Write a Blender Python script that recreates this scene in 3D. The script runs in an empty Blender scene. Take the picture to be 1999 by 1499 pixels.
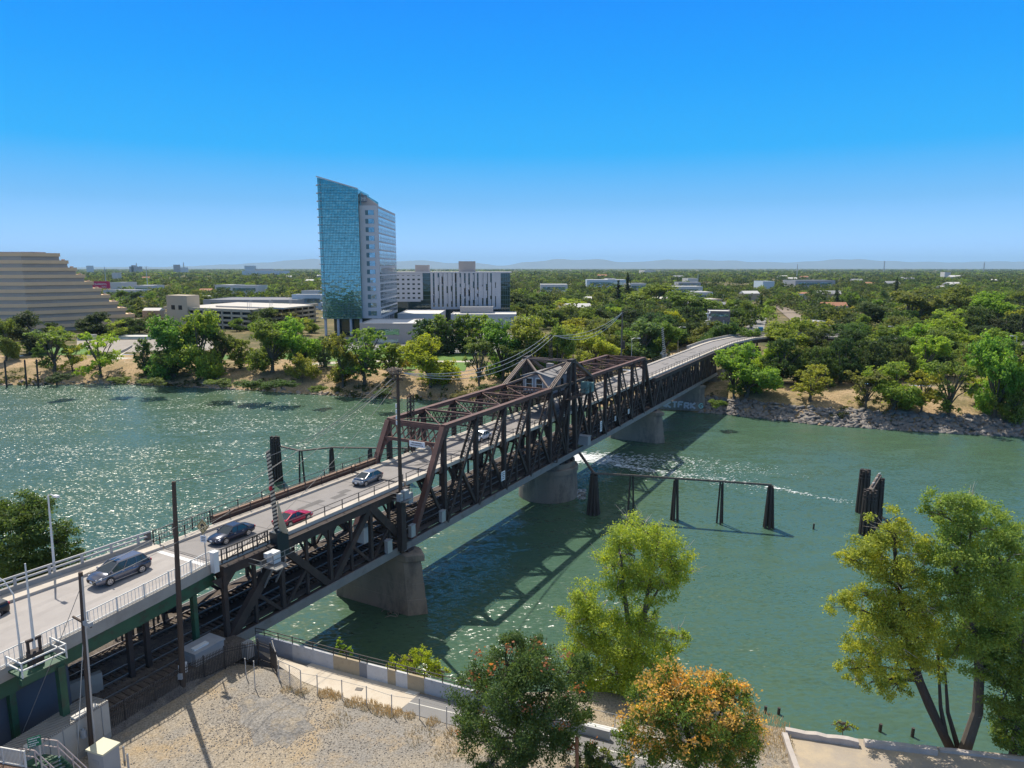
import bpy, math, random
import numpy as np
from math import sin, cos, tan, atan, atan2, radians, pi, hypot, sqrt
from mathutils import Vector, Matrix, noise as mnoise
random.seed(7); RNG = np.random.default_rng(11)
S = bpy.context.scene; COL = S.collection
# ------------------------------------------------------------------ camera
F, CX, CY, HC = 1386.0, 999.5, 749.5, 44.0
PITCH = atan((CY-523)/F)
cam = bpy.data.cameras.new("camera"); cam.sensor_fit = 'HORIZONTAL'; cam.sensor_width = 36
cam.lens = 36*F/1999; cam.clip_start = .5; cam.clip_end = 90000
co = bpy.data.objects.new("camera", cam); COL.objects.link(co)
co.location = (0, 0, HC); co.rotation_euler = (pi/2-PITCH, 0, 0); S.camera = co
# ------------------------------------------------------------------ sky and sun
SUN_AZ, SUN_EL = radians(-31), radians(58)
W = bpy.data.worlds.new("World"); S.world = W; W.use_nodes = True
wn, wl = W.node_tree.nodes, W.node_tree.links
bg = wn['Background']; bg.inputs['Strength'].default_value = .105
sk = wn.new('ShaderNodeTexSky'); sk.sky_type = 'NISHITA'; sk.sun_disc = False
sk.sun_elevation = SUN_EL; sk.sun_rotation = SUN_AZ; sk.altitude = 30
sk.air_density = 1.0; sk.dust_density = .3; sk.ozone_density = 1.5
# the photograph's deep blue: the sky's colour by elevation, over a share of the physical sky
wtc = wn.new('ShaderNodeTexCoord'); wsp = wn.new('ShaderNodeSeparateXYZ'); wl.new(wtc.outputs['Generated'], wsp.inputs[0])
wr = wn.new('ShaderNodeValToRGB'); we = wr.color_ramp.elements
SKY = [(0, (.41, .71, 1.2)), (.03, (.34, .64, 1.08)), (.086, (.15, .46, .86)), (.151, (.01, .375, .86)), (.244, (.0, .30, .86)), (.327, (.0, .245, .86)), (.45, (.14, .25, .50)), (.60, (.38, .42, .49)), (1.0, (.44, .46, .49))]
we[0].position, we[0].color = 0, (*SKY[0][1], 1); we[1].position, we[1].color = 1, (*SKY[-1][1], 1)
for q, c in SKY[1:-1]:
    x = we.new(q); x.color = (*c, 1)
wl.new(wsp.outputs['Z'], wr.inputs[0])
wg = wn.new('ShaderNodeVectorMath'); wg.operation = 'SCALE'; wg.inputs['Scale'].default_value = 1/.105; wl.new(wr.outputs[0], wg.inputs[0])
wm = wn.new('ShaderNodeMix'); wm.data_type = 'RGBA'; wm.inputs['Factor'].default_value = .988
wl.new(sk.outputs[0], wm.inputs['A']); wl.new(wg.outputs[0], wm.inputs['B']); wl.new(wm.outputs['Result'], bg.inputs['Color'])
sl = bpy.data.lights.new("sun", 'SUN'); sl.energy = 4.9; sl.angle = radians(.53); sl.color = (1, .93, .81)
so = bpy.data.objects.new("sun", sl); COL.objects.link(so)
sd = Vector((sin(SUN_AZ)*cos(SUN_EL), cos(SUN_AZ)*cos(SUN_EL), sin(SUN_EL)))
so.rotation_euler = sd.to_track_quat('Z', 'Y').to_euler(); so.location = (-60, 60, 120)
S.view_settings.view_transform = 'Standard'; S.view_settings.look = 'None'
S.view_settings.exposure = 0.24; S.view_settings.gamma = 1
S.render.engine = 'CYCLES'; cy = S.cycles
cy.use_denoising = True; cy.max_bounces = 6; cy.diffuse_bounces = 3; cy.glossy_bounces = 3; cy.transmission_bounces = 4
cy.transparent_max_bounces = 8; cy.volume_bounces = 0; cy.use_adaptive_sampling = True; cy.adaptive_threshold = .012
cy.sample_clamp_indirect = 6; cy.sample_clamp_direct = 60
# ------------------------------------------------------------------ photo geometry (pixel of the photograph -> point in the world)
def ray(px, py):
    u, v = px-CX, py-CY
    return Vector((u, F*cos(PITCH)-v*sin(PITCH), -(F*sin(PITCH)+v*cos(PITCH))))
def gp(px, py, z=0.0):                       # where the sight line meets the height z
    r = ray(px, py); k = (z-HC)/r.z; return Vector((r.x*k, r.y*k, z))
def ap(px, py, Y):                           # where it meets the distance Y
    r = ray(px, py); k = Y/r.y; return Vector((r.x*k, Y, HC+r.z*k))
TH = radians(28.8); EV = Vector((sin(TH), cos(TH), 0)); NV = Vector((cos(TH), -sin(TH), 0)); C0 = Vector((7.1, 134.6, 0))
def B(s, t, z):                              # bridge frame: along, across (towards downstream), up
    q = C0+EV*s+NV*t; return Vector((q.x, q.y, z))
def st(p): d = Vector(p)-C0; return d.dot(EV), d.dot(NV)
def bt(px, py, t):                           # sight line meets the vertical plane at t
    r = ray(px, py); O = Vector((0, 0, HC))-C0; k = (t-O.dot(NV))/r.dot(NV); P = O+r*k
    return P.dot(EV), P.z
def bz(px, py, z): return st(gp(px, py, z))
# ------------------------------------------------------------------ materials
MATS = {}
def mat(name, col, rough=.7, metal=0, var=0, vscale=1.0, col2=None, bump=0, bscale=20, spec=.5, detail=6, stretch=None, stain=None):
    """Principled; var mixes towards col2 (or a darker shade) by noise; stain = (colour, scale, low, high) adds blotches."""
    if name in MATS: return MATS[name]
    m = bpy.data.materials.new(name); m.use_nodes = True; n, l = m.node_tree.nodes, m.node_tree.links
    b = n['Principled BSDF']; b.inputs['Roughness'].default_value = rough; b.inputs['Metallic'].default_value = metal
    b.inputs['Specular IOR Level'].default_value = spec
    c = (*col, 1); b.inputs['Base Color'].default_value = c
    tc = n.new('ShaderNodeTexCoord'); src = tc.outputs['Object']
    if stretch:
        mp = n.new('ShaderNodeMapping'); mp.inputs['Scale'].default_value = stretch; l.new(src, mp.inputs[0]); src = mp.outputs[0]
    last = None
    if var:
        t = n.new('ShaderNodeTexNoise'); t.inputs['Scale'].default_value = vscale; t.inputs['Detail'].default_value = detail; t.inputs['Roughness'].default_value = .65
        l.new(src, t.inputs['Vector'])
        r = n.new('ShaderNodeValToRGB'); r.color_ramp.elements[0].position = .5-.25; r.color_ramp.elements[1].position = .5+.25
        c2 = col2 or tuple(x*.5 for x in col)
        r.color_ramp.elements[0].color = (*[a+(b_-a)*var for a, b_ in zip(col, c2)], 1); r.color_ramp.elements[1].color = c
        l.new(t.outputs['Fac'], r.inputs[0]); last = r.outputs[0]
    if stain:
        sc, ss, lo, hi = stain
        t = n.new('ShaderNodeTexNoise'); t.inputs['Scale'].default_value = ss; t.inputs['Detail'].default_value = 8; t.inputs['Roughness'].default_value = .7
        l.new(src, t.inputs['Vector'])
        r = n.new('ShaderNodeMapRange'); r.inputs['From Min'].default_value = lo; r.inputs['From Max'].default_value = hi; l.new(t.outputs['Fac'], r.inputs[0])
        mx = n.new('ShaderNodeMix'); mx.data_type = 'RGBA'; l.new(r.outputs[0], mx.inputs['Factor'])
        if last: l.new(last, mx.inputs['A'])
        else: mx.inputs['A'].default_value = c
        mx.inputs['B'].default_value = (*sc, 1); last = mx.outputs['Result']
    if last: l.new(last, b.inputs['Base Color'])
    if bump:
        t = n.new('ShaderNodeTexNoise'); t.inputs['Scale'].default_value = bscale; t.inputs['Detail'].default_value = 4
        l.new(src, t.inputs['Vector']); bp = n.new('ShaderNodeBump'); bp.inputs['Strength'].default_value = bump; bp.inputs['Distance'].default_value = .05
        l.new(t.outputs['Fac'], bp.inputs['Height']); l.new(bp.outputs[0], b.inputs['Normal'])
    MATS[name] = m; return m
def leafmat(name, trans=.45, vscale=.35, dark=.55, warm=(1.5, 1.15, .5)):
    """Leaves: the object's colour, varied in clumps and a few yellowed patches, lit through from behind."""
    m = bpy.data.materials.new(name); m.use_nodes = True; n, l = m.node_tree.nodes, m.node_tree.links
    b = n['Principled BSDF']; b.inputs['Roughness'].default_value = .55; b.inputs['Specular IOR Level'].default_value = .25
    oi = n.new('ShaderNodeObjectInfo'); tc = n.new('ShaderNodeTexCoord'); gm = n.new('ShaderNodeNewGeometry')
    t = n.new('ShaderNodeTexNoise'); t.inputs['Scale'].default_value = vscale; t.inputs['Detail'].default_value = 5; l.new(tc.outputs['Object'], t.inputs[0])
    ad = n.new('ShaderNodeMath'); ad.operation = 'MULTIPLY_ADD'; ad.inputs[1].default_value = .35; l.new(gm.outputs['Random Per Island'], ad.inputs[0]); l.new(t.outputs['Fac'], ad.inputs[2])
    r = n.new('ShaderNodeValToRGB'); e = r.color_ramp.elements
    e[0].position = .42; e[0].color = (dark, dark, dark, 1); e[1].position = .95; e[1].color = (*warm, 1)
    x = e.new(.65); x.color = (1, 1, 1, 1); x = e.new(.8); x.color = (1.15, 1.08, .85, 1)
    l.new(ad.outputs[0], r.inputs[0])
    mx = n.new('ShaderNodeMix'); mx.data_type = 'RGBA'; mx.blend_type = 'MULTIPLY'; mx.inputs['Factor'].default_value = 1
    l.new(oi.outputs['Color'], mx.inputs['A']); l.new(r.outputs[0], mx.inputs['B']); l.new(mx.outputs['Result'], b.inputs['Base Color'])
    tr = n.new('ShaderNodeBsdfTranslucent'); hv = n.new('ShaderNodeMix'); hv.data_type = 'RGBA'; hv.blend_type = 'MULTIPLY'; hv.inputs['Factor'].default_value = 1
    l.new(mx.outputs['Result'], hv.inputs['A']); hv.inputs['B'].default_value = (1.5, 1.45, .8, 1); l.new(hv.outputs['Result'], tr.inputs[0])
    ms = n.new('ShaderNodeMixShader'); ms.inputs[0].default_value = trans; l.new(b.outputs[0], ms.inputs[1]); l.new(tr.outputs[0], ms.inputs[2])
    l.new(ms.outputs[0], n['Material Output'].inputs[0]); MATS[name] = m; return m
# ------------------------------------------------------------------ mesh builder
def tag(o, label=None, cat=None, group=None, kind=None):
    if label: o['label'] = label
    if cat: o['category'] = cat
    if group: o['group'] = group
    if kind: o['kind'] = kind
    return o
def empty(name, loc, label=None, cat=None, group=None, rz=0, parent=None):
    o = bpy.data.objects.new(name, None); COL.objects.link(o); o.empty_display_size = .3
    o.location = loc; o.rotation_euler.z = rz; o.parent = parent
    return tag(o, label, cat, group)
def wloc(o):
    v = Vector((0, 0, 0))
    while o: v += o.location; o = o.parent
    return v
class MB:
    def __init__(s): s.v = []; s.f = []; s.m = []; s.mi = 0
    def add(s, vs, fs):
        k = len(s.v); s.v += [tuple(x) for x in vs]; s.f += [tuple(i+k for i in f) for f in fs]; s.m += [s.mi]*len(fs); return s
    def hexa(s, b, t):                       # bottom four and top four corners
        return s.add(list(b)+list(t), [(3, 2, 1, 0), (4, 5, 6, 7), (0, 1, 5, 4), (1, 2, 6, 5), (2, 3, 7, 6), (3, 0, 4, 7)])
    def box(s, c, d, rz=0):                  # centre, full size
        x, y, z = [q/2 for q in d]; R = Matrix.Rotation(rz, 3, 'Z'); c = Vector(c)
        p = [c+R @ Vector(q) for q in ((-x, -y, -z), (x, -y, -z), (x, y, -z), (-x, y, -z), (-x, -y, z), (x, -y, z), (x, y, z), (-x, y, z))]
        return s.hexa(p[:4], p[4:])
    def bar(s, p, q, w=.2, h=None, up=(0, 0, 1)):   # square bar from p to q, w across, h along up
        p, q = Vector(p), Vector(q); h = h or w; d = (q-p)
        if d.length < 1e-6: return s
        d.normalize(); u = Vector(up)
        if abs(d.dot(u)) > .97: u = Vector(EV)
        a = d.cross(u).normalized(); c = a.cross(d).normalized(); a, c = a*w/2, c*h/2
        return s.hexa([p-a-c, p+a-c, p+a+c, p-a+c], [q-a-c, q+a-c, q+a+c, q-a+c])
    def tube(s, p, q, r, r2=None, n=8, cap=True):
        p, q = Vector(p), Vector(q); r2 = r if r2 is None else r2; d = (q-p).normalized()
        u = Vector((0, 0, 1)) if abs(d.z) < .9 else Vector((1, 0, 0)); a = d.cross(u).normalized(); c = a.cross(d)
        vs = [o+(a*cos(2*pi*i/n)+c*sin(2*pi*i/n))*rr for o, rr in ((p, r), (q, r2)) for i in range(n)]
        fs = [(i, (i+1) % n, n+(i+1) % n, n+i) for i in range(n)]
        if cap: fs += [tuple(range(n-1, -1, -1)), tuple(range(n, 2*n))]
        return s.add(vs, fs)
    def path(s, pts, r, n=6):
        for a, b in zip(pts, pts[1:]): s.tube(a, b, r, n=n)
        return s
    def limb(s, pts, rs, n=7):               # one tapered skin through the points
        pts = [Vector(p) for p in pts]; vs = []; fs = []
        for i, p in enumerate(pts):
            d = (pts[min(i+1, len(pts)-1)]-pts[max(i-1, 0)]).normalized(); u = Vector((1, 0, 0)) if abs(d.x) < .8 else Vector((0, 1, 0))
            a = d.cross(u).normalized(); c = d.cross(a)
            vs += [p+(a*cos(2*pi*j/n)+c*sin(2*pi*j/n))*rs[i] for j in range(n)]
        for i in range(len(pts)-1):
            fs += [(i*n+j, i*n+(j+1) % n, (i+1)*n+(j+1) % n, (i+1)*n+j) for j in range(n)]
        fs.append(tuple((len(pts)-1)*n+j for j in range(n))); return s.add(vs, fs)
    def quad(s, a, b, c, d): return s.add([a, b, c, d], [(0, 1, 2, 3)])
    def prism(s, poly, z0, z1):              # poly: xy points anticlockwise
        n = len(poly); z0 = z0 if hasattr(z0, '__len__') else [z0]*n; z1 = z1 if hasattr(z1, '__len__') else [z1]*n
        vs = [(p[0], p[1], z) for p, z in zip(poly, z0)]+[(p[0], p[1], z) for p, z in zip(poly, z1)]
        return s.add(vs, [tuple(range(n-1, -1, -1)), tuple(range(n, 2*n))]+[(i, (i+1) % n, n+(i+1) % n, n+i) for i in range(n)])
    def strip(s, L, R):                      # ribbon between two rails
        k = len(L); return s.add(list(L)+list(R), [(i, k+i, k+i+1, i+1) for i in range(k-1)])
    def lathe(s, c, prof, n=24):             # prof: (r, z)
        c = Vector(c); vs = [(c.x+r*cos(2*pi*i/n), c.y+r*sin(2*pi*i/n), c.z+z) for r, z in prof for i in range(n)]
        fs = [(k*n+i, k*n+(i+1) % n, (k+1)*n+(i+1) % n, (k+1)*n+i) for k in range(len(prof)-1) for i in range(n)]
        fs += [tuple(range(n-1, -1, -1)), tuple((len(prof)-1)*n+i for i in range(n))]; return s.add(vs, fs)
    def build(s, name, m, parent=None, local=False, smooth=False):
        if not s.v: return None
        me = bpy.data.meshes.new(name); o = bpy.data.objects.new(name, me); V = np.array(s.v, dtype=float)
        if parent is not None:
            if not local: V = V-np.array(wloc(parent))
        elif not local:
            b = np.array([(V[:, 0].min()+V[:, 0].max())/2, (V[:, 1].min()+V[:, 1].max())/2, V[:, 2].min()]); o.location = b; V = V-b
        me.from_pydata([tuple(x) for x in V], [], s.f)
        for q in (m if isinstance(m, (list, tuple)) else [m]): me.materials.append(q)
        if any(s.m): me.polygons.foreach_set('material_index', s.m)
        if smooth: me.polygons.foreach_set('use_smooth', [True]*len(me.polygons))
        me.update(); COL.objects.link(o); o.parent = parent; return o
def np_mesh(name, V, Q, m, parent=None, attr=None, loc=None):
    """Fast mesh from arrays: V (n,3), Q (k,4)."""
    me = bpy.data.meshes.new(name); k = len(Q)
    me.vertices.add(len(V)); me.vertices.foreach_set('co', np.ascontiguousarray(V, dtype=np.float32).ravel())
    me.loops.add(k*4); me.loops.foreach_set('vertex_index', np.ascontiguousarray(Q, dtype=np.int32).ravel())
    me.polygons.add(k); me.polygons.foreach_set('loop_start', np.arange(0, k*4, 4, dtype=np.int32))
    try: me.polygons.foreach_set('loop_total', np.full(k, 4, dtype=np.int32))
    except Exception: pass
    me.materials.append(m)
    if attr is not None:
        a = me.attributes.new('tint', 'FLOAT_COLOR', 'POINT'); a.data.foreach_set('color', np.ascontiguousarray(attr, dtype=np.float32).ravel())
    me.update(calc_edges=True); o = bpy.data.objects.new(name, me); COL.objects.link(o); o.parent = parent
    if loc is not None: o.location = loc
    return o
def dup(o, parent=None):                     # a thing with its parts and sub-parts
    c = o.copy(); COL.objects.link(c); c.parent = parent
    for ch in KIDS.get(o.name, ()): dup(ch, c)
    return c
KIDS = {}
def remember(o):
    for ob in o.children_recursive: KIDS.setdefault(ob.parent.name, []).append(ob)
    return o
def simple(mb, name, m, label, cat, group=None, kind=None, smooth=False): return tag(mb.build(name, m, smooth=smooth), label, cat, group, kind)
# ================================================================== SETTING
def lerp(a, b, k): return a+(b-a)*k
def interp(x, xs, ys): return float(np.interp(x, xs, ys))
FAR = [(-2500, 700), (-900, 420), (-420, 318), (-260, 283), (-194.6, 266), (-158, 270.5), (-130, 265), (-108, 259), (-80, 250), (-53, 241), (-17, 234), (17, 227.5), (40, 221), (50, 217), (63, 214),
       (87, 197.5), (112, 189), (135, 183), (180, 172), (260, 150), (420, 95), (900, -80), (2500, -700)]
NEAR = [(-2500, 640), (-700, 330), (-200, 150), (-100, 97), (-60, 76), (-40, 69), (-27, 64.6), (-18, 62.6), (-4, 59.5), (8, 60), (16, 59.3), (21, 57.5), (25, 56.3), (33, 54.2), (45, 51.5), (70, 44), (120, 28), (400, -90), (2500, -1300)]
def resample(P, step):
    out = []
    for a, b in zip(P, P[1:]):
        L = hypot(b[0]-a[0], b[1]-a[1]); k = max(1, min(60, int(L/step)))
        out += [(lerp(a[0], b[0], i/k), lerp(a[1], b[1], i/k)) for i in range(k)]
    return out+[P[-1]]
FARX = np.array([p[0] for p in FAR]); FARY = np.array([p[1] for p in FAR]); NEARX = np.array([p[0] for p in NEAR]); NEARY = np.array([p[1] for p in NEAR])
FPROF = [(-9, -2.2), (-1.5, -.4), (0, .05), (3, 1.3), (7, 3.0), (12, 4.6), (18, 5.6), (26, 6.3), (40, 6.6), (60, 6.7), (90, 6.8), (140, 7), (220, 7), (400, 7), (800, 7), (1800, 7), (4000, 7), (9000, 7), (52000, 7)]
def far_off(x, y): return y-interp(x, FARX, FARY)
def far_z(x, y):
    return interp(far_off(x, y)*.93, [p[0] for p in FPROF], [p[1] for p in FPROF])
def near_top(x): return interp(x, (6, 17, 21), (8.4, 7.6, 6.9))
# --- river
def water_mat():
    m = bpy.data.materials.new('river_water'); m.use_nodes = True; n, l = m.node_tree.nodes, m.node_tree.links; b = n['Principled BSDF']
    b.inputs['Roughness'].default_value = .25; b.inputs['IOR'].default_value = 1.33
    tc = n.new('ShaderNodeTexCoord'); o = tc.outputs['Object']
    t = n.new('ShaderNodeTexNoise'); t.inputs['Scale'].default_value = .018; t.inputs['Detail'].default_value = 4; l.new(o, t.inputs[0])
    r = n.new('ShaderNodeValToRGB'); r.color_ramp.elements[0].position = .35; r.color_ramp.elements[1].position = .68
    r.color_ramp.elements[0].color = (.050, .106, .080, 1); r.color_ramp.elements[1].color = (.062, .112, .062, 1); l.new(t.outputs[0], r.inputs[0]); l.new(r.outputs[0], b.inputs['Base Color'])
    # waves: wind ripples across the current, chop and a fine facet layer for the glitter; patches of rougher water
    mp = n.new('ShaderNodeMapping'); mp.inputs['Rotation'].default_value = (0, 0, radians(-14)); mp.inputs['Scale'].default_value = (.55, 1.25, 1); l.new(o, mp.inputs[0])
    def nz(s, d, v=mp.outputs[0]):
        t = n.new('ShaderNodeTexNoise'); t.inputs['Scale'].default_value = s; t.inputs['Detail'].default_value = d; t.inputs['Roughness'].default_value = .62; l.new(v, t.inputs[0]); return t.outputs[0]
    def mth(op, a, b_):
        q = n.new('ShaderNodeMath'); q.operation = op
        for i, v in enumerate((a, b_)):
            if isinstance(v, (int, float)): q.inputs[i].default_value = v
            else: l.new(v, q.inputs[i])
        return q.outputs[0]
    pt = n.new('ShaderNodeMapRange'); l.new(nz(.028, 5), pt.inputs[0]); pt.inputs[1].default_value = .36; pt.inputs[2].default_value = .64; pt.inputs[3].default_value = .45; pt.inputs[4].default_value = 1.2
    def slope(s_, d, k):                     # facet slopes of the waves at one scale
        t = n.new('ShaderNodeTexNoise'); t.inputs['Scale'].default_value = s_; t.inputs['Detail'].default_value = d; t.inputs['Roughness'].default_value = .6; l.new(mp.outputs[0], t.inputs[0])
        q = n.new('ShaderNodeVectorMath'); q.operation = 'SUBTRACT'; q.inputs[1].default_value = (.5, .5, .5); l.new(t.outputs['Color'], q.inputs[0])
        v = n.new('ShaderNodeVectorMath'); v.operation = 'MULTIPLY'; v.inputs[1].default_value = (k, k*1.1, 0); l.new(q.outputs[0], v.inputs[0]); return v.outputs[0]
    def add(a, b_):
        q = n.new('ShaderNodeVectorMath'); q.operation = 'ADD'; l.new(a, q.inputs[0])
        if isinstance(b_, tuple): q.inputs[1].default_value = b_
        else: l.new(b_, q.inputs[1])
        return q.outputs[0]
    f = n.new('ShaderNodeVectorMath'); f.operation = 'SCALE'; l.new(slope(2.1, 2.5, 1.45), f.inputs[0]); l.new(pt.outputs[0], f.inputs['Scale'])
    sx = n.new('ShaderNodeSeparateXYZ'); gw = n.new('ShaderNodeNewGeometry'); l.new(gw.outputs['Position'], sx.inputs[0]); gx = n.new('ShaderNodeMapRange'); l.new(sx.outputs['X'], gx.inputs[0]); gx.inputs[1].default_value = -90; gx.inputs[2].default_value = 50; gx.inputs[3].default_value = 1.65; gx.inputs[4].default_value = .8
    f2 = n.new('ShaderNodeVectorMath'); f2.operation = 'SCALE'; l.new(f.outputs[0], f2.inputs[0]); l.new(gx.outputs[0], f2.inputs['Scale'])   # windier reach upstream
    v = add(add(f2.outputs[0], slope(.22, 3, .55)), (0, 0, 1)); q = n.new('ShaderNodeVectorMath'); q.operation = 'NORMALIZE'; l.new(v, q.inputs[0]); l.new(q.outputs[0], b.inputs['Normal'])
    return m
WATER = water_mat()
mb = MB(); P = resample(FAR, 40); mb.strip([(x, max(y+8, -400), 0) for x, y in P], [(x, interp(x, NEARX, NEARY)-8, 0) for x, y in P])
simple(mb, 'river_water', WATER, None, None, kind='structure')
# --- land
def land_mat(name, c1, c2, c3, s1, s2, bump=.25, grit=9):
    m = bpy.data.materials.new(name); m.use_nodes = True; n, l = m.node_tree.nodes, m.node_tree.links; b = n['Principled BSDF']; b.inputs['Roughness'].default_value = .95; b.inputs['Specular IOR Level'].default_value = .1
    tc = n.new('ShaderNodeTexCoord')
    def nz(s, d):
        t = n.new('ShaderNodeTexNoise'); t.inputs['Scale'].default_value = s; t.inputs['Detail'].default_value = d; t.inputs['Roughness'].default_value = .68; l.new(tc.outputs['Object'], t.inputs[0]); return t.outputs[0]
    def mix(f, lo, hi, A, Bc):
        r = n.new('ShaderNodeMapRange'); l.new(f, r.inputs[0]); r.inputs[1].default_value = lo; r.inputs[2].default_value = hi
        q = n.new('ShaderNodeMix'); q.data_type = 'RGBA'; l.new(r.outputs[0], q.inputs['Factor'])
        for k, v in (('A', A), ('B', Bc)):
            if isinstance(v, tuple): q.inputs[k].default_value = (*v, 1)
            else: l.new(v, q.inputs[k])
        return q.outputs['Result']
    a = mix(nz(s1, 7), .44, .60, c1, c2); a = mix(nz(s2, 6), .50, .66, a, c3)
    g = n.new('ShaderNodeMix'); g.data_type = 'RGBA'; g.blend_type = 'MULTIPLY'; g.inputs['Factor'].default_value = 1
    gr = n.new('ShaderNodeMapRange'); l.new(nz(grit, 3), gr.inputs[0]); gr.inputs[1].default_value = .3; gr.inputs[2].default_value = .7; gr.inputs[3].default_value = .5; gr.inputs[4].default_value = 1.35
    l.new(a, g.inputs['A']); l.new(gr.outputs[0], g.inputs['B']); l.new(g.outputs['Result'], b.inputs['Base Color'])
    bp = n.new('ShaderNodeBump'); bp.inputs['Strength'].default_value = bump; bp.inputs['Distance'].default_value = .15; l.new(nz(grit*.7, 5), bp.inputs['Height']); l.new(bp.outputs[0], b.inputs['Normal'])
    MATS[name] = m; return m
FARLAND = land_mat('far_land', (.17, .145, .075), (.075, .085, .035), (.27, .205, .12), .03, .07, .3, 1.6)
NEARLAND = land_mat('near_land', (.33, .28, .215), (.255, .235, .21), (.36, .275, .175), .13, .24, .5, 7)
def fan(name, P, prof, origin, m, zfun=None):
    V, Q = [], []; k = len(P); g = RNG.random((len(prof), k))
    for j, (d, z) in enumerate(prof):
        for i, (x, y) in enumerate(P):
            q = Vector((x-origin[0], y-origin[1])); L = q.length; q = q/L
            if zfun: zz = zfun(d, z, x)
            else: zz = z
            if 1 < d < 60: zz += (g[j, i]-.5)*.7*min(1, d/5)*(1 if d < 20 else .3)
            dd = d+(g[j, i]-.5)*(1.8 if -1 < d < 20 else 0)
            V.append((x+q.x*dd, y+q.y*dd, zz))
    for j in range(len(prof)-1):
        for i in range(k-1): Q.append((j*k+i, j*k+i+1, (j+1)*k+i+1, (j+1)*k+i))
    o = np_mesh(name, np.array(V), np.array(Q), m); return tag(o, kind='structure')
BANKLAND = land_mat('bank_land', (.40, .285, .165), (.20, .165, .085), (.44, .32, .20), .06, .14, .35, 2.2)
_cut = [i for i, p in enumerate(FPROF) if p[0] == 40][0]
fan('far_bank', resample(FAR, 4), FPROF[:_cut+1], (0, -260), BANKLAND); fan('far_ground', resample(FAR, 4), FPROF[_cut:], (0, -260), FARLAND)
_nearP = resample(NEAR, 3)
def near_fan():
    prof = [(-7, -2), (-1, -.4), (0, .05), (1.2, 1.6), (2.6, 4.2), (3.6, 6.4), (4.4, None), (7, None), (12, None), (22, None), (45, None), (90, None), (900, None)]
    V, Q = [], []; k = len(_nearP); g = RNG.random((len(prof), k))
    for j, (d, z) in enumerate(prof):
        for i, (x, y) in enumerate(_nearP):
            zt = near_top(x); zz = zt if z is None else z*min(1, zt/8.4) if z > 0 else z
            w = 0 if z is None else (g[j, i]-.5)*.5
            V.append((x*(1-.001*d)+w, y-d+w, zz+(w if z and z > 0 else 0)))
    for j in range(len(prof)-1):
        for i in range(k-1): Q.append((j*k+i+1, j*k+i, (j+1)*k+i, (j+1)*k+i+1))
    tag(np_mesh('near_ground', np.array(V), np.array(Q), NEARLAND), kind='structure')
near_fan()
# --- hills on the horizon, about 20 km off
def hills():
    V, Q = [], []; xs = np.linspace(-38000, 39500, 260); rows = [(40000, 0), (41500, .25), (43200, .62), (44400, .93), (45000, 1), (47000, .6), (49500, 0)]
    for y, k in rows:
        for x in xs:
            px = CX+x/45000*F
            env = interp(px, (0, 150, 330, 430, 520, 610, 780, 860, 930, 990, 1080, 1250, 1450, 1650, 1999, 2300), (30, 40, 60, 110, 190, 235, 250, 215, 150, 120, 205, 235, 260, 235, 205, 180))
            h = env*(.82+.36*mnoise.fractal(Vector((x/5800, y/5800, 3)), 1, 2, 5)) + 40*k*mnoise.noise(Vector((x/1600, y/1600, 1)))
            V.append((x, y+700*mnoise.noise(Vector((x/3400, 0, 5))), 2+max(0, h)*k*2.55))
    n = len(xs)
    for j in range(len(rows)-1):
        for i in range(n-1): Q.append((j*n+i, j*n+i+1, (j+1)*n+i+1, (j+1)*n+i))
    o = np_mesh('hills', np.array(V), np.array(Q), mat('hill_scrub', (.20, .20, .19), .95, var=1, vscale=.001, col2=(.13, .13, .13))); tag(o, kind='structure')
    o.data.polygons.foreach_set('use_smooth', [True]*len(o.data.polygons))
hills()
# --- flat surfaces on the land: lawn, paths, streets (sheets just above it)
def sheet(name, pts, z, m, thick=None, kind='structure', sub=0):
    """pts: ground outline as world xy; draped over z (number or function)."""
    mb = MB(); zf = z if callable(z) else (lambda x, y: z)
    if sub:                                  # ribbon outline split along its two long sides
        h = len(pts)//2; L, R = pts[:h], pts[h:][::-1]; LL = resample(L, sub); n = len(LL)
        def along(P, k):
            d = [0]
            for a, b in zip(P, P[1:]): d.append(d[-1]+hypot(b[0]-a[0], b[1]-a[1]))
            return (interp(k*d[-1], d, [p[0] for p in P]), interp(k*d[-1], d, [p[1] for p in P]))
        A = [along(L, i/(n-1)) for i in range(n)]; Bq = [along(R, i/(n-1)) for i in range(n)]
        rows = [[(lerp(a[0], b[0], q), lerp(a[1], b[1], q)) for a, b in zip(A, Bq)] for q in (0, .33, .67, 1)]
        for r0, r1 in zip(rows, rows[1:]): mb.strip([(x, y, zf(x, y)) for x, y in r1], [(x, y, zf(x, y)) for x, y in r0])
    else: mb.add([(x, y, zf(x, y)) for x, y in pts], [tuple(range(len(pts)))])
    return simple(mb, name, m, None, None, kind=kind)
LAWN = mat('lawn_grass', (.115, .215, .025), .9, var=1, vscale=.12, col2=(.05, .12, .018), bump=.3, bscale=6)
CONC = mat('concrete', (.40, .37, .33), .85, var=.6, vscale=.35, bump=.15, bscale=8, stain=((.27, .24, .21), .5, .52, .75))
CONCW = mat('pale_concrete', (.52, .47, .40), .85, var=.35, vscale=.5, stain=((.38, .33, .27), .9, .5, .72))
ASPH = mat('path_asphalt', (.21, .205, .205), .9, var=.4, vscale=.6, col2=(.14, .135, .13), bump=.2, bscale=30)
FARST = mat('street_asphalt', (.26, .25, .24), .9, var=.4, vscale=.1)
def xy(px, py, z=7.0): p = gp(px, py, z); return (p.x, p.y)
fz = lambda d: (lambda x, y: far_z(x, y)+d)
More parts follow.
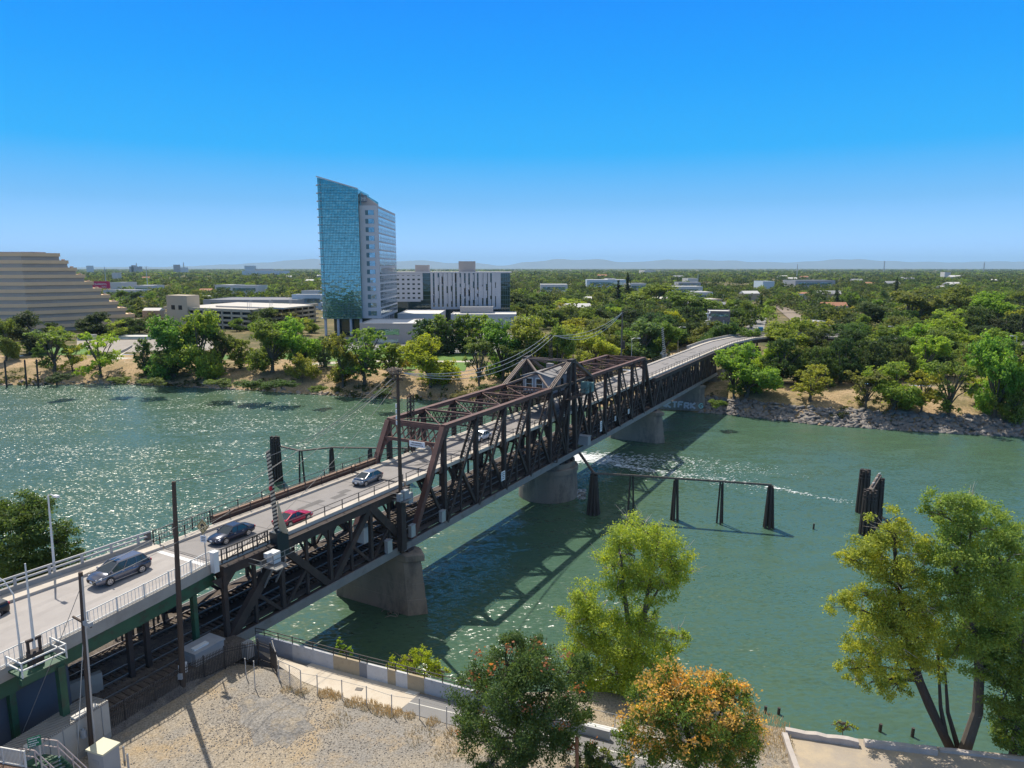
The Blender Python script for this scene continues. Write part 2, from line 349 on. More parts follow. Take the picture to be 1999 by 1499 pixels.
sheet('park_lawn', [xy(*q) for q in ((395, 701), (470, 705), (560, 706), (640, 704), (720, 702), (800, 700), (870, 708), (925, 700))]+[xy(*q) for q in ((925, 690), (870, 688), (800, 684), (720, 682), (640, 684), (560, 688), (470, 692), (395, 690))], fz(.10), LAWN, sub=6)
sheet('park_lawn', [xy(*q) for q in ((600, 724), (680, 722), (760, 720), (830, 722), (905, 725))]+[xy(*q) for q in ((915, 706), (850, 705), (760, 706), (680, 706), (600, 712))], fz(.13), LAWN, sub=6)
sheet('park_lawn', [xy(*q) for q in ((222, 711), (300, 712), (372, 712))]+[xy(*q) for q in ((372, 702), (300, 702), (222, 701))], fz(.12), mat('dry_lawn', (.20, .21, .05), .9, var=1, vscale=.2, col2=(.12, .14, .03)), sub=6)
sheet('park_lawn', [xy(*q) for q in ((60, 694), (110, 692), (170, 690))]+[xy(*q) for q in ((170, 676), (110, 676), (60, 680))], fz(.12), LAWN, sub=6)
sheet('park_path', [xy(*q) for q in ((215, 699), (280, 702), (360, 704), (440, 708), (520, 711), (600, 711), (700, 705), (820, 706), (930, 706))]+[xy(*q) for q in ((930, 703), (820, 703), (700, 702), (600, 707), (520, 707), (440, 704), (360, 700), (280, 697), (215, 694))], fz(.17), CONCW, sub=5)
sheet('park_path', [xy(*q) for q in ((224, 692), (240, 683), (255, 676))]+[xy(*q) for q in ((263, 676), (250, 684), (234, 693))], fz(.17), CONCW, sub=4)
sheet('plaza', [xy(*q) for q in ((150, 686), (300, 686), (420, 682))]+[xy(*q) for q in ((420, 652), (300, 655), (150, 660))], fz(.09), mat('plaza_paving', (.34, .30, .26), .9, var=.6, vscale=.15), sub=8)
sheet('parking_lot', [xy(*q) for q in ((640, 690), (800, 688), (1000, 690))]+[xy(*q) for q in ((1000, 650), (800, 650), (640, 660))], fz(.08), FARST, sub=10)
sheet('street', [xy(*q) for q in ((1432, 655), (1455, 640), (1480, 617), (1492, 602))]+[xy(*q) for q in ((1499, 602), (1497, 617), (1492, 640), (1492, 657))], fz(.12), FARST, sub=10)
sheet('street', [xy(*q) for q in ((1370, 682), (1392, 655))]+[xy(*q) for q in ((1460, 657), (1420, 684))], fz(.125), CONCW, sub=10)
sheet('railway_bed', [xy(*q) for q in ((1560, 640), (1545, 628), (1520, 606), (1500, 592), (1488, 586))]+[xy(*q) for q in ((1498, 586), (1518, 593), (1548, 607), (1580, 628), (1600, 640))], fz(.6), mat('rail_bed', (.30, .24, .19), .95, var=.8, vscale=.3), sub=6)
sheet('dirt_yard', [xy(*q) for q in ((1265, 708), (1330, 700), (1390, 690))]+[xy(*q) for q in ((1390, 668), (1330, 672), (1265, 690))], fz(.08), mat('dry_grass_yard', (.42, .28, .13), .95, var=.7, vscale=.15, col2=(.25, .19, .09)), sub=8)
sheet('street', [xy(*q) for q in ((800, 644), (900, 641), (1010, 640), (1080, 610))]+[xy(*q) for q in ((1090, 600), (1000, 626), (900, 632), (800, 634))], fz(.11), FARST, sub=12)
sheet('street', [xy(463, 556), xy(474, 550), xy(470, 544), xy(474, 544), xy(479, 550), xy(471, 556)], fz(.3), CONCW)
# dirt track along the top of the far bank
sheet('dirt_track', [xy(*q, 6.3) for q in ((210, 716), (330, 721), (470, 725), (600, 728), (720, 735), (860, 738), (980, 742))]+[xy(*q, 6.3) for q in ((980, 734), (860, 731), (720, 728), (600, 722), (470, 718), (330, 713), (210, 709))], fz(.14), mat('bank_dirt', (.46, .33, .22), .95, var=.6, vscale=.3), sub=5)
# ================================================================== BRIDGE
STEEL = mat('weathered_steel', (.066, .046, .040), .75, var=.85, vscale=.6, col2=(.022, .018, .017), stain=((.11, .062, .045), .35, .55, .72))
REDST = mat('red_sunlit_steel', (.150, .070, .054), .7, var=.7, vscale=.5, col2=(.07, .042, .036), stain=((.22, .12, .085), .5, .55, .72))  # reddish portal steel; on top chords its paler brown is painted-in sunlight
CREST = mat('pale_sunlit_steel', (.17, .125, .105), .7, var=.7, vscale=.6, col2=(.07, .05, .045)); GREYST = mat('grey_steel_girder', (.25, .245, .235), .75, var=.6, vscale=.4, stain=((.12, .085, .06), .7, .55, .75))  # peak steel is paler, with sunlight put into its colour
GREENST = mat('green_steel', (.035, .11, .06), .6, var=.6, vscale=.8, stain=((.05, .04, .03), 1.2, .5, .7))
DECK = mat('deck_asphalt', (.265, .245, .235), .85, var=.55, vscale=.5, col2=(.155, .145, .14), bump=.12, bscale=30, stain=((.20, .18, .17), .25, .55, .75))
RAMPD = mat('ramp_concrete_deck', (.38, .35, .33), .85, var=.6, vscale=.35, col2=(.26, .235, .22), bump=.1, bscale=20, stain=((.27, .245, .23), .3, .5, .75))
WALKC = mat('sidewalk_concrete', (.54, .48, .41), .85, var=.4, vscale=.6, stain=((.36, .31, .26), .8, .55, .75))
PIERC = mat('pier_concrete', (.30, .25, .20), .9, var=.75, vscale=.25, col2=(.16, .128, .10), bump=.25, bscale=5, stain=((.11, .095, .08), .35, .5, .7), stretch=(1, 1, .45))
BALL = land_mat('track_ballast', (.17, .145, .125), (.11, .095, .085), (.21, .175, .14), .5, 1.3, .7, 11)
TIE = mat('timber_tie', (.13, .10, .08), .95, var=.8, vscale=2, col2=(.05, .04, .034))
RAIL = mat('rail_steel', (.34, .30, .27), .35, .7, var=.3, vscale=2)
RAILW = mat('white_railing_paint', (.68, .67, .64), .6, var=.35, vscale=1.5)
DARKR = mat('dark_railing', (.05, .042, .04), .6, var=.5, vscale=2)
WHITEP = mat('white_paint', (.72, .71, .69), .55, var=.25, vscale=1.2)
GREYP = mat('grey_paint', (.33, .34, .35), .6, var=.3, vscale=1)
SIGNW = mat('sign_white', (.75, .75, .76), .5)
GLASSD = mat('dark_glass', (.02, .03, .035), .08, spec=.8)
TT = 4.7; ZB, ZD, ZT = 8.8, 15.9, 22.5           # truss half-gap, lower chord, deck beams, top chord
def lattice(mb, p, q, w, h, up, n=None):         # two flats laced by zigzag bars
    p, q = Vector(p), Vector(q); d = (q-p); L = d.length; d.normalize(); a = d.cross(Vector(up)).normalized()
    if a.length < .1: a = Vector(NV)
    o = d.cross(a).normalized()
    for sgn in (-1, 1): mb.bar(p+o*sgn*h/2, q+o*sgn*h/2, w, .13, up=o)
    n = n or max(4, int(L/.8))
    for i in range(n):
        s0 = 1 if i % 2 else -1
        for k in (-1, 1): mb.bar(p+d*L*i/n+o*s0*k*h/2+a*w*.4, p+d*L*(i+1)/n-o*s0*k*h/2+a*w*.4, .07, .07)
def Bt(s, t, z): return B(s, t, z)
def deck_parts(root, s0, s1, deckm=DECK, rail_far=True, rail_near=True, beams=True, ties=True, step=4.2):
    """Road deck, walks, rails, floor beams and the railway below, for one span."""
    mb = MB(); mb.hexa([Bt(s0, -3.4, 16.35), Bt(s1, -3.4, 16.35), Bt(s1, 3.5, 16.35), Bt(s0, 3.5, 16.35)], [Bt(s0, -3.4, 16.7), Bt(s1, -3.4, 16.7), Bt(s1, 3.5, 16.7), Bt(s0, 3.5, 16.7)]); mb.build('road_deck', deckm, root)
    mb = MB(); z = 16.7045
    for c in (-2.5, -.95, .95, 2.5): mb.quad(Bt(s0, c-.26, z), Bt(s0, c+.26, z), Bt(s1, c+.26, z), Bt(s1, c-.26, z))
    mb.build('tyre_marking', mat('tyre_worn_asphalt', (.20, .185, .18), .8, var=.8, vscale=.7, col2=(.27, .25, .24)), root); z = 16.709
    for s in np.arange(s0+.15, s1, 8.45): mb = MB(); mb.quad(Bt(s, -3.38, z), Bt(s, 3.48, z), Bt(s+.14, 3.48, z), Bt(s+.14, -3.38, z)); mb.build('deck_joint', mat('dark_patch', (.15, .14, .135), .85, var=.6, vscale=1), root)
    r_ = random.Random(int(s0*10))
    for _ in range(int((s1-s0)/5)): a, c, w, h = r_.uniform(s0+1, s1-3), r_.uniform(-3, 2), r_.uniform(.8, 2.6), r_.uniform(.4, 1.1); zz = 16.712+.003*_/40; mb = MB(); mb.quad(Bt(a, c, zz), Bt(a, c+h, zz), Bt(a+w, c+h, zz), Bt(a+w, c, zz)); mb.build('road_patch', MATS['dark_patch'], root)
    for a, b in ((-4.35, -3.4), (3.5, 4.35)):
        mb = MB(); mb.hexa([Bt(s0, a, 16.42), Bt(s1, a, 16.42), Bt(s1, b, 16.42), Bt(s0, b, 16.42)], [Bt(s0, a, 16.95), Bt(s1, a, 16.95), Bt(s1, b, 16.95), Bt(s0, b, 16.95)]); mb.build('sidewalk', WALKC, root)
    for t, on in ((-4.25, rail_far), (4.25, rail_near)):
        if not on: continue
        mb = MB(); n = max(2, int((s1-s0)/2.6))
        for z in (17.45, 17.98): mb.bar(Bt(s0, t, z), Bt(s1, t, z), .06)
        for i in range(n+1): s = lerp(s0+.1, s1-.1, i/n); mb.bar(Bt(s, t, 16.95), Bt(s, t, 18.02), .08)
        mb.build('railing', DARKR, root)
    if beams:
        mb = MB(); n = max(2, round((s1-s0)/step))
        for i in range(n+1):
            s = lerp(s0+.2, s1-.2, i/n); mb.bar(Bt(s, -TT+.3, ZD), Bt(s, TT-.3, ZD), .3, .75); mb.bar(Bt(s, -TT+.3, ZB+.05), Bt(s, TT-.3, ZB+.05), .3, .7)
        for t in (-3, -1, 1, 3): mb.bar(Bt(s0, t, 16.15), Bt(s1, t, 16.15), .2, .38)
        for t in (-2.6, -1.3, 1.3, 2.6): mb.bar(Bt(s0, t, 9.0), Bt(s1, t, 9.0), .25, .55)
        mb.build('floor_beams', STEEL, root)
    if ties:
        for c in (-2.0, 2.0):
            mb = MB()
            for s in np.arange(s0+.3, s1, .62): mb.box(Bt(s, c, 9.42), (.26, 2.5, .22), -TH+pi/2)
            mb.build('track_ties', TIE, root)
            for g in (-.75, .75): mb = MB(); mb.bar(Bt(s0, c+g, 9.62), Bt(s1, c+g, 9.62), .09, .16); mb.build('rail', RAIL, root)
        mb = MB(); mb.hexa([Bt(s0, -4.3, 9.2), Bt(s1, -4.3, 9.2), Bt(s1, 4.3, 9.2), Bt(s0, 4.3, 9.2)], [Bt(s0, -4.3, 9.26), Bt(s1, -4.3, 9.26), Bt(s1, 4.3, 9.26), Bt(s0, 4.3, 9.26)]); mb.build('shadow_sheet', mat('dark_shadow_sheet', (.045, .037, .032), .95, var=.6, vscale=1.5), root)  # sheet added under the ties so the cast shadow turns out solid
        for c in (-3.9, 3.9):
            mb = MB(); mb.bar(Bt(s0, c, 9.35), Bt(s1, c, 9.35), .9, .1); mb.build('maintenance_walk', TIE, root)
def swing_span():
    root = empty('swing_span', B(0, 0, 8.2), 'rusty steel swing truss rising over the roadway with a peaked centre above the round pier', 'swing bridge span')
    deck_parts(root, -50.8, 50.8)
    us = [-42.8, -34.4, -26.0, -17.6, -9.2]; bs = [-50.5]+us
    for t in (TT, -TT):
        tr = empty('truss', B(0, t, 8.2)); tr.parent = root; tr.location = Vector(B(0, t, 8.2))-root.location
        out = Vector(NV)*(1 if t > 0 else -1)
        m = MB(); m.bar(Bt(-51, t, ZB), Bt(51, t, ZB), .55, .85); m.build('bottom_chord', STEEL, tr)
        m = MB(); m.bar(Bt(-51.2, t+(.42 if t > 0 else -.42), ZB-.02), Bt(51.2, t+(.42 if t > 0 else -.42), ZB-.02), .2, .95); m.build('edge_girder', GREYST, tr)
        for sg in (-1, 1):
            m = MB(); m.bar(Bt(-42.8*sg, t, ZT), Bt(-9.2*sg, t, ZT+.1), .62, .6); m.bar(Bt(-42.8*sg, t, ZT+.32), Bt(-9.2*sg, t, ZT+.42), .8, .05); m.build('top_chord', REDST, tr)
            m = MB(); m.bar(Bt(-50.5*sg, t, ZB), Bt(-42.8*sg, t, ZT), .75, .75); m.build('end_post', REDST if sg > 0 else STEEL, tr)
            # peak legs: twin eyebars
            m = MB()
            for o in (-.34, 0, .34): m.bar(Bt(-9.2*sg, t+o, ZT+.2), Bt(-.7*sg, t+o, 26.7), .19, .42)
            m.build('peak_leg', CREST, tr)
            for i, s in enumerate(us):
                m = MB(); m.bar(Bt(s*sg, t, ZB), Bt(s*sg, t, ZT), .62, .62)
                for z in (ZB, ZD):               # curved knee gussets
                    for q in (-1, 1): m.hexa([Bt(s*sg, t-.06, z+.3), Bt(s*sg, t+.06, z+.3), Bt(s*sg+q*1.1, t+.06, z+.3), Bt(s*sg+q*1.1, t-.06, z+.3)], [Bt(s*sg, t-.06, z+1.7), Bt(s*sg, t+.06, z+1.7), Bt(s*sg+q*.26, t+.06, z+1.7), Bt(s*sg+q*.26, t-.06, z+1.7)])
                m.build('post', STEEL, tr)
            for a, b in zip(us, us[1:]):         # from the top of each post down to the foot of the one before
                m = MB(); lattice(m, Bt(b*sg, t, ZT-.2), Bt(a*sg, t, ZB+.2), .52, .95, NV); m.build('diagonal', STEEL, tr)
                m = MB(); M = (a+b)/2; zm = (ZT+ZB)/2; m.bar(Bt(M*sg, t, zm), Bt(b*sg, t, ZB+.2), .38, .48); m.bar(Bt(M*sg, t, zm), Bt(M*sg, t, ZB), .26, .3); m.build('sub_strut', STEEL, tr)
            m = MB()
            m.bar(Bt(-46.6*sg, t, 15.7), Bt(-42.8*sg, t, ZB+.2), .3, .4); m.build('sub_strut', STEEL, tr)
            m = MB(); m.bar(Bt(-9.2*sg, t, ZB+.3), Bt(-2.2*sg, t, ZT-.6), .5, .55); m.bar(Bt(-9.2*sg, t, ZT-.3), Bt(-2.2*sg, t, ZB+.3), .35, .45); m.build('diagonal', STEEL, tr)
            m = MB(); m.bar(Bt(-2.2*sg, t, ZB), Bt(-.9*sg, t, 26.5), .75, .75); lattice(m, Bt(-2.2*sg, t, ZB), Bt(-5.5*sg, t, ZT), .3, .4, NV); m.build('tower_post', STEEL, tr)
        m = MB(); m.bar(Bt(-9.2, t, ZT+.05), Bt(9.2, t, ZT+.05), .45, .5); m.bar(Bt(-1.1, t, 26.75), Bt(1.1, t, 26.75), .9, .7); m.build('peak_chord', STEEL, tr)
    # cross bracing
    for sg in (-1, 1):
        m = MB(); lv = [-42.8]+us[1:]
        for s in lv: m.bar(Bt(s*sg, -TT+.3, ZT+.15), Bt(s*sg, TT-.3, ZT+.15), .3, .3)
        for a, b in zip(lv, lv[1:]):
            for q in (-1, 1): m.bar(Bt(a*sg, q*(TT-.3), ZT+.1), Bt(b*sg, -q*(TT-.3), ZT+.1), .13, .13)
        m.build('top_bracing', REDST, root)
    for sg in (-1, 1):
        for s in us[1:]:
            m = MB()
            for i in range(12):                  # laced sway frames hung under the struts
                y0, y1 = lerp(-TT+.4, TT-.4, i/12), lerp(-TT+.4, TT-.4, (i+1)/12); z0, z1 = (ZT-.1, ZT-1.5) if i % 2 else (ZT-1.5, ZT-.1)
                m.bar(Bt(s*sg, y0, z0), Bt(s*sg, y1, z1), .1); m.bar(Bt(s*sg+.15, y0, z1), Bt(s*sg+.15, y1, z0), .1)
            m.bar(Bt(s*sg, -TT+.3, ZT-1.6), Bt(s*sg, TT-.3, ZT-1.6), .2, .2)
            m.build('sway_bracing', STEEL, root)
    for sg in (-1, 1):                            # portal in the plane of the end posts
        m = MB(); pos = lambda z: -50.5+(z-ZB)/(ZT-ZB)*7.7
        for z, h in ((22.3, .55), (20.3, .45)): m.bar(Bt(pos(z)*sg, -TT+.3, z), Bt(pos(z)*sg, TT-.3, z), .3, h)
        for i in range(8):
            y0, y1 = lerp(-TT+.4, TT-.4, i/8), lerp(-TT+.4, TT-.4, (i+1)/8); z0, z1 = (22.1, 20.5) if i % 2 else (20.5, 22.1)
            m.bar(Bt(pos(z0)*sg, y0, z0), Bt(pos(z1)*sg, y1, z1), .16); m.bar(Bt(pos(z1)*sg, y0, z1), Bt(pos(z0)*sg, y1, z0), .16)
        for q in (-1, 1):
            pts = [(q*(TT-.35), 18.4), (q*(TT-.5), 19.3), (q*(TT-1.0), 20.0), (q*(TT-1.8), 20.3)]
            for (y0, z0), (y1, z1) in zip(pts, pts[1:]): m.bar(Bt(pos(z0)*sg, y0, z0), Bt(pos(z1)*sg, y1, z1), .22, .3)
        m.build('portal_frame', REDST, root)
    # peak bracing: an X in each sloping plane and a laced strut along the crest
    m = MB()
    for sg in (-1, 1):
        for q in (-1, 1): m.bar(Bt(-9.2*sg, q*(TT-.3), ZT+.3), Bt(-.8*sg, -q*(TT-.3), 26.7), .34, .34)
        m.bar(Bt(-.9*sg, -TT+.3, 26.75), Bt(-.9*sg, TT-.3, 26.75), .28, .28)
        for q in (-1, 1): m.bar(Bt(-2*sg, q*(TT-.3), 20), Bt(-1*sg, -q*(TT-.3), 26.2), .14, .14)
    m.build('peak_bracing', CREST, root)
    # operator's house between the trusses, over the road
    hm = mat('grey_clapboard', (.36, .345, .37), .7, var=.25, vscale=.8, stretch=(.2, .2, 9))
    hs = MB(); s0, s1, t0, t1, z0, z1 = -5.2, 4.6, -2.9, 2.9, 21.0, 24.1
    hs.hexa([Bt(s0, t0, z0), Bt(s1, t0, z0), Bt(s1, t1, z0), Bt(s0, t1, z0)], [Bt(s0, t0, z1), Bt(s1, t0, z1), Bt(s1, t1, z1), Bt(s0, t1, z1)])
    hs.add([Bt(s0, t0, z1), Bt(s0, t1, z1), Bt(s0, 0, z1+.85), Bt(s1, t0, z1), Bt(s1, t1, z1), Bt(s1, 0, z1+.85)], [(0, 1, 2), (5, 4, 3)])
    ho = hs.build('operator_house', hm, root)
    m = MB()
    for q in (-1, 1): m.hexa([Bt(s0-.35, 0, z1+.86), Bt(s1+.35, 0, z1+.86), Bt(s1+.35, q*3.25, z1-.04), Bt(s0-.35, q*3.25, z1-.04)], [Bt(s0-.35, 0, z1+1.0), Bt(s1+.35, 0, z1+1.0), Bt(s1+.35, q*3.25, z1+.1), Bt(s0-.35, q*3.25, z1+.1)])
    m.box(B(2.5, -1, z1+1.15), (1.2, 1.0, .8), -TH); m.build('roof', mat('grey_roofing', (.28, .27, .27), .9, var=.4, vscale=1), ho)
    wins = [(s0, t) for t in (-1.55, .55)]+[(s1, t) for t in (-1.0, 1.0)]
    for s, t in wins:
        sg = -1 if s == s0 else 1; f = MB(); w, h, zc = .62, 1.0, 22.7
        for a, b, c, d in ((-w, w, h, h+.22), (-w, w, -h-.22, -h)): f.hexa([Bt(s+sg*.01, t+a, zc+c), Bt(s+sg*.12, t+a, zc+c), Bt(s+sg*.12, t+b, zc+c), Bt(s+sg*.01, t+b, zc+c)], [Bt(s+sg*.01, t+a, zc+d), Bt(s+sg*.12, t+a, zc+d), Bt(s+sg*.12, t+b, zc+d), Bt(s+sg*.01, t+b, zc+d)])
        for a in (-w-.08, w+.08): f.bar(Bt(s+sg*.065, t+a, zc-h-.16), Bt(s+sg*.065, t+a, zc+h+.16), .16, .11, up=EV)
        f.bar(Bt(s+sg*.06, t-w, zc), Bt(s+sg*.06, t+w, zc), .09, .09)
        fo = f.build('window', WHITEP, ho)
    for s, t in wins:
        sg = -1 if s == s0 else 1; g = MB(); g.quad(*[Bt(s+sg*.035, t+a, 22.7+b) for a, b in ((-.62, -1), (.62, -1), (.62, 1), (-.62, 1))]); g.build('window_pane', GLASSD, ho)
    for s in (-3.2, -.4, 2.4):
        for q in (-1, 1):
            g = MB(); tq = q*2.94; g.hexa([Bt(s-.5, tq, 21.9), Bt(s+.5, tq, 21.9), Bt(s+.5, tq+q*.05, 21.9), Bt(s-.5, tq+q*.05, 21.9)], [Bt(s-.5, tq, 23.4), Bt(s+.5, tq, 23.4), Bt(s+.5, tq+q*.05, 23.4), Bt(s-.5, tq+q*.05, 23.4)]); g.build('window_pane', GLASSD, ho)
    m = MB()                                      # house floor, catwalk and rail on the near side
    m.hexa([Bt(-6.5, -4, 20.7), Bt(8, -4, 20.7), Bt(8, 4.2, 20.7), Bt(-6.5, 4.2, 20.7)], [Bt(-6.5, -4, 20.95), Bt(8, -4, 20.95), Bt(8, 4.2, 20.95), Bt(-6.5, 4.2, 20.95)])
    m.hexa([Bt(-4, 5.1, 20.0), Bt(9, 5.1, 20.0), Bt(9, 6.4, 20.0), Bt(-4, 6.4, 20.0)], [Bt(-4, 5.1, 20.1), Bt(9, 5.1, 20.1), Bt(9, 6.4, 20.1), Bt(-4, 6.4, 20.1)])
    for z in (20.7, 21.2): m.bar(Bt(-4, 6.35, z), Bt(9, 6.35, z), .06)
    for s in np.arange(-4, 9.1, 1.6): m.bar(Bt(s, 6.35, 20.1), Bt(s, 6.35, 21.2), .07)
    m.build('catwalk', STEEL, root)
    for s, z, d in ((4.2, 21.2, (1.3, 1.2, 2.2)), (6.4, 21.0, (1.5, 1.2, 1.8))):
        m = MB(); m.box(B(s, 5.7, z), d, -TH); m.box(B(s-.2, 6.35, z+.2), (.6, .06, .8), -TH); m.build('electric_cabinet', mat('teal_cabinet', (.16, .27, .26), .55, var=.4, vscale=1), root)
    m = MB()                                      # steel stair from the lower chord up to the catwalk
    for q in (5.15, 5.85): m.bar(Bt(-8.6, q, 9.3), Bt(-3.2, q, 20.1), .12, .3)
    for i in range(26): k = i/26; m.bar(Bt(lerp(-8.6, -3.2, k), 5.15, lerp(9.3, 20.1, k)), Bt(lerp(-8.6, -3.2, k), 5.85, lerp(9.3, 20.1, k)), .25, .05)
    for q in (5.1, 5.9): m.bar(Bt(-8.6, q, 10.3), Bt(-3.2, q, 21.1), .06)
    for i in range(9): k = i/8; m.bar(Bt(lerp(-8.6, -3.2, k), 5.9, lerp(9.3, 20.1, k)), Bt(lerp(-8.6, -3.2, k), 5.9, lerp(10.3, 21.1, k)), .05)
    m.build('stair', STEEL, root)
    m = MB(); m.lathe(B(0, 0, 7.4), [(4.6, 0), (4.6, .5), (4.9, .5), (4.9, .9), (3.9, 1.0)], 32)
    for i in range(16): a = 2*pi*i/16; m.box(B(0, 0, 7.35)+Vector((4.75*cos(a), 4.75*sin(a), 0)), (.45, .45, .5), a)
    m.build('turntable', STEEL, root)
    m = MB(); m.box(B(4.6, 5.55, 10.6), (2.2, 1.4, 1.7), -TH); m.box(B(4.6, 5.55, 11.5), (2.4, 1.6, .12), -TH); m.build('machinery_box', GREYP, root)
    # notice boards on the near lower chord and over the portal
    for (px, py, w, h, wrd) in ((983, 929, 1.15, 1.5, 'sign'), (1174, 832, 1.0, 2.2, 'sign'), (1202, 817, .7, 1.0, 'sign'), (1228, 803, .9, 1.1, 'sign')):
        s, z = bt(px, py, 5.3); m = MB(); m.box(B(s, 5.22, z), (w, .08, h), pi/2-TH); sg = m.build('notice_board', SIGNW, root)
        m = MB(); rn = random.Random(px)
        for k in range(4):
            zz = z+h*(.33-.2*k); L = w*(.35+.4*rn.random()); m.box(B(s, 5.27, zz), (L, .02, h*.07), pi/2-TH)
        m.build('lettering', mat('sign_ink', (.05, .05, .07), .6), sg)
    p = lambda z: -50.5+(z-ZB)/(ZT-ZB)*7.7
    m = MB(); m.hexa([Bt(p(19.9)-.5, .35, 19.75), Bt(p(19.9)-.5, 2.95, 19.75), Bt(p(19.9)-.42, 2.95, 19.75), Bt(p(19.9)-.42, .35, 19.75)], [Bt(p(19.9)-.5, .35, 20.55), Bt(p(19.9)-.5, 2.95, 20.55), Bt(p(19.9)-.42, 2.95, 20.55), Bt(p(19.9)-.42, .35, 20.55)])
    sg = m.build('clearance_sign', SIGNW, root); m = MB()
    for z, a, b in ((20.32, .8, 2.5), (20.02, .6, 2.7)):
        x = a
        while x < b: m.bar(Bt(p(19.9)-.52, x, z), Bt(p(19.9)-.52, min(b, x+.16), z), .03, .13); x += .24
    m.build('lettering', MATS['sign_ink'], sg)
    m = MB()                                      # slim laced mast rising behind the portal
    bx, by = -38.5, -4.0
    for a, b in ((-.35, -.35), (.35, -.35), (.35, .35), (-.35, .35)): m.bar(Bt(bx+a, by+b, 17), Bt(bx+a, by+b, 25.6), .1)
    for i in range(11):
        z = 17+i*.8
        for (a, b), (c, d) in (((-.35, -.35), (.35, -.35)), ((.35, -.35), (.35, .35)), ((.35, .35), (-.35, .35)), ((-.35, .35), (-.35, -.35))): m.bar(Bt(bx+a, by+b, z), Bt(bx+c, by+d, z+.8), .06); m.bar(Bt(bx+c, by+d, z), Bt(bx+a, by+b, z+.8), .06)
    m.build('wire_mast', STEEL, root)
swing_span()
def fixed_span(s0, s1, nodes, label, girder_side=True, rail_far=True, rail_near=True):
    """Deck truss between the railway and the road: triangles with hangers; nodes = bottom panel points."""
    root = empty('fixed_span', B((s0+s1)/2, 0, 8.2), label, 'truss bridge span'); deck_parts(root, s0, s1, rail_far=rail_far, rail_near=rail_near, step=3.5)
    for t in (TT, -TT):
        tr = empty('truss', (0, 0, 0)); tr.parent = root; tr.location = Vector(B((s0+s1)/2, t, 8.2))-root.location; q = 1 if t > 0 else -1
        m = MB(); m.bar(Bt(s0, t, ZB), Bt(s1, t, ZB), .55, .85); m.build('bottom_chord', STEEL, tr)
        m = MB(); m.bar(Bt(s0-.2, t+.42*q, ZB-.02), Bt(s1+.2, t+.42*q, ZB-.02), .2, .95); m.build('edge_girder', GREYST, tr)
        m = MB(); m.bar(Bt(s0, t, ZD+.1), Bt(s1, t, ZD+.1), .6, .95); m.bar(Bt(s0, t+q*.1, ZD+.62), Bt(s1, t+q*.1, ZD+.62), .9, .06); m.build('top_chord', STEEL, tr)
        for a, b in zip(nodes, nodes[1:]):
            c = (a+b)/2
            for e0 in (a, b):
                big = e0 in (nodes[0], nodes[-1]); m = MB()
                if big: m.bar(Bt(e0, t, ZB), Bt(c, t, ZD), .62, .95)
                else: m.bar(Bt(e0, t, ZB), Bt(c, t, ZD), .5, .75)
                m.build('diagonal', STEEL, tr)
                m = MB(); mid = (e0+c)/2; zm = (ZB+ZD)/2; m.bar(Bt(mid, t, zm), Bt(mid, t, ZB), .28, .34); m.bar(Bt(mid, t, zm), Bt(c, t, ZB+.1), .28, .34); m.bar(Bt(mid, t, zm), Bt(mid, t, ZD), .28, .34); m.build('sub_strut', STEEL, tr)
            for x in (a, c):
                m = MB(); m.bar(Bt(x, t, ZB), Bt(x, t, ZD), .42, .45)
                for w in (-1, 1): m.hexa([Bt(x, t-.06, ZD-1.6), Bt(x, t+.06, ZD-1.6), Bt(x+w*.25, t+.06, ZD-1.6), Bt(x+w*.25, t-.06, ZD-1.6)], [Bt(x, t-.06, ZD-.4), Bt(x, t+.06, ZD-.4), Bt(x+w*1.3, t+.06, ZD-.4), Bt(x+w*1.3, t-.06, ZD-.4)])
                m.build('post', STEEL, tr)
    for a in np.arange(s0+.5, s1, 3.5):
        for q in (-1, 1): m = MB(); m.bar(Bt(a, q*(TT-.3), 13.6), Bt(a, q*(TT-1.7), ZD-.3), .18, .2); m.build('knee_brace', STEEL, root)
    return root
NR = fixed_span(-79.6, -51.3, [-79.4, -65.4, -51.5], 'dark steel fixed truss span from the near shore, carrying the striped gate')
fixed_span(51.3, 98.0, [51.5, 60.8, 70.1, 79.3, 88.6, 97.9], 'dark steel fixed truss span between the far river pier and the far bank pier')
fixed_span(98.4, 119.5, [98.6, 105.5, 112.4, 119.3], 'dark steel truss span over the far bank, ending at the curve of the road')
# brown pipe girder beside the far walk of the near span
m = MB(); m.bar(B(-72.8, -4.9, 17.1), B(-45.5, -4.9, 17.1), .42, 1.0); m.build('side_girder', mat('brown_girder', (.17, .085, .055), .75, var=.7, vscale=.5, col2=(.07, .04, .03)), NR)
m = MB(); m.bar(B(-72.8, -4.9, 17.63), B(-45.5, -4.9, 17.63), .55, .05); m.build('girder_lit_top', mat('lit_top_tan', (.42, .27, .18), .8, var=.4, vscale=1), NR)  # tan sheet, the girder's lit top face put into colour
